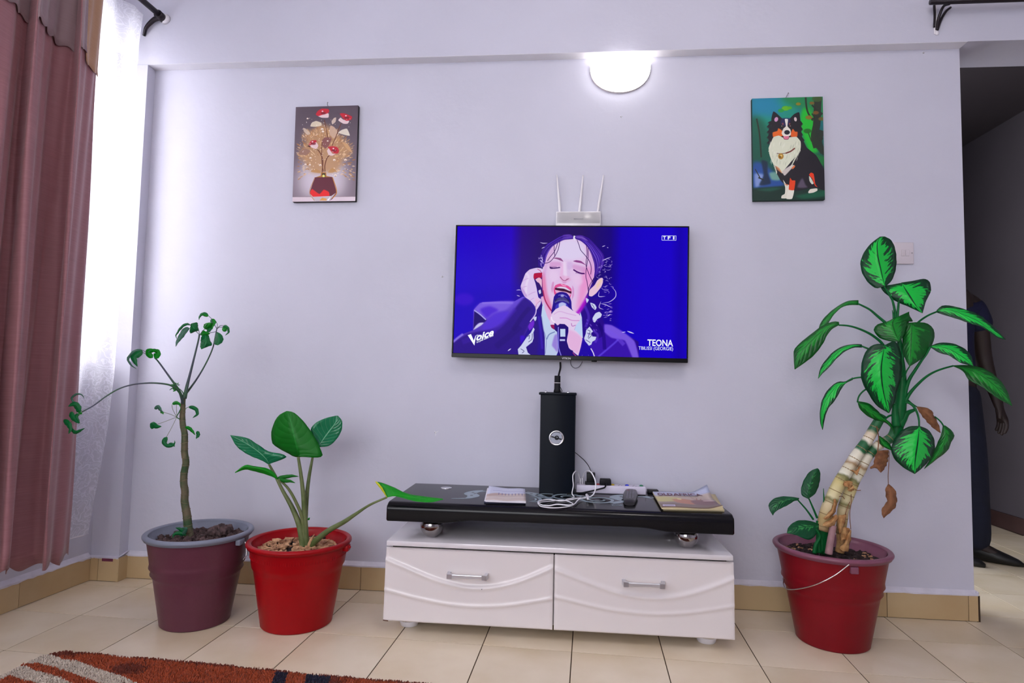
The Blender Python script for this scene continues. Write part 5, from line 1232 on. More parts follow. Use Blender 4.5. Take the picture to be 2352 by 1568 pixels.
# dark box behind the magazines
q = PZ(1495, 1131, .452)
tagset(obj('small_black_box', box(q.x-.012, q.x+.03, -.052, -.012, .4505, .4625, .002), M['black']), 'small flat black box against the wall between power strip and magazines', 'box')
# ------------------------------------------------------------------ plants
def leaf_mat(name, dark, light_, pale=.0, vein=None, rough=.35, transl=.25, back=None, edge=.72):
    """UV: x along the blade, y across it (0..1, midrib at .5)."""
    mt = bpy.data.materials.new(name); mt.use_nodes = True; N, L = nodes(mt); b = N['Principled BSDF']; out = N['Material Output']
    b.inputs['Roughness'].default_value = rough; b.inputs['Specular IOR Level'].default_value = .4
    tc = N.new('ShaderNodeTexCoord'); sp = N.new('ShaderNodeSeparateXYZ'); L.new(tc.outputs['UV'], sp.inputs[0])
    def mth(op, a, b_=None, c=None):
        n = N.new('ShaderNodeMath'); n.operation = op
        for i, v in enumerate((a, b_, c)):
            if v is None: continue
            if isinstance(v, (int, float)): n.inputs[i].default_value = v
            else: L.new(v, n.inputs[i])
        return n.outputs[0]
    u, v = sp.outputs[0], sp.outputs[1]
    av = mth('MULTIPLY', mth('ABSOLUTE', mth('SUBTRACT', v, .5)), 2.0)       # 0 midrib .. 1 margin
    s = mth('SUBTRACT', u, mth('MULTIPLY', av, .30))                          # runs along the side veins
    cb_ = N.new('ShaderNodeCombineXYZ'); L.new(mth('MULTIPLY', s, 16.0), cb_.inputs[0]); L.new(mth('MULTIPLY', v, 3.2), cb_.inputs[1])
    nz = N.new('ShaderNodeTexNoise'); nz.inputs['Scale'].default_value = 1.15; nz.inputs['Detail'].default_value = 3; nz.inputs['Roughness'].default_value = .6
    oi = N.new('ShaderNodeObjectInfo'); ad = N.new('ShaderNodeVectorMath'); ad.operation = 'ADD'; cr_ = N.new('ShaderNodeCombineXYZ')
    L.new(mth('MULTIPLY', oi.outputs['Random'], 50.0), cr_.inputs[2]); L.new(cb_.outputs[0], ad.inputs[0]); L.new(cr_.outputs[0], ad.inputs[1]); L.new(ad.outputs[0], nz.inputs['Vector'])
    mx = N.new('ShaderNodeMix'); mx.data_type = 'RGBA'; mx.inputs[6].default_value = dark; mx.inputs[7].default_value = light_
    if pale > 0:
        sinv = mth('SINE', mth('MULTIPLY', u, PI))
        lim = mth('MULTIPLY', mth('POWER', sinv, .45), edge)
        f = mth('SUBTRACT', lim, av)
        f = mth('ADD', f, mth('MULTIPLY', mth('SUBTRACT', nz.outputs['Fac'], .5), 1.9))
        f = mth('MULTIPLY', f, 9.0); f = mth('MINIMUM', mth('MAXIMUM', f, 0.0), 1.0)
        mid = mth('MINIMUM', mth('MAXIMUM', mth('MULTIPLY', mth('SUBTRACT', av, .028), 60.0), 0.0), 1.0)
        L.new(mth('MULTIPLY', mth('MULTIPLY', f, mid), pale), mx.inputs[0])
    else:
        w1 = mth('ABSOLUTE', mth('SINE', mth('MULTIPLY', s, 26.0)))
        ln = mth('MULTIPLY', mth('LESS_THAN', w1, .10), .28)
        mid = mth('LESS_THAN', av, .035)
        L.new(mth('MAXIMUM', ln, mid), mx.inputs[0])
    col = mx.outputs[2]
    if back:
        gm = N.new('ShaderNodeNewGeometry'); m3 = N.new('ShaderNodeMix'); m3.data_type = 'RGBA'; L.new(gm.outputs['Backfacing'], m3.inputs[0]); L.new(col, m3.inputs[6]); m3.inputs[7].default_value = back; col = m3.outputs[2]
    L.new(col, b.inputs['Base Color'])
    bp = N.new('ShaderNodeBump'); bp.inputs['Strength'].default_value = .35; bp.inputs['Distance'].default_value = .002
    L.new(mth('ABSOLUTE', mth('SINE', mth('MULTIPLY', s, 26.0))), bp.inputs['Height']); L.new(bp.outputs[0], b.inputs['Normal'])
    tr = N.new('ShaderNodeBsdfTranslucent'); L.new(col, tr.inputs['Color']); ms = N.new('ShaderNodeMixShader'); ms.inputs[0].default_value = transl
    L.new(b.outputs[0], ms.inputs[1]); L.new(tr.outputs[0], ms.inputs[2]); L.new(ms.outputs[0], out.inputs['Surface'])
    return mt
M['dieff'] = leaf_mat('variegated_leaf', S(2, 66, 34), S(24, 208, 74), 1.0, edge=.66)
M['dieff2'] = leaf_mat('variegated_leaf_dim', S(4, 92, 26), S(30, 168, 52), .75, edge=.5)
M['dieffsm'] = leaf_mat('young_leaf', S(4, 84, 46), S(70, 180, 90), .7, edge=.14)
M['alo'] = leaf_mat('green_leaf', S(0, 116, 18), S(20, 140, 40), rough=.5)
M['aloback'] = leaf_mat('grey_green_leaf', S(24, 120, 78), S(120, 190, 150), rough=.25, transl=.15)
M['alobright'] = leaf_mat('bright_leaf', S(22, 168, 34), S(60, 196, 50), rough=.4, transl=.4)
M['yellowleaf'] = mat('yellow_leaf_margin', S(206, 206, 30), .5)
M['sch'] = leaf_mat('umbrella_leaf', S(6, 112, 54), S(30, 150, 80), rough=.3, transl=.3)
M['schb'] = leaf_mat('umbrella_leaf_bright', S(8, 150, 30), S(30, 180, 50), rough=.3, transl=.4)
M['schg'] = leaf_mat('umbrella_leaf_grey', S(60, 110, 88), S(110, 130, 130), rough=.22, transl=.1)
M['dry'] = mat('dry_leaf', S(134, 88, 56), .8, vcol=S(98, 58, 34), vscale=40, bump=.6, bscale=70)
M['petiole'] = mat('petiole_green', S(4, 96, 44), .45, spec=.2, var=.2, vscale=30)
M['petiole2'] = mat('petiole_olive', S(112, 122, 78), .5, vcol=S(80, 96, 48), vscale=20)
M['darkpet'] = mat('petiole_dark', S(62, 62, 84), .45, vcol=S(50, 92, 60), vscale=14)
def leaf3(name, par, L, Mi, R, Yb, Yt, mt, side=(.006, .006), n=18, mcols=5, bulge=.006, fold=0.0, th=.0006, rip=.0015):
    """blade from three photo polylines (left margin, midrib, right margin), with its own depth and curvature."""
    def res(pl): return catmull([(p[0], p[1], 0) for p in pl], n)
    Lc, Mc, Rc = res(L), res(Mi), res(R); V = []; UV = []; F = []; W = 2*mcols+1
    for k in range(n):
        t = k/(n-1); Y = Yb+(Yt-Yb)*t; b = math.sin(PI*t)
        m_ = np.array(PY(Mc[k][0], Mc[k][1], Y-bulge*b)); l = np.array(PY(Lc[k][0], Lc[k][1], Y+side[0]*b)); r = np.array(PY(Rc[k][0], Rc[k][1], Y+side[1]*b))
        for c in range(W):
            q = (c-mcols)/mcols; e = l if q < 0 else r; a = abs(q)
            p = m_+(e-m_)*a
            p = p+np.array([0, -1, 0])*(fold*b*math.sin(PI*a))+np.array([0, 1, 0])*rip*math.sin(k*1.9+a*3)*a*b
            V.append(tuple(p)); UV.append((t, .5+q/2))
    for k in range(n-1):
        for c in range(W-1): F.append((k*W+c, k*W+c+1, (k+1)*W+c+1, (k+1)*W+c))
    return obj(name, (V, F), mt, par, uv=UV, solid=th, fixn=False)
def sleaf(name, par, path, wd, Yb, Yt, mt, n=14, asym=(1, 1), shape=.62, side=(.003, .003), **k):
    """blade along a photo path with a width (photo pixels) swelling around 'shape'."""
    C = catmull([(p[0], p[1], 0) for p in path], n); Lp, Rp = [], []
    for i in range(n):
        t = C[min(i+1, n-1)]-C[max(i-1, 0)]; t /= np.linalg.norm(t)+1e-9; u = i/(n-1)
        w_ = wd/2*max(.04, math.sin(PI*u**shape)**.75)
        Lp.append((C[i][0]+t[1]*w_*asym[0], C[i][1]-t[0]*w_*asym[0])); Rp.append((C[i][0]-t[1]*w_*asym[1], C[i][1]+t[0]*w_*asym[1]))
    return leaf3(name, par, Lp, [(c[0], c[1]) for c in C], Rp, Yb, Yt, mt, side=side, n=n, mcols=3, bulge=.002, **k)
def bucket(par, X, Y, rb, rt, h, wall, inside, rimc, ribs=True, ribbed_top=False, soil=M['soil'], soil_z=.88):
    wallp = [(0, .0), (rb-.004, .0), (rb, .004)]
    nst = 26
    for k in range(nst+1):
        t = k/nst; z = .006+(h-.016)*t; r = rb+(rt-.014-rb)*t
        if ribs:
            for zc in (.585, .665): r += .0085*math.exp(-((t-zc)/.017)**2)
            r += .0035/(1+math.exp(-(t-.63)/.02))
        if ribbed_top and t > .72: r += .0045
        wallp.append((r, z))
    p = obj('bucket', lathe(wallp, X, Y, 72), wall, par)
    # inner skin and rolled rim share the other colour
    inn = [(rt-.020, h-.004)]+[(rt-.020-(rt-rb-.006)*k/6*1.0, h-.006-(h*.3)*k/6) for k in range(7)]
    obj('inner_wall', lathe(inn, X, Y, 72), inside, p)
    rim = [(rt-.0195+.0*0, h-.010)]
    for k in range(13):
        a = PI*1.35*k/12-PI*.0; rim.append((rt-.0085-.0105*math.cos(a), h-.0075+.0085*math.sin(a)))
    rim.append((rt-.004, h-.019)); rim.append((rt-.0155, h-.019))
    obj('rim', lathe(rim, X, Y, 72), rimc, p)
    rs = rt-.0215-(rt-rb)*.13; zs = h*soil_z
    def sfn(r, a):
        return zs+.007*math.sin(5*a+3*r*30)*r/rs+.010*math.sin(r*60+a*3)*.5+.006*math.sin(a*11+r*150)*.5
    V = []; F = []; na, nr = 64, 16
    for i in range(nr):
        r = rs*i/(nr-1)
        for j in range(na):
            a = 2*PI*j/na; V.append((X+r*math.cos(a), Y+r*math.sin(a), sfn(r, a)))
    for i in range(nr-1):
        for j in range(na): F.append((i*na+j, (i+1)*na+j, (i+1)*na+(j+1) % na, i*na+(j+1) % na))
    obj('soil', (V, F), soil, p)
    return p, rs, zs
def lumps(par, name, X, Y, rs, z0, n, size, mt, where=None, seed=1, flat=.7):
    r_ = np.random.default_rng(seed); parts = []
    for _ in range(n):
        a, rr = r_.random()*2*PI, rs*math.sqrt(r_.random())*.95
        if where and not where(a, rr): continue
        s_ = size*(.4+r_.random()*.9); V, F = sphere((0, 0, 0), s_, 7, 5, 1+.6*r_.random(), 1, flat)
        al = r_.random()*6; ph = r_.random(3)*6
        V = [(v[0]*math.cos(al)-v[1]*math.sin(al), v[0]*math.sin(al)+v[1]*math.cos(al), v[2]) for v in V]
        V = [tuple(np.array(v)*(1+.25*math.sin(v[0]*400+ph[0])+.2*math.sin(v[1]*500+ph[1]))+np.array((X+rr*math.cos(a), Y+rr*math.sin(a), z0+s_*.2+r_.random()*size*.6))) for v in V]
        parts.append((V, F))
    return obj(name, join(*parts), mt, par, kind='stuff', smooth=False)

# ---- plum bucket with the umbrella tree
PX_, PY_ = -.872, -.404
t1 = thing('potted_plant', (PX_, PY_, 0), 'spindly umbrella tree in a plum bucket with a grey rim by the window', 'plant')
pot, rs, zs = bucket(t1, PX_, PY_, .117, .1825, .323, M['purplepot'], M['greyrim'], M['greyrim'])
lumps(pot, 'soil_clods', PX_, PY_, rs, zs+.002, 240, .012, M['clod'], seed=2)
q = PY(513, 1215, PY_+.05); lumps(pot, 'large_clod', q.x, PY_+.03, .028, zs+.022, 40, .016, M['clod'], seed=4, flat=.9)
cl = crop(280, 1150, 580/2352.)
for P_, mt in ((([(600, 315), (545, 300), (490, 310), (470, 345)]), 'sch'), (([(598, 300), (540, 262), (500, 250)]), 'sch'), (([(540, 330), (600, 260), (560, 250)]), 'schg')):
    sleaf('fallen_leaf', pot, cl(P_), 10, PY_-.04, PY_-.06, M[mt])
q = PY(558, 1233, PY_-.02)
obj('handle_lug', box(q.x-.012, q.x+.006, PY_-.05, PY_-.015, .285, .305, .003), M['greyrim'], pot)
hp = [PY(563, 1243, PY_-.03), PY(566, 1262, PY_-.035), PY(565, 1276, PY_-.04), PY(558, 1285, PY_-.05)]
obj('wire_handle', tube([tuple(v) for v in hp], .0015, 20, 6), M['steel'], pot, label='thin steel bail wire')
# trunk with leaf scars
tp = [(435, 1240), (432, 1210), (429, 1180), (424, 1150), (425, 1128), (422, 1110), (423, 1085), (427, 1062), (424, 1040), (424, 1018), (424, 995), (420, 975), (419, 955), (420, 938), (421, 920), (425, 902)]
M['bark'] = mat('green_brown_bark', S(104, 92, 70), .75, vcol=S(52, 78, 44), vscale=22, bump=.7, bscale=60)
tk = obj('trunk', ptube(tp, PY_, [.0165, .0145, .0135, .0128, .0122, .0118, .0112, .0105, .009, .006], 60, 12), M['bark'], t1)
r_ = np.random.default_rng(9)
C = catmull([(p[0], p[1], 0) for p in tp], 60); ringV = []
for k in range(3, 56, 3):
    q = PY(C[k][0], C[k][1], PY_); rr = float(np.interp(k/59, np.linspace(0, 1, 10), [.0165, .0145, .0135, .0128, .0122, .0118, .0112, .0105, .009, .006]))
    V, F = lathe([(rr-.002, -.002), (rr+.0008, .0), (rr+.0016, .0014), (rr-.002, .0026)], 0, 0, 12); tx, ty = (r_.random()-.5)*.5, (r_.random()-.5)*.5
    ringV.append(([(q.x+v[0], q.y+v[1], q.z+v[2]+v[0]*tx+v[1]*ty) for v in V], F))
M['barkring'] = mat('leaf_scar', S(118, 104, 80), .8, var=.3, vscale=60)
obj('leaf_scars', join(*ringV), M['barkring'], tk, kind='stuff')
def petiole(par, pts, Y, R, mt, n=30, name='stalk'): return obj(name, ptube(pts, Y, R, n, 8), mt, par)
ca, cs = crop(130, 860, 350/2352.), crop(280, 700, 280/2352.)
YB = (PY_, -.60)
s1 = petiole(t1, [(421, 930), (415, 905), (405, 893), (390, 884), (365, 880), (337, 879.5), (305, 883), (275, 892), (245, 909), (215, 931), (188, 946)], YB, [.0055, .0035, .0026, .0024, .0022], M['darkpet'], 60)
s2 = petiole(t1, [(421, 925), (414, 903), (405, 887), (392, 869), (374, 844), (362, 828), (355, 821)], (PY_, PY_-.06), [.006, .0035, .0026], M['darkpet'])
s3 = petiole(t1, [(424, 915), (430, 885), (440, 845), (450, 805), (456, 780), (458, 768)], PY_-.01, [.0075, .0045, .0034, .003], M['darkpet'])
s4 = petiole(t1, [(424, 908), (434, 895), (450, 873), (466, 847), (480, 820), (490, 795), (494, 775), (498, 755)], PY_+.01, [.0045, .003, .0025, .002], M['darkpet'])
s5 = petiole(t1, ca([(1975, 320), (1930, 250), (1870, 200), (1840, 180)]), PY_-.02, [.002, .0012], M['darkpet'])
def many(par, cc, rows, Y0):
    for r in rows:
        path, wd, mt = r[0], r[1], r[2]; dy = r[3] if len(r) > 3 else (0, -.01)
        sleaf('leaflet', par, cc(path), wd, Y0+dy[0], Y0+dy[1], M[mt])
# end of the long left branch
many(s1, ca, [([(290, 455), (235, 380), (270, 320), (340, 297), (400, 318), (425, 375)], 5, 'schg'), ([(385, 565), (345, 545), (330, 500), (270, 455), (180, 490)], 15, 'sch'),
              ([(245, 570), (235, 620), (270, 680), (350, 755)], 13, 'sch'), ([(345, 600), (300, 650), (330, 700), (360, 750)], 9, 'sch'), ([(110, 695), (190, 770), (215, 840), (185, 915)], 13, 'sch'), ([(215, 830), (290, 890), (370, 860), (438, 825)], 8, 'sch'), ([(395, 600), (350, 590), (340, 570)], 5, 'schb')], -.60)
for P_ in ([(395, 570), (330, 520), (290, 455)], [(390, 580), (310, 610), (230, 645)], [(385, 580), (300, 680), (210, 740)], [(390, 575), (330, 640), (280, 680)]):
    obj('leaflet_stalk', ptube(ca(P_), -.60, .0009, 12, 6), M['petiole2'], s1)
# little bright sprout
many(s5, ca, [([(1830, 180), (1790, 160), (1755, 158)], 4, 'schb'), ([(1850, 190), (1860, 205), (1810, 225)], 5, 'schb'), ([(1850, 155), (1838, 120)], 2.4, 'schb'), ([(1862, 155), (1882, 122)], 2.4, 'schb'), ([(1870, 162), (1905, 158)], 1.8, 'schg'), ([(1790, 205), (1740, 240)], 2, 'schg'), ([(1790, 200), (1830, 235), (1795, 262)], 6, 'schb')], PY_-.02)
# mid-height whorl left of the trunk
w1 = petiole(t1, ca([(1905, 690), (1855, 655), (1885, 590), (1920, 520)]), PY_-.02, [.0018, .0016], M['petiole'])
many(w1, ca, [([(1510, 528), (1570, 500), (1600, 540), (1640, 580)], 9, 'schg'), ([(1600, 570), (1640, 590), (1645, 615)], 6, 'schb'), ([(1470, 840), (1490, 770), (1540, 800), (1620, 800)], 13, 'sch'), ([(1695, 960), (1650, 1030), (1690, 1090), (1770, 1100), (1825, 1060), (1820, 1015)], 9, 'sch'), ([(1700, 960), (1690, 1040), (1705, 1070)], 6, 'sch'), ([(1720, 1095), (1790, 1080), (1825, 1110)], 10, 'sch'), ([(1785, 455), (1850, 435), (1900, 460), (1905, 500)], 8, 'schb')], PY_-.03)
for P_ in ([(1855, 655), (1750, 610), (1650, 580)], [(1855, 655), (1700, 715), (1550, 768)], [(1855, 655), (1790, 790), (1700, 955)], [(1850, 650), (1790, 530), (1780, 460)], [(1858, 650), (1850, 540), (1850, 440)]):
    obj('leaflet_stalk', ptube(ca(P_), PY_-.03, .0008, 14, 6), M['petiole2'], w1)
w2 = petiole(t1, ca([(1980, 545), (2010, 512), (2040, 500)]), PY_-.02, [.0012, .0009], M['petiole2'])
many(w2, ca, [([(2035, 500), (2110, 510), (2160, 545), (2170, 610), (2100, 668)], 9, 'sch'), ([(1985, 808), (2050, 830), (2110, 890), (2140, 935)], 8, 'schb'), ([(2170, 870), (2185, 930), (2150, 990)], 9, 'sch')], PY_-.02)
# crowns
many(s2, cs, [([(400, 880), (330, 930), (230, 1000), (250, 1080), (300, 1190)], 17, 'sch'), ([(400, 870), (280, 880), (150, 980), (120, 1060), (180, 1160), (285, 1235)], 7, 'schg'), ([(600, 1015), (530, 960), (510, 900), (590, 880), (680, 880)], 14, 'schb'), ([(620, 1010), (680, 960), (680, 900), (600, 890)], 16, 'schb'), ([(690, 900), (640, 870), (560, 880), (500, 920)], 6, 'schg')], PY_-.06)
for P_ in ([(600, 1020), (510, 950), (410, 875)], [(600, 1015), (480, 960), (400, 915)]): obj('leaflet_stalk', ptube(cs(P_), PY_-.06, .0009, 10, 6), M['darkpet'], s2)
many(s3, cs, [([(1330, 395), (1260, 370), (1160, 420), (1070, 540), (1040, 600), (1065, 660)], 6, 'sch'), ([(1310, 450), (1230, 480), (1130, 620), (1070, 710), (1040, 805)], 13, 'schg'), ([(1440, 520), (1390, 470), (1350, 430), (1345, 370), (1460, 350)], 4, 'sch'),
              ([(1700, 340), (1640, 380), (1600, 440), (1640, 480)], 4, 'schb')], PY_-.01)
leaf3('leaflet', s3, cs([(1490, 495), (1400, 520), (1320, 550), (1310, 470), (1340, 370)]), cs([(1490, 495), (1430, 470), (1380, 440), (1360, 400), (1350, 365)]), cs([(1490, 490), (1470, 430), (1465, 360), (1440, 335), (1345, 362)]), PY_-.01, PY_-.03, M['sch'])
leaf3('leaflet', s3, cs([(1560, 560), (1525, 640), (1520, 730), (1510, 800), (1530, 855)]), cs([(1620, 560), (1620, 650), (1620, 730), (1600, 800), (1560, 845)]), cs([(1680, 590), (1700, 680), (1740, 770), (1660, 805), (1535, 855)]), PY_-.01, PY_-.03, M['sch'])
leaf3('leaflet', s3, cs([(1510, 575), (1540, 520), (1560, 490), (1640, 520)]), cs([(1510, 575), (1560, 560), (1620, 555), (1690, 545)]), cs([(1510, 578), (1560, 600), (1640, 590), (1700, 560)]), PY_-.01, PY_-.02, M['schb'])
for P_ in ([(1500, 575), (1440, 520), (1390, 460), (1330, 400), (1270, 370)], [(1500, 575), (1485, 500), (1470, 450)], [(1500, 575), (1560, 500), (1600, 465)], [(1505, 580), (1620, 550), (1720, 535), (1820, 515)]): obj('leaflet_stalk', ptube(cs(P_), PY_-.012, .0011, 12, 6), M['darkpet'], s3)
leaf3('leaflet', s4, cs([(1600, 470), (1572, 430), (1590, 370), (1650, 345), (1710, 340)]), cs([(1620, 475), (1640, 430), (1680, 400), (1710, 370), (1720, 345)]), cs([(1660, 480), (1720, 460), (1740, 420), (1740, 370), (1725, 342)]), PY_, PY_-.02, M['schb'])
leaf3('leaflet', s4, cs([(1830, 520), (1800, 600), (1785, 680), (1780, 740), (1800, 770)]), cs([(1835, 520), (1860, 600), (1870, 680), (1850, 740), (1830, 775)]), cs([(1840, 522), (1920, 570), (1960, 660), (1930, 730), (1850, 780)]), PY_, PY_-.02, M['sch'])
many(s4, cs, [([(1670, 205), (1600, 170), (1530, 190), (1495, 240), (1485, 290)], 7, 'sch'), ([(1670, 210), (1600, 200), (1530, 180)], 6, 'schb'), ([(1730, 270), (1780, 330), (1750, 400), (1745, 470)], 9, 'schb'), ([(1740, 340), (1690, 470), (1650, 530), (1660, 580)], 11, 'sch'), ([(1940, 430), (2000, 410), (2050, 460), (2055, 530), (1990, 590)], 6, 'sch'), ([(1945, 440), (1990, 480), (2020, 430)], 10, 'schb'), ([(1735, 270), (1720, 330), (1750, 350)], 4, 'schg')], PY_)
for P_ in ([(1830, 460), (1780, 370), (1730, 270), (1665, 205)], [(1830, 460), (1840, 380), (1810, 310)], [(1830, 455), (1900, 400), (1950, 400)], [(1835, 458), (1890, 430), (1945, 435)], [(1830, 460), (1825, 520)]): obj('leaflet_stalk', ptube(cs(P_), PY_+.005, .0010, 12, 6), M['darkpet'], s4)

# ---- red bucket with the elephant-ear plant
RX, RY = -.506, -.367
t2 = thing('potted_plant', (RX, RY, 0), 'elephant ear plant with broad green leaves in a bright red bucket', 'plant')
pot, rs, zs = bucket(t2, RX, RY, .125, .1835, .297, M['redpot'], M['redpot'], M['redpot'], ribs=False, ribbed_top=True, soil_z=.875)
fl_ = []
for k in range(120):
    a = 2*PI*k/120; r0, r1 = .178-.0045, .1745; z0_, z1_ = .240, .276
    fl_.append(box(RX+math.cos(a)*(.168)-.0012, RX+math.cos(a)*(.168)+.0012, RY+math.sin(a)*(.168)-.0012, RY+math.sin(a)*(.168)+.0012, .246, .272))
obj('fluting', join(*fl_), M['redpot'], pot, kind='stuff', smooth=False)
lumps(pot, 'soil_clods', RX, RY, rs, zs, 120, .009, M['soil'], seed=3)
lumps(pot, 'dry_husks', RX, RY-.02, rs*.92, zs+.006, 210, .013, M['husk'], seed=6, flat=.3)
q = PY(801, 1244, RY+.0)
obj('handle_lug', join(box(q.x-.016, q.x+.004, RY-.02, RY+.012, .262, .284, .003), sphere((q.x+.005, RY-.005, .276), .006, 8, 6)), M['redpot'], pot)
cA = crop(500, 900, 560/1314.)
def lv(L, Mi, R, Yb, Yt, mt, **k): return leaf3('leaf', t2, cA(L), cA(Mi), cA(R), Yb, Yt, M[mt], **k)
lv([(505, 345), (420, 350), (378, 330), (300, 282), (288, 235), (300, 175), (330, 125), (372, 102)], [(436, 350), (425, 300), (412, 240), (400, 180), (388, 135), (374, 103)], [(450, 350), (562, 348), (552, 300), (512, 225), (460, 155), (410, 110), (375, 102)], RY-.03, RY-.02, 'alo', side=(.03, .02), bulge=.012, n=22)
lv([(540, 292), (516, 240), (502, 200), (530, 165), (590, 138), (640, 127)], [(545, 290), (572, 250), (606, 205), (635, 165), (645, 128)], [(550, 297), (600, 290), (640, 255), (668, 205), (670, 155), (648, 127)], RY+.02, RY+.06, 'aloback', side=(-.02, .02), bulge=-.008, n=20)
lv([(278, 388), (372, 350), (340, 332), (280, 322), (220, 285), (160, 248), (68, 232)], [(277, 389), (262, 362), (215, 318), (160, 280), (115, 256), (68, 233)], [(276, 392), (235, 368), (185, 348), (138, 322), (100, 290), (68, 234)], RY-.03, RY-.10, 'aloback', side=(.03, -.01), bulge=.002, n=22)
lv([(325, 468), (300, 430), (262, 410), (200, 400), (150, 393), (93, 432)], [(325, 470), (290, 440), (240, 416), (190, 408), (140, 404), (93, 434)], [(328, 474), (290, 455), (240, 438), (200, 428), (150, 418), (93, 436)], RY-.06, RY-.14, 'alobright', side=(.01, .01), bulge=.004)
sleaf('leaf', t2, cA([(322, 462), (360, 458), (400, 452), (436, 455)]), 9, RY-.06, RY-.05, M['alo']); sleaf('leaf', t2, cA([(325, 466), (360, 478), (390, 480), (418, 490)]), 9, RY-.06, RY-.07, M['alo'])
lv([(912, 566), (880, 520), (856, 484), (930, 505), (1020, 546), (1110, 562), (1215, 575)], [(912, 567), (935, 556), (985, 556), (1040, 566), (1110, 575), (1215, 577)], [(914, 568), (950, 561), (1010, 574), (1060, 588), (1150, 594), (1215, 579)], -.47, -.455, 'alobright', side=(.02, -.015), bulge=.0, n=22)
sleaf('leaf_margin', t2, cA([(850, 480), (880, 515), (905, 555), (914, 570)]), 5, -.471, -.472, M['yellowleaf'])
for P_, Yv, R_ in (([(478, 850), (470, 700), (462, 560), (448, 440), (434, 350)], (RY, RY-.03), [.0125, .010, .0075, .005]), ([(462, 850), (470, 700), (480, 560), (492, 460), (513, 345)], (RY+.005, RY+.02), [.012, .010, .007, .0045]),
                   ([(462, 848), (440, 720), (400, 620), (350, 530), (310, 450), (277, 390)], (RY-.01, RY-.03), [.012, .010, .0065, .0042]), ([(470, 845), (455, 680), (420, 590), (380, 520), (328, 468)], (RY-.005, RY-.06), [.008, .006, .0038]),
                   ([(488, 846), (530, 800), (600, 745), (680, 700), (740, 660), (820, 608), (912, 567)], (RY-.01, -.47), [.0125, .010, .008, .0045, .0034])):
    obj('stalk', ptube(cA(P_), Yv, R_, 40, 10), M['petiole2'], t2)
sleaf('dry_sheath', t2, cA([(485, 845), (500, 805), (522, 765)]), 8, RY-.03, RY-.03, M['husk'])
sleaf('leaf', t2, cA([(488, 690), (492, 682), (497, 676)]), 4, RY, RY-.01, M['alobright'])

# ---- maroon bucket with the dumb cane
DX, DY = 1.411, -.263
t3 = thing('potted_plant', (DX, DY, 0), 'tall dumb cane with variegated leaves leaning out of a maroon bucket', 'plant')
pot, rs, zs = bucket(t3, DX, DY, .119, .191, .328, M['maroonpot'], M['mauverim'], M['mauverim'])
lumps(pot, 'soil_clods', DX, DY, rs, zs, 150, .009, M['soil'], seed=8)
lumps(pot, 'dry_bits', DX, DY, rs, zs+.004, 40, .007, M['husk'], seed=9, flat=.4)
cH = crop(1740, 1200, 340/2352.)
q = PY(1960, 1297, DY-.17); obj('handle_lug', box(q.x-.014, q.x+.012, DY-.184, DY-.165, .282, .306, .003), M['mauverim'], pot)
hpts = [(1955, 1292, -.186), (1940, 1304, -.190), (1920, 1319, -.188), (1895, 1333, -.175), (1868, 1344, -.150), (1840, 1351, -.110), (1815, 1353.5, -.07), (1803, 1350, -.03), (1799, 1340, .0), (1800, 1330, .02)]
obj('wire_handle', tube([tuple(PY(x, y, DY+d)) for x, y, d in hpts], .0020, 50, 8), M['steel'], pot, label='steel bail wire hanging against the bucket')
cB = crop(1740, 520, 612/1655.); cC = crop(1740, 1000, 612/1689.); cDd = crop(1860, 1060, 180/1176.)
def dl(L, Mi, R, Yb, Yt, mt='dieff', **k): return leaf3('leaf', t3, cB(L), cB(Mi), cB(R), DY+Yb, DY+Yt, M[mt], **k)
dl([(785, 372), (735, 383), (680, 340), (645, 275), (640, 215), (665, 155), (705, 105), (760, 63)], [(790, 370), (775, 310), (762, 250), (748, 190), (742, 130), (748, 85), (775, 62)], [(795, 372), (830, 340), (855, 280), (863, 215), (855, 140), (830, 85), (790, 62)], -.03, .02, side=(.02, .015), bulge=.012, n=24)
dl([(893, 350), (840, 360), (765, 376), (790, 412), (860, 465), (930, 495), (1023, 538)], [(893, 350), (915, 385), (940, 425), (965, 465), (990, 500), (1023, 538)], [(893, 348), (960, 338), (1045, 326), (1073, 355), (1075, 405), (1048, 460), (1025, 538)], -.02, -.07, side=(.02, .02), bulge=.014, n=24)
dl([(627, 457), (560, 463), (490, 500), (430, 550), (392, 598), (376, 645)], [(627, 470), (560, 476), (500, 508), (450, 555), (410, 605), (380, 650)], [(627, 488), (560, 490), (515, 508), (465, 560), (435, 610), (395, 668)], -.01, .03, 'dieff2', side=(.012, -.012))
dl([(505, 592), (470, 590), (400, 618), (330, 670), (268, 720), (228, 765), (225, 820), (230, 886)], [(507, 602), (460, 615), (410, 645), (350, 695), (300, 745), (262, 800), (240, 850), (231, 886)], [(507, 612), (460, 640), (430, 680), (405, 730), (350, 800), (290, 848), (232, 888)], -.05, -.02, 'dieff2', side=(.02, -.01), n=22)
dl([(648, 732), (610, 730), (540, 740), (480, 770), (430, 820), (390, 880), (376, 944)], [(648, 742), (600, 740), (540, 756), (485, 795), (435, 850), (400, 900), (377, 944)], [(648, 752), (600, 752), (545, 775), (490, 822), (440, 880), (405, 912), (378, 945)], -.03, .0, side=(.015, -.015))
dl([(590, 936), (548, 962), (500, 964), (440, 1010), (400, 1080), (387, 1160), (390, 1220), (403, 1262)], [(592, 944), (548, 968), (500, 985), (455, 1035), (420, 1095), (402, 1160), (398, 1220), (404, 1262)], [(592, 952), (546, 976), (515, 1020), (482, 1078), (440, 1130), (420, 1185), (406, 1262)], -.04, -.02, side=(.012, -.012), n=22)
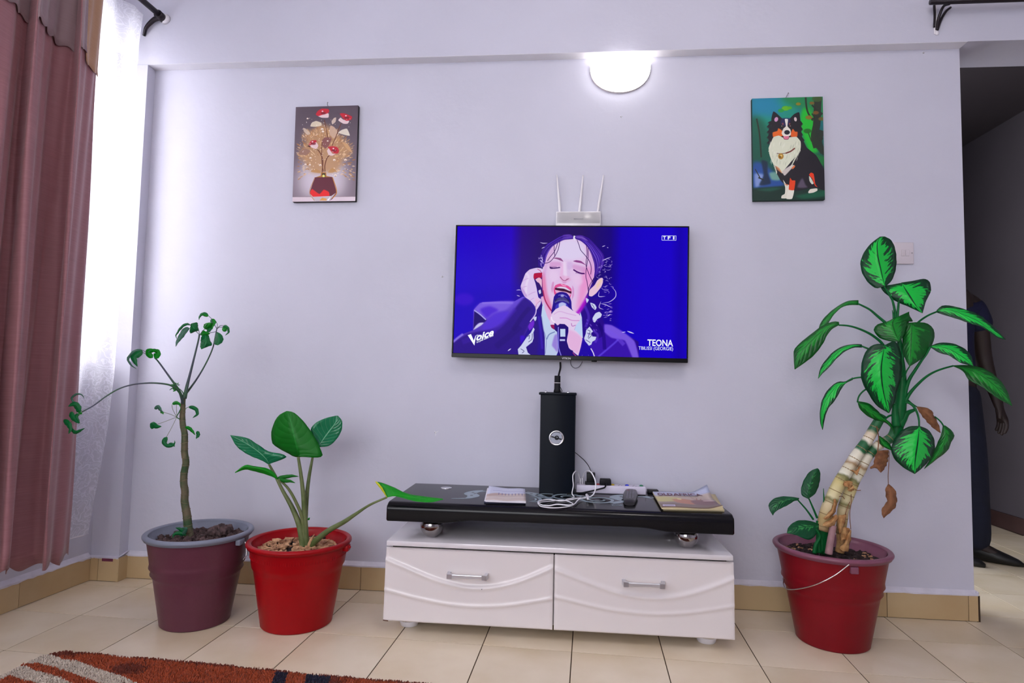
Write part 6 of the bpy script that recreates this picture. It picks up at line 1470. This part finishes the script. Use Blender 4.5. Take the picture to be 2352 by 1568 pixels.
dl([(1112, 520), (1145, 492), (1200, 492), (1290, 515), (1370, 545), (1430, 590), (1485, 640), (1540, 700)], [(1112, 526), (1150, 515), (1210, 522), (1290, 552), (1370, 588), (1430, 630), (1480, 668), (1540, 702)], [(1112, 534), (1160, 550), (1240, 574), (1320, 602), (1390, 624), (1440, 655), (1490, 690), (1540, 704)], -.03, -.12, side=(.012, -.012), n=24)
dl([(880, 716), (820, 712), (755, 690), (722, 645), (740, 610), (800, 592), (845, 570), (860, 560)], [(882, 716), (868, 690), (855, 660), (845, 630), (838, 600), (850, 575), (880, 556)], [(884, 716), (915, 665), (940, 600), (942, 575), (966, 590), (944, 552), (942, 528)], -.07, -.03, 'dieff2', side=(.014, .014), bulge=.01)
dl([(935, 598), (915, 640), (900, 700), (902, 770), (920, 830), (944, 868)], [(960, 596), (955, 660), (952, 720), (950, 780), (948, 830), (945, 868)], [(985, 594), (1055, 602), (1098, 650), (1090, 720), (1060, 782), (1000, 835), (947, 868)], -.04, -.07, 'dieff2', side=(.014, .014), bulge=.01)
dl([(1072, 742), (1130, 722), (1210, 726), (1280, 755), (1325, 800), (1342, 868)], [(1072, 745), (1130, 745), (1190, 762), (1250, 795), (1300, 830), (1342, 868)], [(1072, 750), (1130, 785), (1190, 802), (1260, 846), (1310, 860), (1342, 869)], -.05, -.12, side=(.012, -.012))
dl([(1215, 862), (1300, 860), (1400, 880), (1480, 930), (1540, 1000), (1582, 1112)], [(1215, 865), (1290, 880), (1370, 915), (1440, 960), (1520, 1035), (1582, 1113)], [(1215, 868), (1275, 898), (1310, 950), (1400, 1000), (1480, 1060), (1582, 1115)], -.05, -.15, 'dieff2', side=(.012, -.012), n=22)
dl([(790, 733), (750, 728), (700, 745), (660, 800), (643, 880), (648, 960), (690, 1040), (740, 1112), (812, 1158)], [(792, 735), (778, 800), (768, 880), (772, 960), (785, 1040), (800, 1100), (816, 1158)], [(796, 733), (850, 712), (885, 760), (897, 850), (890, 950), (866, 1020), (850, 1090), (818, 1158)], -.09, -.08, side=(.022, .018), bulge=.016, n=26)
dl([(1000, 1238), (940, 1242), (880, 1280), (832, 1360), (842, 1430), (900, 1492), (975, 1536)], [(1003, 1238), (1000, 1290), (994, 1350), (985, 1410), (978, 1470), (976, 1536)], [(1006, 1238), (1060, 1262), (1096, 1320), (1098, 1390), (1060, 1460), (1020, 1502), (977, 1536)], -.08, -.10, side=(.02, .02), bulge=.014, n=24)
dl([(1150, 1236), (1140, 1290), (1110, 1360), (1088, 1410), (1060, 1462), (1034, 1505)], [(1158, 1236), (1170, 1300), (1150, 1355), (1122, 1410), (1080, 1465), (1034, 1505)], [(1165, 1235), (1208, 1268), (1222, 1300), (1198, 1350), (1180, 1392), (1130, 1432), (1036, 1505)], -.05, -.06, 'dieff2', side=(.01, .01))
dl([(620, 1088), (635, 1132), (680, 1175), (730, 1200), (800, 1222), (855, 1285)], [(622, 1087), (660, 1115), (710, 1150), (760, 1182), (810, 1215), (855, 1285)], [(625, 1084), (690, 1098), (740, 1138), (790, 1190), (830, 1225), (856, 1284)], -.05, -.05, 'dieff2', side=(.006, .006))
dl([(752, 1300), (760, 1345), (790, 1372), (835, 1392)], [(756, 1300), (775, 1335), (800, 1360), (835, 1391)], [(760, 1300), (800, 1330), (825, 1355), (836, 1390)], -.04, -.06, 'dieff2', side=(.004, .004))
# dead leaves
def dead(L, Mi, R, Yb, Yt, c=cB):
    o = leaf3('dead_leaf', t3, c(L), c(Mi), c(R), DY+Yb, DY+Yt, M['dry'], rip=.004); o['label'] = 'brown withered leaf'
dead([(985, 1118), (1010, 1160), (1050, 1210), (1095, 1255), (1135, 1282)], [(985, 1117), (1030, 1145), (1075, 1180), (1110, 1230), (1136, 1282)], [(985, 1116), (1070, 1134), (1105, 1190), (1125, 1230), (1138, 1280)], -.04, -.05)
dead([(745, 1395), (725, 1440), (722, 1470), (698, 1503), (735, 1500), (765, 1528)], [(780, 1388), (768, 1425), (762, 1460), (760, 1485), (758, 1500), (766, 1528)], [(815, 1388), (812, 1430), (805, 1470), (790, 1500), (780, 1515), (767, 1528)], -.05, -.05)
dead([(826, 308), (810, 340), (815, 390), (820, 420), (795, 450), (785, 490), (800, 524)], [(830, 308), (840, 350), (850, 400), (845, 440), (825, 475), (805, 500), (800, 524)], [(834, 308), (872, 345), (883, 400), (878, 445), (850, 480), (820, 505), (802, 522)], -.05, -.05, cC)
obj('dead_stalk', ptube(cC([(835, 100), (832, 180), (828, 250), (829, 310)]), DY-.05, .0012, 14, 6), M['dry'], t3)
obj('dead_stalk', ptube(cB([(740, 1240), (752, 1310), (750, 1360), (745, 1400)]), DY-.05, .0018, 14, 6), M['dry'], t3)
# young shoots at the foot
def yl(L, Mi, R, Yb, Yt, mt='dieffsm', **k): return leaf3('leaf', t3, cC(L), cC(Mi), cC(R), DY+Yb, DY+Yt, M[mt], **k)
yl([(318, 400), (280, 378), (277, 330), (300, 270), (335, 225), (378, 207)], [(322, 401), (325, 350), (338, 300), (355, 255), (368, 228), (380, 207)], [(326, 398), (365, 368), (390, 310), (398, 250), (393, 220), (382, 207)], -.04, -.02, side=(.012, .012))
yl([(265, 396), (215, 388), (150, 386), (95, 405), (70, 440), (78, 475), (97, 506)], [(262, 402), (215, 402), (165, 414), (130, 432), (108, 455), (100, 480), (98, 506)], [(258, 412), (235, 414), (190, 442), (140, 466), (112, 484), (104, 495), (99, 506)], -.04, -.06, side=(.01, -.01))
yl([(390, 560), (330, 540), (250, 540), (195, 580), (186, 615)], [(392, 575), (340, 575), (280, 580), (230, 595), (187, 618)], [(395, 590), (350, 650), (320, 660), (240, 630), (188, 620)], -.04, -.07, 'dieffsm', side=(.01, -.02))
for P_, d, R_, mt in (([(378, 522), (352, 460), (326, 400)], -.03, [.004, .0026], 'petiole'), ([(354, 532), (310, 470), (255, 408)], -.03, [.0035, .0024], 'petiole'), ([(390, 740), (385, 660), (385, 600), (380, 540)], -.03, [.011, .008, .005], 'petiole'), ([(405, 740), (408, 660), (395, 590), (400, 520), (420, 440), (418, 335)], -.03, [.009, .008, .006, .005, .003, .001], 'petiole'),
                  ([(360, 745), (370, 690), (395, 640), (370, 590)], -.05, [.008, .006, .003], 'petiole')):
    obj('stalk', ptube(cC(P_), DY+d, R_, 24, 8), M[mt], t3)
# canes: striped white, tan and dark green between leaf scars
def cane_mat():
    mt = bpy.data.materials.new('cane_bark'); mt.use_nodes = True; N, L = nodes(mt); b = N['Principled BSDF']; b.inputs['Roughness'].default_value = .55
    tc = N.new('ShaderNodeTexCoord'); sp = N.new('ShaderNodeSeparateXYZ'); L.new(tc.outputs['UV'], sp.inputs[0])
    rp = N.new('ShaderNodeValToRGB'); rp.color_ramp.interpolation = 'LINEAR'; e = rp.color_ramp.elements
    st_ = [(0, (150, 122, 86)), (.08, (176, 150, 96)), (.20, (206, 190, 150)), (.24, (120, 116, 66)), (.27, (214, 204, 160)), (.40, (196, 180, 120)), (.44, (110, 110, 60)), (.46, (222, 220, 200)), (.54, (205, 196, 168)), (.56, (150, 118, 80)), (.60, (222, 218, 200)), (.66, (216, 210, 190)), (.68, (18, 92, 52)), (.74, (14, 88, 46)), (.77, (222, 214, 196)), (.83, (206, 188, 160)), (.86, (30, 92, 56)), (1, (14, 96, 44))]
    e[0].position = 0; e[0].color = S(*st_[0][1]); e[1].position = 1; e[1].color = S(*st_[-1][1])
    for p_, c_ in st_[1:-1]: q_ = e.new(p_); q_.color = S(*c_)
    nz = N.new('ShaderNodeTexNoise'); nz.inputs['Scale'].default_value = 34; L.new(tc.outputs['Object'], nz.inputs['Vector'])
    a = N.new('ShaderNodeMath'); a.operation = 'MULTIPLY_ADD'; a.inputs[1].default_value = .05; L.new(nz.outputs['Fac'], a.inputs[0]); L.new(sp.outputs[0], a.inputs[2])
    s_ = N.new('ShaderNodeMath'); s_.operation = 'SUBTRACT'; s_.inputs[1].default_value = .025; L.new(a.outputs[0], s_.inputs[0]); L.new(s_.outputs[0], rp.inputs[0])
    L.new(rp.outputs[0], b.inputs['Base Color'])
    bp = N.new('ShaderNodeBump'); bp.inputs['Strength'].default_value = .5; bp.inputs['Distance'].default_value = .003; L.new(nz.outputs['Fac'], bp.inputs['Height']); L.new(bp.outputs[0], b.inputs['Normal'])
    return mt
M['cane'] = cane_mat(); M['sheath'] = mat('papery_sheath', S(196, 152, 100), .8, vcol=S(150, 98, 52), vscale=40, bump=.5)
M['node'] = mat('cane_node', S(150, 124, 84), .8, var=.3, vscale=50); M['pinkcane'] = mat('pink_grey_stem', S(168, 128, 132), .6, var=.2, vscale=30)
def cane(pts, Y, R, node_every, n=64, seg=14):
    V, F = ptube(pts, Y, R, n, seg); 
    # swell a little at every leaf scar
    o = obj('cane', (V, F), M['cane'], t3, uv=[(min(1, (i//seg)/(n-1)), (i % seg)/seg) for i in range(len(V))])
    C = [np.mean(np.array(V[k*seg:(k+1)*seg]), 0) for k in range(n)]; parts = []
    for k in range(2, n-2, node_every):
        t = C[k+1]-C[k-1]; t /= np.linalg.norm(t); r0 = np.linalg.norm(np.array(V[k*seg])-C[k])
        parts.append(tube([tuple(C[k]-t*.0022), tuple(C[k]), tuple(C[k]+t*.0022)], [r0*.96, r0*1.05, r0*.96], 0, 14))
    obj('leaf_scars', join(*parts), M['node'], o, kind='stuff'); return o
cane(cC([(410, 600), (440, 480), (480, 380), (520, 300), (570, 220), (625, 130), (690, 40), (748, -60), (790, -130)]), (DY-.03, DY-.03), [.0225, .0225, .022, .021, .020, .0185, .017, .015], 6)
cane(cC([(525, 620), (535, 540), (545, 460), (575, 380), (610, 290), (650, 220), (700, 130), (770, 60), (850, 10), (880, -60)]), (DY-.005, DY-.03), [.016, .018, .019, .019, .018, .017, .0165, .016, .015], 6)
obj('bare_stem', ptube(cC([(450, 750), (462, 670), (480, 570)]), DY-.06, [.0125, .0115, .011], 20, 12), M['pinkcane'], t3)
obj('cane_base', ptube(cC([(520, 740), (530, 680), (528, 600)]), DY-.005, [.015, .015, .016], 16, 12), M['sheath'], t3)
obj('cane_base', ptube(cC([(425, 745), (415, 680), (412, 590)]), DY-.02, [.016, .017, .022], 16, 12), M['petiole'], t3)
# papery sheaths hanging from the scars
def sh(L, Mi, R, d): 
    leaf3('papery_sheath', t3, cDd(L), cDd(Mi), cDd(R), DY+d, DY+d-.01, M['sheath'], mcols=3, n=10, rip=.004, side=(.012, .012))
sh([(470, 990), (450, 1100), (470, 1190)], [(530, 980), (520, 1080), (510, 1170)], [(600, 1000), (600, 1100), (545, 1170)], -.05)
sh([(560, 1100), (500, 1220), (440, 1290), (500, 1345)], [(590, 1060), (560, 1180), (530, 1260), (530, 1345)], [(618, 1010), (620, 1140), (600, 1230), (575, 1350)], -.055)
sh([(380, 790), (300, 870), (200, 920), (190, 960)], [(410, 800), (330, 900), (260, 940), (210, 968)], [(430, 830), (380, 930), (330, 980), (240, 970)], -.07)
sh([(430, 800), (410, 900), (420, 1000), (440, 1080)], [(490, 800), (470, 900), (460, 990), (450, 1080)], [(550, 780), (540, 880), (500, 980), (460, 1080)], -.055)
sh([(355, 560), (350, 640), (300, 740), (200, 850)], [(390, 560), (370, 650), (330, 760), (215, 860)], [(400, 590), (400, 690), (350, 800), (240, 870)], -.065)
sh([(520, 290), (500, 340), (520, 370)], [(590, 285), (580, 340), (560, 375)], [(640, 300), (640, 350), (600, 400)], -.06)
sh([(560, 420), (590, 370), (660, 360)], [(580, 440), (610, 410), (660, 390)], [(620, 450), (650, 430), (690, 400)], -.055)
sh([(610, 125), (650, 150), (700, 200)], [(640, 120), (680, 150), (712, 205)], [(690, 170), (720, 100), (775, 45)], -.055)
for P_ in ([(620, 490), (620, 620), (600, 760), (605, 900), (615, 1010)], [(680, 420), (720, 430), (765, 428)], [(600, 600), (560, 700), (530, 800)], [(440, 520), (490, 520), (520, 560)]):
    obj('dry_string', ptube(cDd(P_), DY-.055, .0013, 16, 6), M['dry'], t3)
# green crown stalk and petioles
def pt(pts, d, R_, n=30): obj('stalk', ptube(cB(pts), (DY+d[0], DY+d[1]), R_, n, 10), M['petiole'], t3)
pt([(850, 1330), (862, 1270), (875, 1200), (885, 1120), (893, 1040), (898, 960), (895, 880), (888, 800), (880, 700), (872, 600)], (-.03, -.03), [.016, .020, .021, .019, .016, .013, .011, .009, .007, .004], 50)
pt([(880, 1240), (905, 1200), (930, 1160), (975, 1138)], (-.04, -.04), [.014, .010, .005])
pt([(836, 452), (848, 500), (858, 560), (866, 620)], (-.03, -.03), [.0036, .0045, .006]); pt([(876, 476), (872, 520), (868, 570), (866, 620)], (-.035, -.03), [.0036, .0045, .005])
pt([(786, 372), (810, 410), (836, 455)], (-.03, -.03), [.003, .0036]); pt([(893, 352), (884, 420), (876, 478)], (-.025, -.035), [.003, .0036])
obj('leaf_spike', ptube(cB([(848, 570), (842, 540), (836, 518)]), DY-.03, [.005, .003, .0008], 10, 8), M['petiole'], t3)
pt([(622, 478), (660, 496), (700, 518), (745, 556), (785, 590), (812, 612)], (-.01, -.03), [.003, .0035, .0045, .005])
pt([(505, 612), (560, 616), (610, 628), (670, 652), (720, 680), (770, 722), (800, 770)], (-.05, -.05), [.003, .0035, .0045, .005])
pt([(645, 742), (680, 756), (720, 772), (780, 800)], (-.03, -.05), [.003, .004])
pt([(548, 966), (580, 948), (610, 940), (650, 936), (720, 940), (790, 980)], (-.04, -.06), [.0026, .0032, .0045])
pt([(620, 1092), (628, 1058), (648, 1030), (676, 1010), (720, 1000), (790, 1030)], (-.05, -.06), [.0026, .003, .0035])
pt([(1115, 528), (1060, 552), (1010, 585), (965, 630), (930, 680), (910, 740), (900, 820), (896, 900)], (-.03, -.04), [.003, .0036, .0045, .006])
pt([(1074, 745), (1050, 790), (1020, 830), (980, 890), (945, 945), (925, 1000), (912, 1060)], (-.05, -.04), [.003, .0045, .0058, .007])
pt([(1216, 865), (1160, 880), (1100, 902), (1045, 935), (990, 985), (950, 1030), (925, 1070), (905, 1120)], (-.05, -.04), [.003, .0036, .005, .007])
pt([(1004, 1240), (1002, 1200), (992, 1160), (975, 1125), (950, 1100), (925, 1092), (905, 1110)], (-.08, -.04), [.0026, .0036, .0045])
pt([(925, 1070), (960, 1100), (990, 1120)], (-.04, -.04), [.003, .002]); pt([(1155, 1238), (1140, 1215), (1120, 1195), (1100, 1180)], (-.05, -.045), [.0026, .0022])
pt([(790, 1196), (820, 1175), (855, 1170)], (-.05, -.04), [.003, .0035]); pt([(795, 736), (830, 780), (880, 850), (893, 930)], (-.09, -.04), [.003, .005, .006])
pt([(835, 1392), (855, 1330), (862, 1290)], (-.06, -.03), [.003, .005])
obj('stalk_sheath', ptube(cB([(850, 1100), (856, 1180), (862, 1240)]), DY-.05, [.006, .012, .014], 12, 10), M['petiole'], t3)
pt([(945, 868), (925, 900), (905, 960)], (-.06, -.04), [.002, .003])

# ------------------------------------------------------------------ rug
M['pile'] = None
def ruglocal():
    o = PZ(125, 1488, .012); a = PZ(980, 1567, .012); d = Vector((a.x-o.x, a.y-o.y)).normalized(); return o, d
ro, rd = ruglocal(); rn = Vector((rd.y, -rd.x))
def rug_xy(s, t): # s along the far edge, t towards the camera
    return ro.x+rd.x*s+rn.x*t, ro.y+rd.y*s+rn.y*t
def st_of(px, py): q = PZ(px, py, .014); dx, dy = q.x-ro.x, q.y-ro.y; return dx*rd.x+dy*rd.y, dx*rn.x+dy*rn.y
cR = crop(0, 1440, 400/2352.)
def stv(pts): return [st_of(*p) for p in cR(pts)]
cream = [stv([(300, 480), (560, 325), (700, 352), (780, 380), (860, 410), (1060, 435), (1250, 505), (1450, 575), (1620, 625), (1760, 690), (1900, 753), (2100, 900), (1700, 900), (1400, 750), (1220, 690), (1000, 610), (820, 545), (600, 490), (500, 465)]),
         stv([(-260, 760), (100, 500), (350, 500), (440, 540), (610, 590), (800, 650), (1000, 745), (1200, 900), (700, 900), (520, 745), (330, 690), (120, 630), (0, 690)])]
def inside(p, poly):
    c = False; n = len(poly)
    for i in range(n):
        x1, y1 = poly[i]; x2, y2 = poly[(i+1) % n]
        if (y1 > p[1]) != (y2 > p[1]) and p[0] < (x2-x1)*(p[1]-y1)/(y2-y1)+x1: c = not c
    return c
sq1 = [st_of(*p) for p in ((633, 1536), (661, 1538), (656, 1575), (615, 1575))]; sq2 = [st_of(*p) for p in ((703, 1543), (757, 1547), (757, 1580), (692, 1580))]
s_d = [(.5*(a[0][0]+a[1][0]), abs(a[1][0]-a[0][0])) for a in (sq1, sq2)]
RUG, RUGD, CRM, NVY = S(172, 74, 36), S(120, 46, 28), S(214, 200, 186), S(34, 30, 58)
r_ = np.random.default_rng(12)
RL, RW = 2.3, 1.35
def rug_col(s, t):
    for c_ in cream:
        if inside((s, t), c_): return CRM
    for cx, wd in s_d:
        if abs(s-cx-.36*t) < wd/2 and .012 < t < .16: return NVY
    # the same broad bands go on beyond the frame
    k = (t-.25) % .30
    if t > .25 and k < .05 and s < 1.1: return CRM
    n = math.sin(s*21+t*13)+math.sin(s*9-t*31+1)+r_.random()*.8
    return RUGD if n > 1.75 or t < .012 or (t < .10 and s < .06 and n > .3) else RUG
rug = thing('rug', (*rug_xy(RL/2, RW/2), 0), 'rust brown pile rug with cream stripes and navy squares in front of the bucket plants', 'rug')
M['rugback'] = mat('rug_backing', S(70, 34, 24), .95)
def edge_t(s): return .004*math.sin(s*9)+.003*math.sin(s*31)
ol_ = [(*rug_xy(s, edge_t(s)),) for s in np.linspace(.045, RL, 40)]+[(*rug_xy(RL, t),) for t in np.linspace(.05, RW, 12)]+[(*rug_xy(s, RW),) for s in np.linspace(RL-.05, .0, 24)]+[(*rug_xy(-.006*math.sin(t*20)-.0, t),) for t in np.linspace(RW-.05, .05, 20)]
obj('backing', prism(ol_[::-1], .0005, .005), M['rugback'], rug, smooth=False)
# pile: small leaning tufts, dense where the photo shows the rug
V = []; F = []; COLS = []
def tuft(s, t, dens):
    x, y = rug_xy(s, t); c_ = rug_col(s, t); hgt = (.0075 if c_ is not CRM else .0062)+r_.random()*.003; wv = .0026+.0016*r_.random() if dens else .006; ang = r_.random()*PI
    lx_, ly_ = .004*(r_.random()-.3), .004*(r_.random()-.7); dx, dy = wv*math.cos(ang), wv*math.sin(ang); b = len(V)
    k = .82+.36*r_.random(); c4 = tuple(min(1, q*k) for q in c_[:3])+(1,)
    V.extend([(x-dx, y-dy, .004), (x+dx, y+dy, .004), (x-dy*.8, y+dx*.8, .004), (x+lx_, y+ly_, .004+hgt), (x+lx_+dx*.6, y+ly_+dy*.6, .004+hgt*.86)])
    F.extend([(b, b+1, b+4, b+3), (b+1, b+2, b+3, b+4), (b+2, b, b+3)]); COLS.extend([c4]*5)
for _ in range(52000):
    s, t = r_.random()*1.55-.0, r_.random()*.34
    if t < edge_t(s)+.002 or t < .05*(1-s/.045): continue
    tuft(s, t, True)
for _ in range(16000):
    s, t = r_.random()*RL, r_.random()*RW
    if t < edge_t(s)+.002 or (s < 1.5 and t < .33): continue
    tuft(s, t, False)
def vc_mat(name, rough=.8):
    mt = bpy.data.materials.new(name); mt.use_nodes = True; N, L = nodes(mt); b = N['Principled BSDF']; b.inputs['Roughness'].default_value = rough; b.inputs['Sheen Weight'].default_value = .2
    at = N.new('ShaderNodeAttribute'); at.attribute_name = 'pile_colour'; L.new(at.outputs['Color'], b.inputs['Base Color']); return mt
po = obj('pile', (V, F), vc_mat('rug_pile', .6), rug, smooth=False, kind='stuff', fixn=False)
at = po.data.color_attributes.new('pile_colour', 'FLOAT_COLOR', 'POINT'); at.data.foreach_set('color', np.array(COLS, np.float32).ravel())

# ------------------------------------------------------------------ person in the hallway, mostly behind the wall's end
M['skin'] = mat('skin', S(44, 30, 27), .6); M['navyshirt'] = mat('navy_shirt', S(15, 18, 58), .85, var=.2, vscale=12, bump=.2, bscale=200)
M['jeans'] = mat('dark_jeans', S(15, 21, 44), .9, var=.25, vscale=14, bump=.3, bscale=300); M['shoe'] = mat('black_shoe', S(12, 11, 12), .45); M['hair'] = mat('black_hair', S(14, 12, 12), .8, bump=.8, bscale=200)
def skin_obj(name, verts, edges, rad, mt, par, root=0, sub=2):
    off = wloc(par); me = bpy.data.meshes.new(name); me.from_pydata([tuple(Vector(v)-off) for v in verts], edges, []); o = bpy.data.objects.new(name, me); COL.objects.link(o)
    sk = o.modifiers.new('skin', 'SKIN'); sk.use_smooth_shade = True; sk.branch_smoothing = .4
    for i, r in enumerate(rad):
        me.skin_vertices[0].data[i].radius = r if hasattr(r, '__len__') else (r, r); me.skin_vertices[0].data[i].use_root = (i == root)
    ss = o.modifiers.new('s', 'SUBSURF'); ss.levels = sub; ss.render_levels = sub
    dg = bpy.context.evaluated_depsgraph_get(); dg.update(); m2 = bpy.data.meshes.new_from_object(o.evaluated_get(dg)); bpy.data.objects.remove(o); m2.name = name
    m2.materials.clear(); m2.materials.append(mt); m2.polygons.foreach_set('use_smooth', [True]*len(m2.polygons))
    o = bpy.data.objects.new(name, m2); COL.objects.link(o); o.parent = par; return o
BX, BY = 2.475, .86
pn = thing('person', (BX, BY, 0), 'person in navy short sleeved shirt, dark jeans and black shoes standing behind the wall end', 'person')
SR = Vector((BX+.155, BY, 1.335)); SLf = Vector((BX-.155, BY+.02, 1.335))
def arm(S_, dirx, base, vi):
    """shoulder -> elbow -> wrist -> palm -> five fingers; returns verts, edges, radii"""
    E_ = S_+Vector((.045*dirx, .03, -.27)); W_ = E_+Vector((.015*dirx, -.07, -.235)); P_ = W_+Vector((.004*dirx, -.02, -.055)); K_ = P_+Vector((.002*dirx, -.012, -.04))
    vs = [S_, E_, W_, P_, K_]; ed = [(vi, vi+1), (vi+1, vi+2), (vi+2, vi+3), (vi+3, vi+4)]; rd_ = [.050, .041, .026, (.030, .017), (.030, .014)]
    n0 = vi+5
    for f, (oy, ln) in enumerate(((-.030, .066), (-.010, .076), (.011, .070), (.030, .054))):
        b_ = K_+Vector((0, oy, -.008)); m1 = b_+Vector((-.006*dirx, -.004, -ln*.45)); tip = m1+Vector((-.014*dirx, .0, -ln*.42))
        vs += [b_, m1, tip]; ed += [(vi+4, n0), (n0, n0+1), (n0+1, n0+2)]; rd_ += [.0095, .009, .0075]; n0 += 3
    th = W_+Vector((-.012*dirx, -.040, -.045)); tt = th+Vector((-.012*dirx, -.018, -.042)); vs += [th, tt]; ed += [(vi+2, n0), (n0, n0+1)]; rd_ += [.0105, .0085]
    return vs, ed, rd_
vs = [Vector((BX, BY+.02, .93)), Vector((BX, BY+.02, 1.10)), Vector((BX, BY+.01, 1.27)), Vector((BX, BY, 1.40)), Vector((BX-.01, BY-.01, 1.47)), Vector((BX-.01, BY-.02, 1.56)), Vector((BX-.01, BY-.02, 1.65))]
ed = [(0, 1), (1, 2), (2, 3), (3, 4), (4, 5), (5, 6)]; rd_ = [(.145, .105), (.125, .095), (.145, .10), (.09, .07), .055, (.078, .095), (.070, .085)]
for S_, dx in ((SR, 1), (SLf, -1)):
    a_, b_, c_ = arm(S_, dx, 3, len(vs)); ed += [(3, len(vs))]; vs += a_; ed += b_; rd_ += c_
hipR, hipL = Vector((BX+.085, BY+.02, .86)), Vector((BX-.085, BY+.02, .86))
kR, aR = Vector((BX+.10, BY-.01, .48)), Vector((BX+.135, BY+.03, .09)); kL, aL = Vector((BX-.09, BY-.01, .48)), Vector((BX-.05, BY+.02, .09))
for h_, k_, a_, tx, ty in ((hipR, kR, aR, .115, -.085), (hipL, kL, aL, .09, -.11)):
    n0 = len(vs); vs += [h_, k_, a_, a_+Vector((tx*.7, ty*.7, -.055))]; ed += [(0, n0), (n0, n0+1), (n0+1, n0+2), (n0+2, n0+3)]; rd_ += [.085, .058, .036, .018]
body = skin_obj('body', vs, ed, rd_, M['skin'], pn)
# face, ears and hair
hd = Vector((BX-.01, BY-.02, 1.605))
obj('head_detail', join(sphere((hd.x, hd.y-.098, hd.z-.010), .016, 10, 8, .8, 1.2, 1.4), sphere((hd.x-.080, hd.y+.01, hd.z-.01), .028, 10, 8, .35, .7, 1.1), sphere((hd.x+.080, hd.y+.01, hd.z-.01), .028, 10, 8, .35, .7, 1.1), sphere((hd.x, hd.y-.086, hd.z-.052), .022, 10, 6, 1.1, .5, .35)), M['skin'], body)
M['eye'] = mat('eye_white', S(225, 220, 214), .3)
for dx in (-.03, .03):
    e_ = obj('eye', sphere((hd.x+dx, hd.y-.082, hd.z+.012), .0125, 10, 8), M['eye'], body); obj('iris', sphere((hd.x+dx, hd.y-.0925, hd.z+.012), .0055, 8, 6), M['shoe'], body)
obj('hair', grid(20, 12, lambda u, v: (hd.x+.086*math.sin(.55*PI*v)*math.cos(2*PI*u), hd.y+.012+.104*math.sin(.55*PI*v)*math.sin(2*PI*u)+.012*v, hd.z+.02+.098*math.cos(.55*PI*v))), M['hair'], pn, solid=.008)
n_ = len([0])
sv = [Vector((BX, BY+.02, .90)), Vector((BX, BY+.02, 1.08)), Vector((BX, BY+.01, 1.25)), Vector((BX, BY, 1.385)), SR+Vector((-.02, 0, .005)), SR+Vector((.030, .018, -.14)), SLf+Vector((.02, 0, .005)), SLf+Vector((-.030, .018, -.14))]
skin_obj('shirt', sv, [(0, 1), (1, 2), (2, 3), (3, 4), (4, 5), (3, 6), (6, 7)], [(.165, .125), (.145, .112), (.162, .115), (.105, .085), .068, .070, .068, .070], M['navyshirt'], pn)
obj('collar', lathe([(.062, 1.425), (.070, 1.43), (.078, 1.41), (.072, 1.40)], BX-.004, BY-.005, 20), M['navyshirt'], pn)
tv_ = [Vector((BX, BY+.02, .97)), Vector((BX, BY+.02, .90)), hipR+Vector((0, 0, -.06)), kR, aR+Vector((.006, .01, -.05)), hipL+Vector((0, 0, -.06)), kL, aL+Vector((0, .01, -.035))]
skin_obj('trousers', tv_, [(0, 1), (1, 2), (2, 3), (3, 4), (1, 5), (5, 6), (6, 7)], [(.155, .12), (.155, .12), .100, .078, .076, .100, .078, .072], M['jeans'], pn)
def shoe(a_, tx, ty):
    h_ = Vector((a_.x, a_.y+.02, .047)); d_ = Vector((tx, ty, 0)).normalized(); s_ = Vector((-d_.y, d_.x, 0)); V = []; F = []; n = 16
    secs = [(-.060, .022, .060), (-.050, .038, .085), (0, .042, .105), (.05, .044, .092), (.10, .046, .066), (.15, .042, .046), (.185, .028, .032), (.205, .012, .018)]
    for (t, wd, hh) in secs:
        c = Vector((h_.x, h_.y, 0))+d_*t
        for k in range(n):
            an = 2*PI*k/n; z = .001+hh/2+hh/2*math.sin(an); V.append(tuple(c+s_*(wd*math.copysign(abs(math.cos(an))**.75, math.cos(an)))+Vector((0, 0, z))))
    for i in range(len(secs)-1):
        for k in range(n): F.append((i*n+k, (i+1)*n+k, (i+1)*n+(k+1) % n, i*n+(k+1) % n))
    F += [tuple(range(n)), tuple(range((len(secs)-1)*n, len(secs)*n))[::-1]]
    return obj('shoe', (V, F), M['shoe'], pn)
shoe(aR, .115, -.075); shoe(aL, .09, -.09)
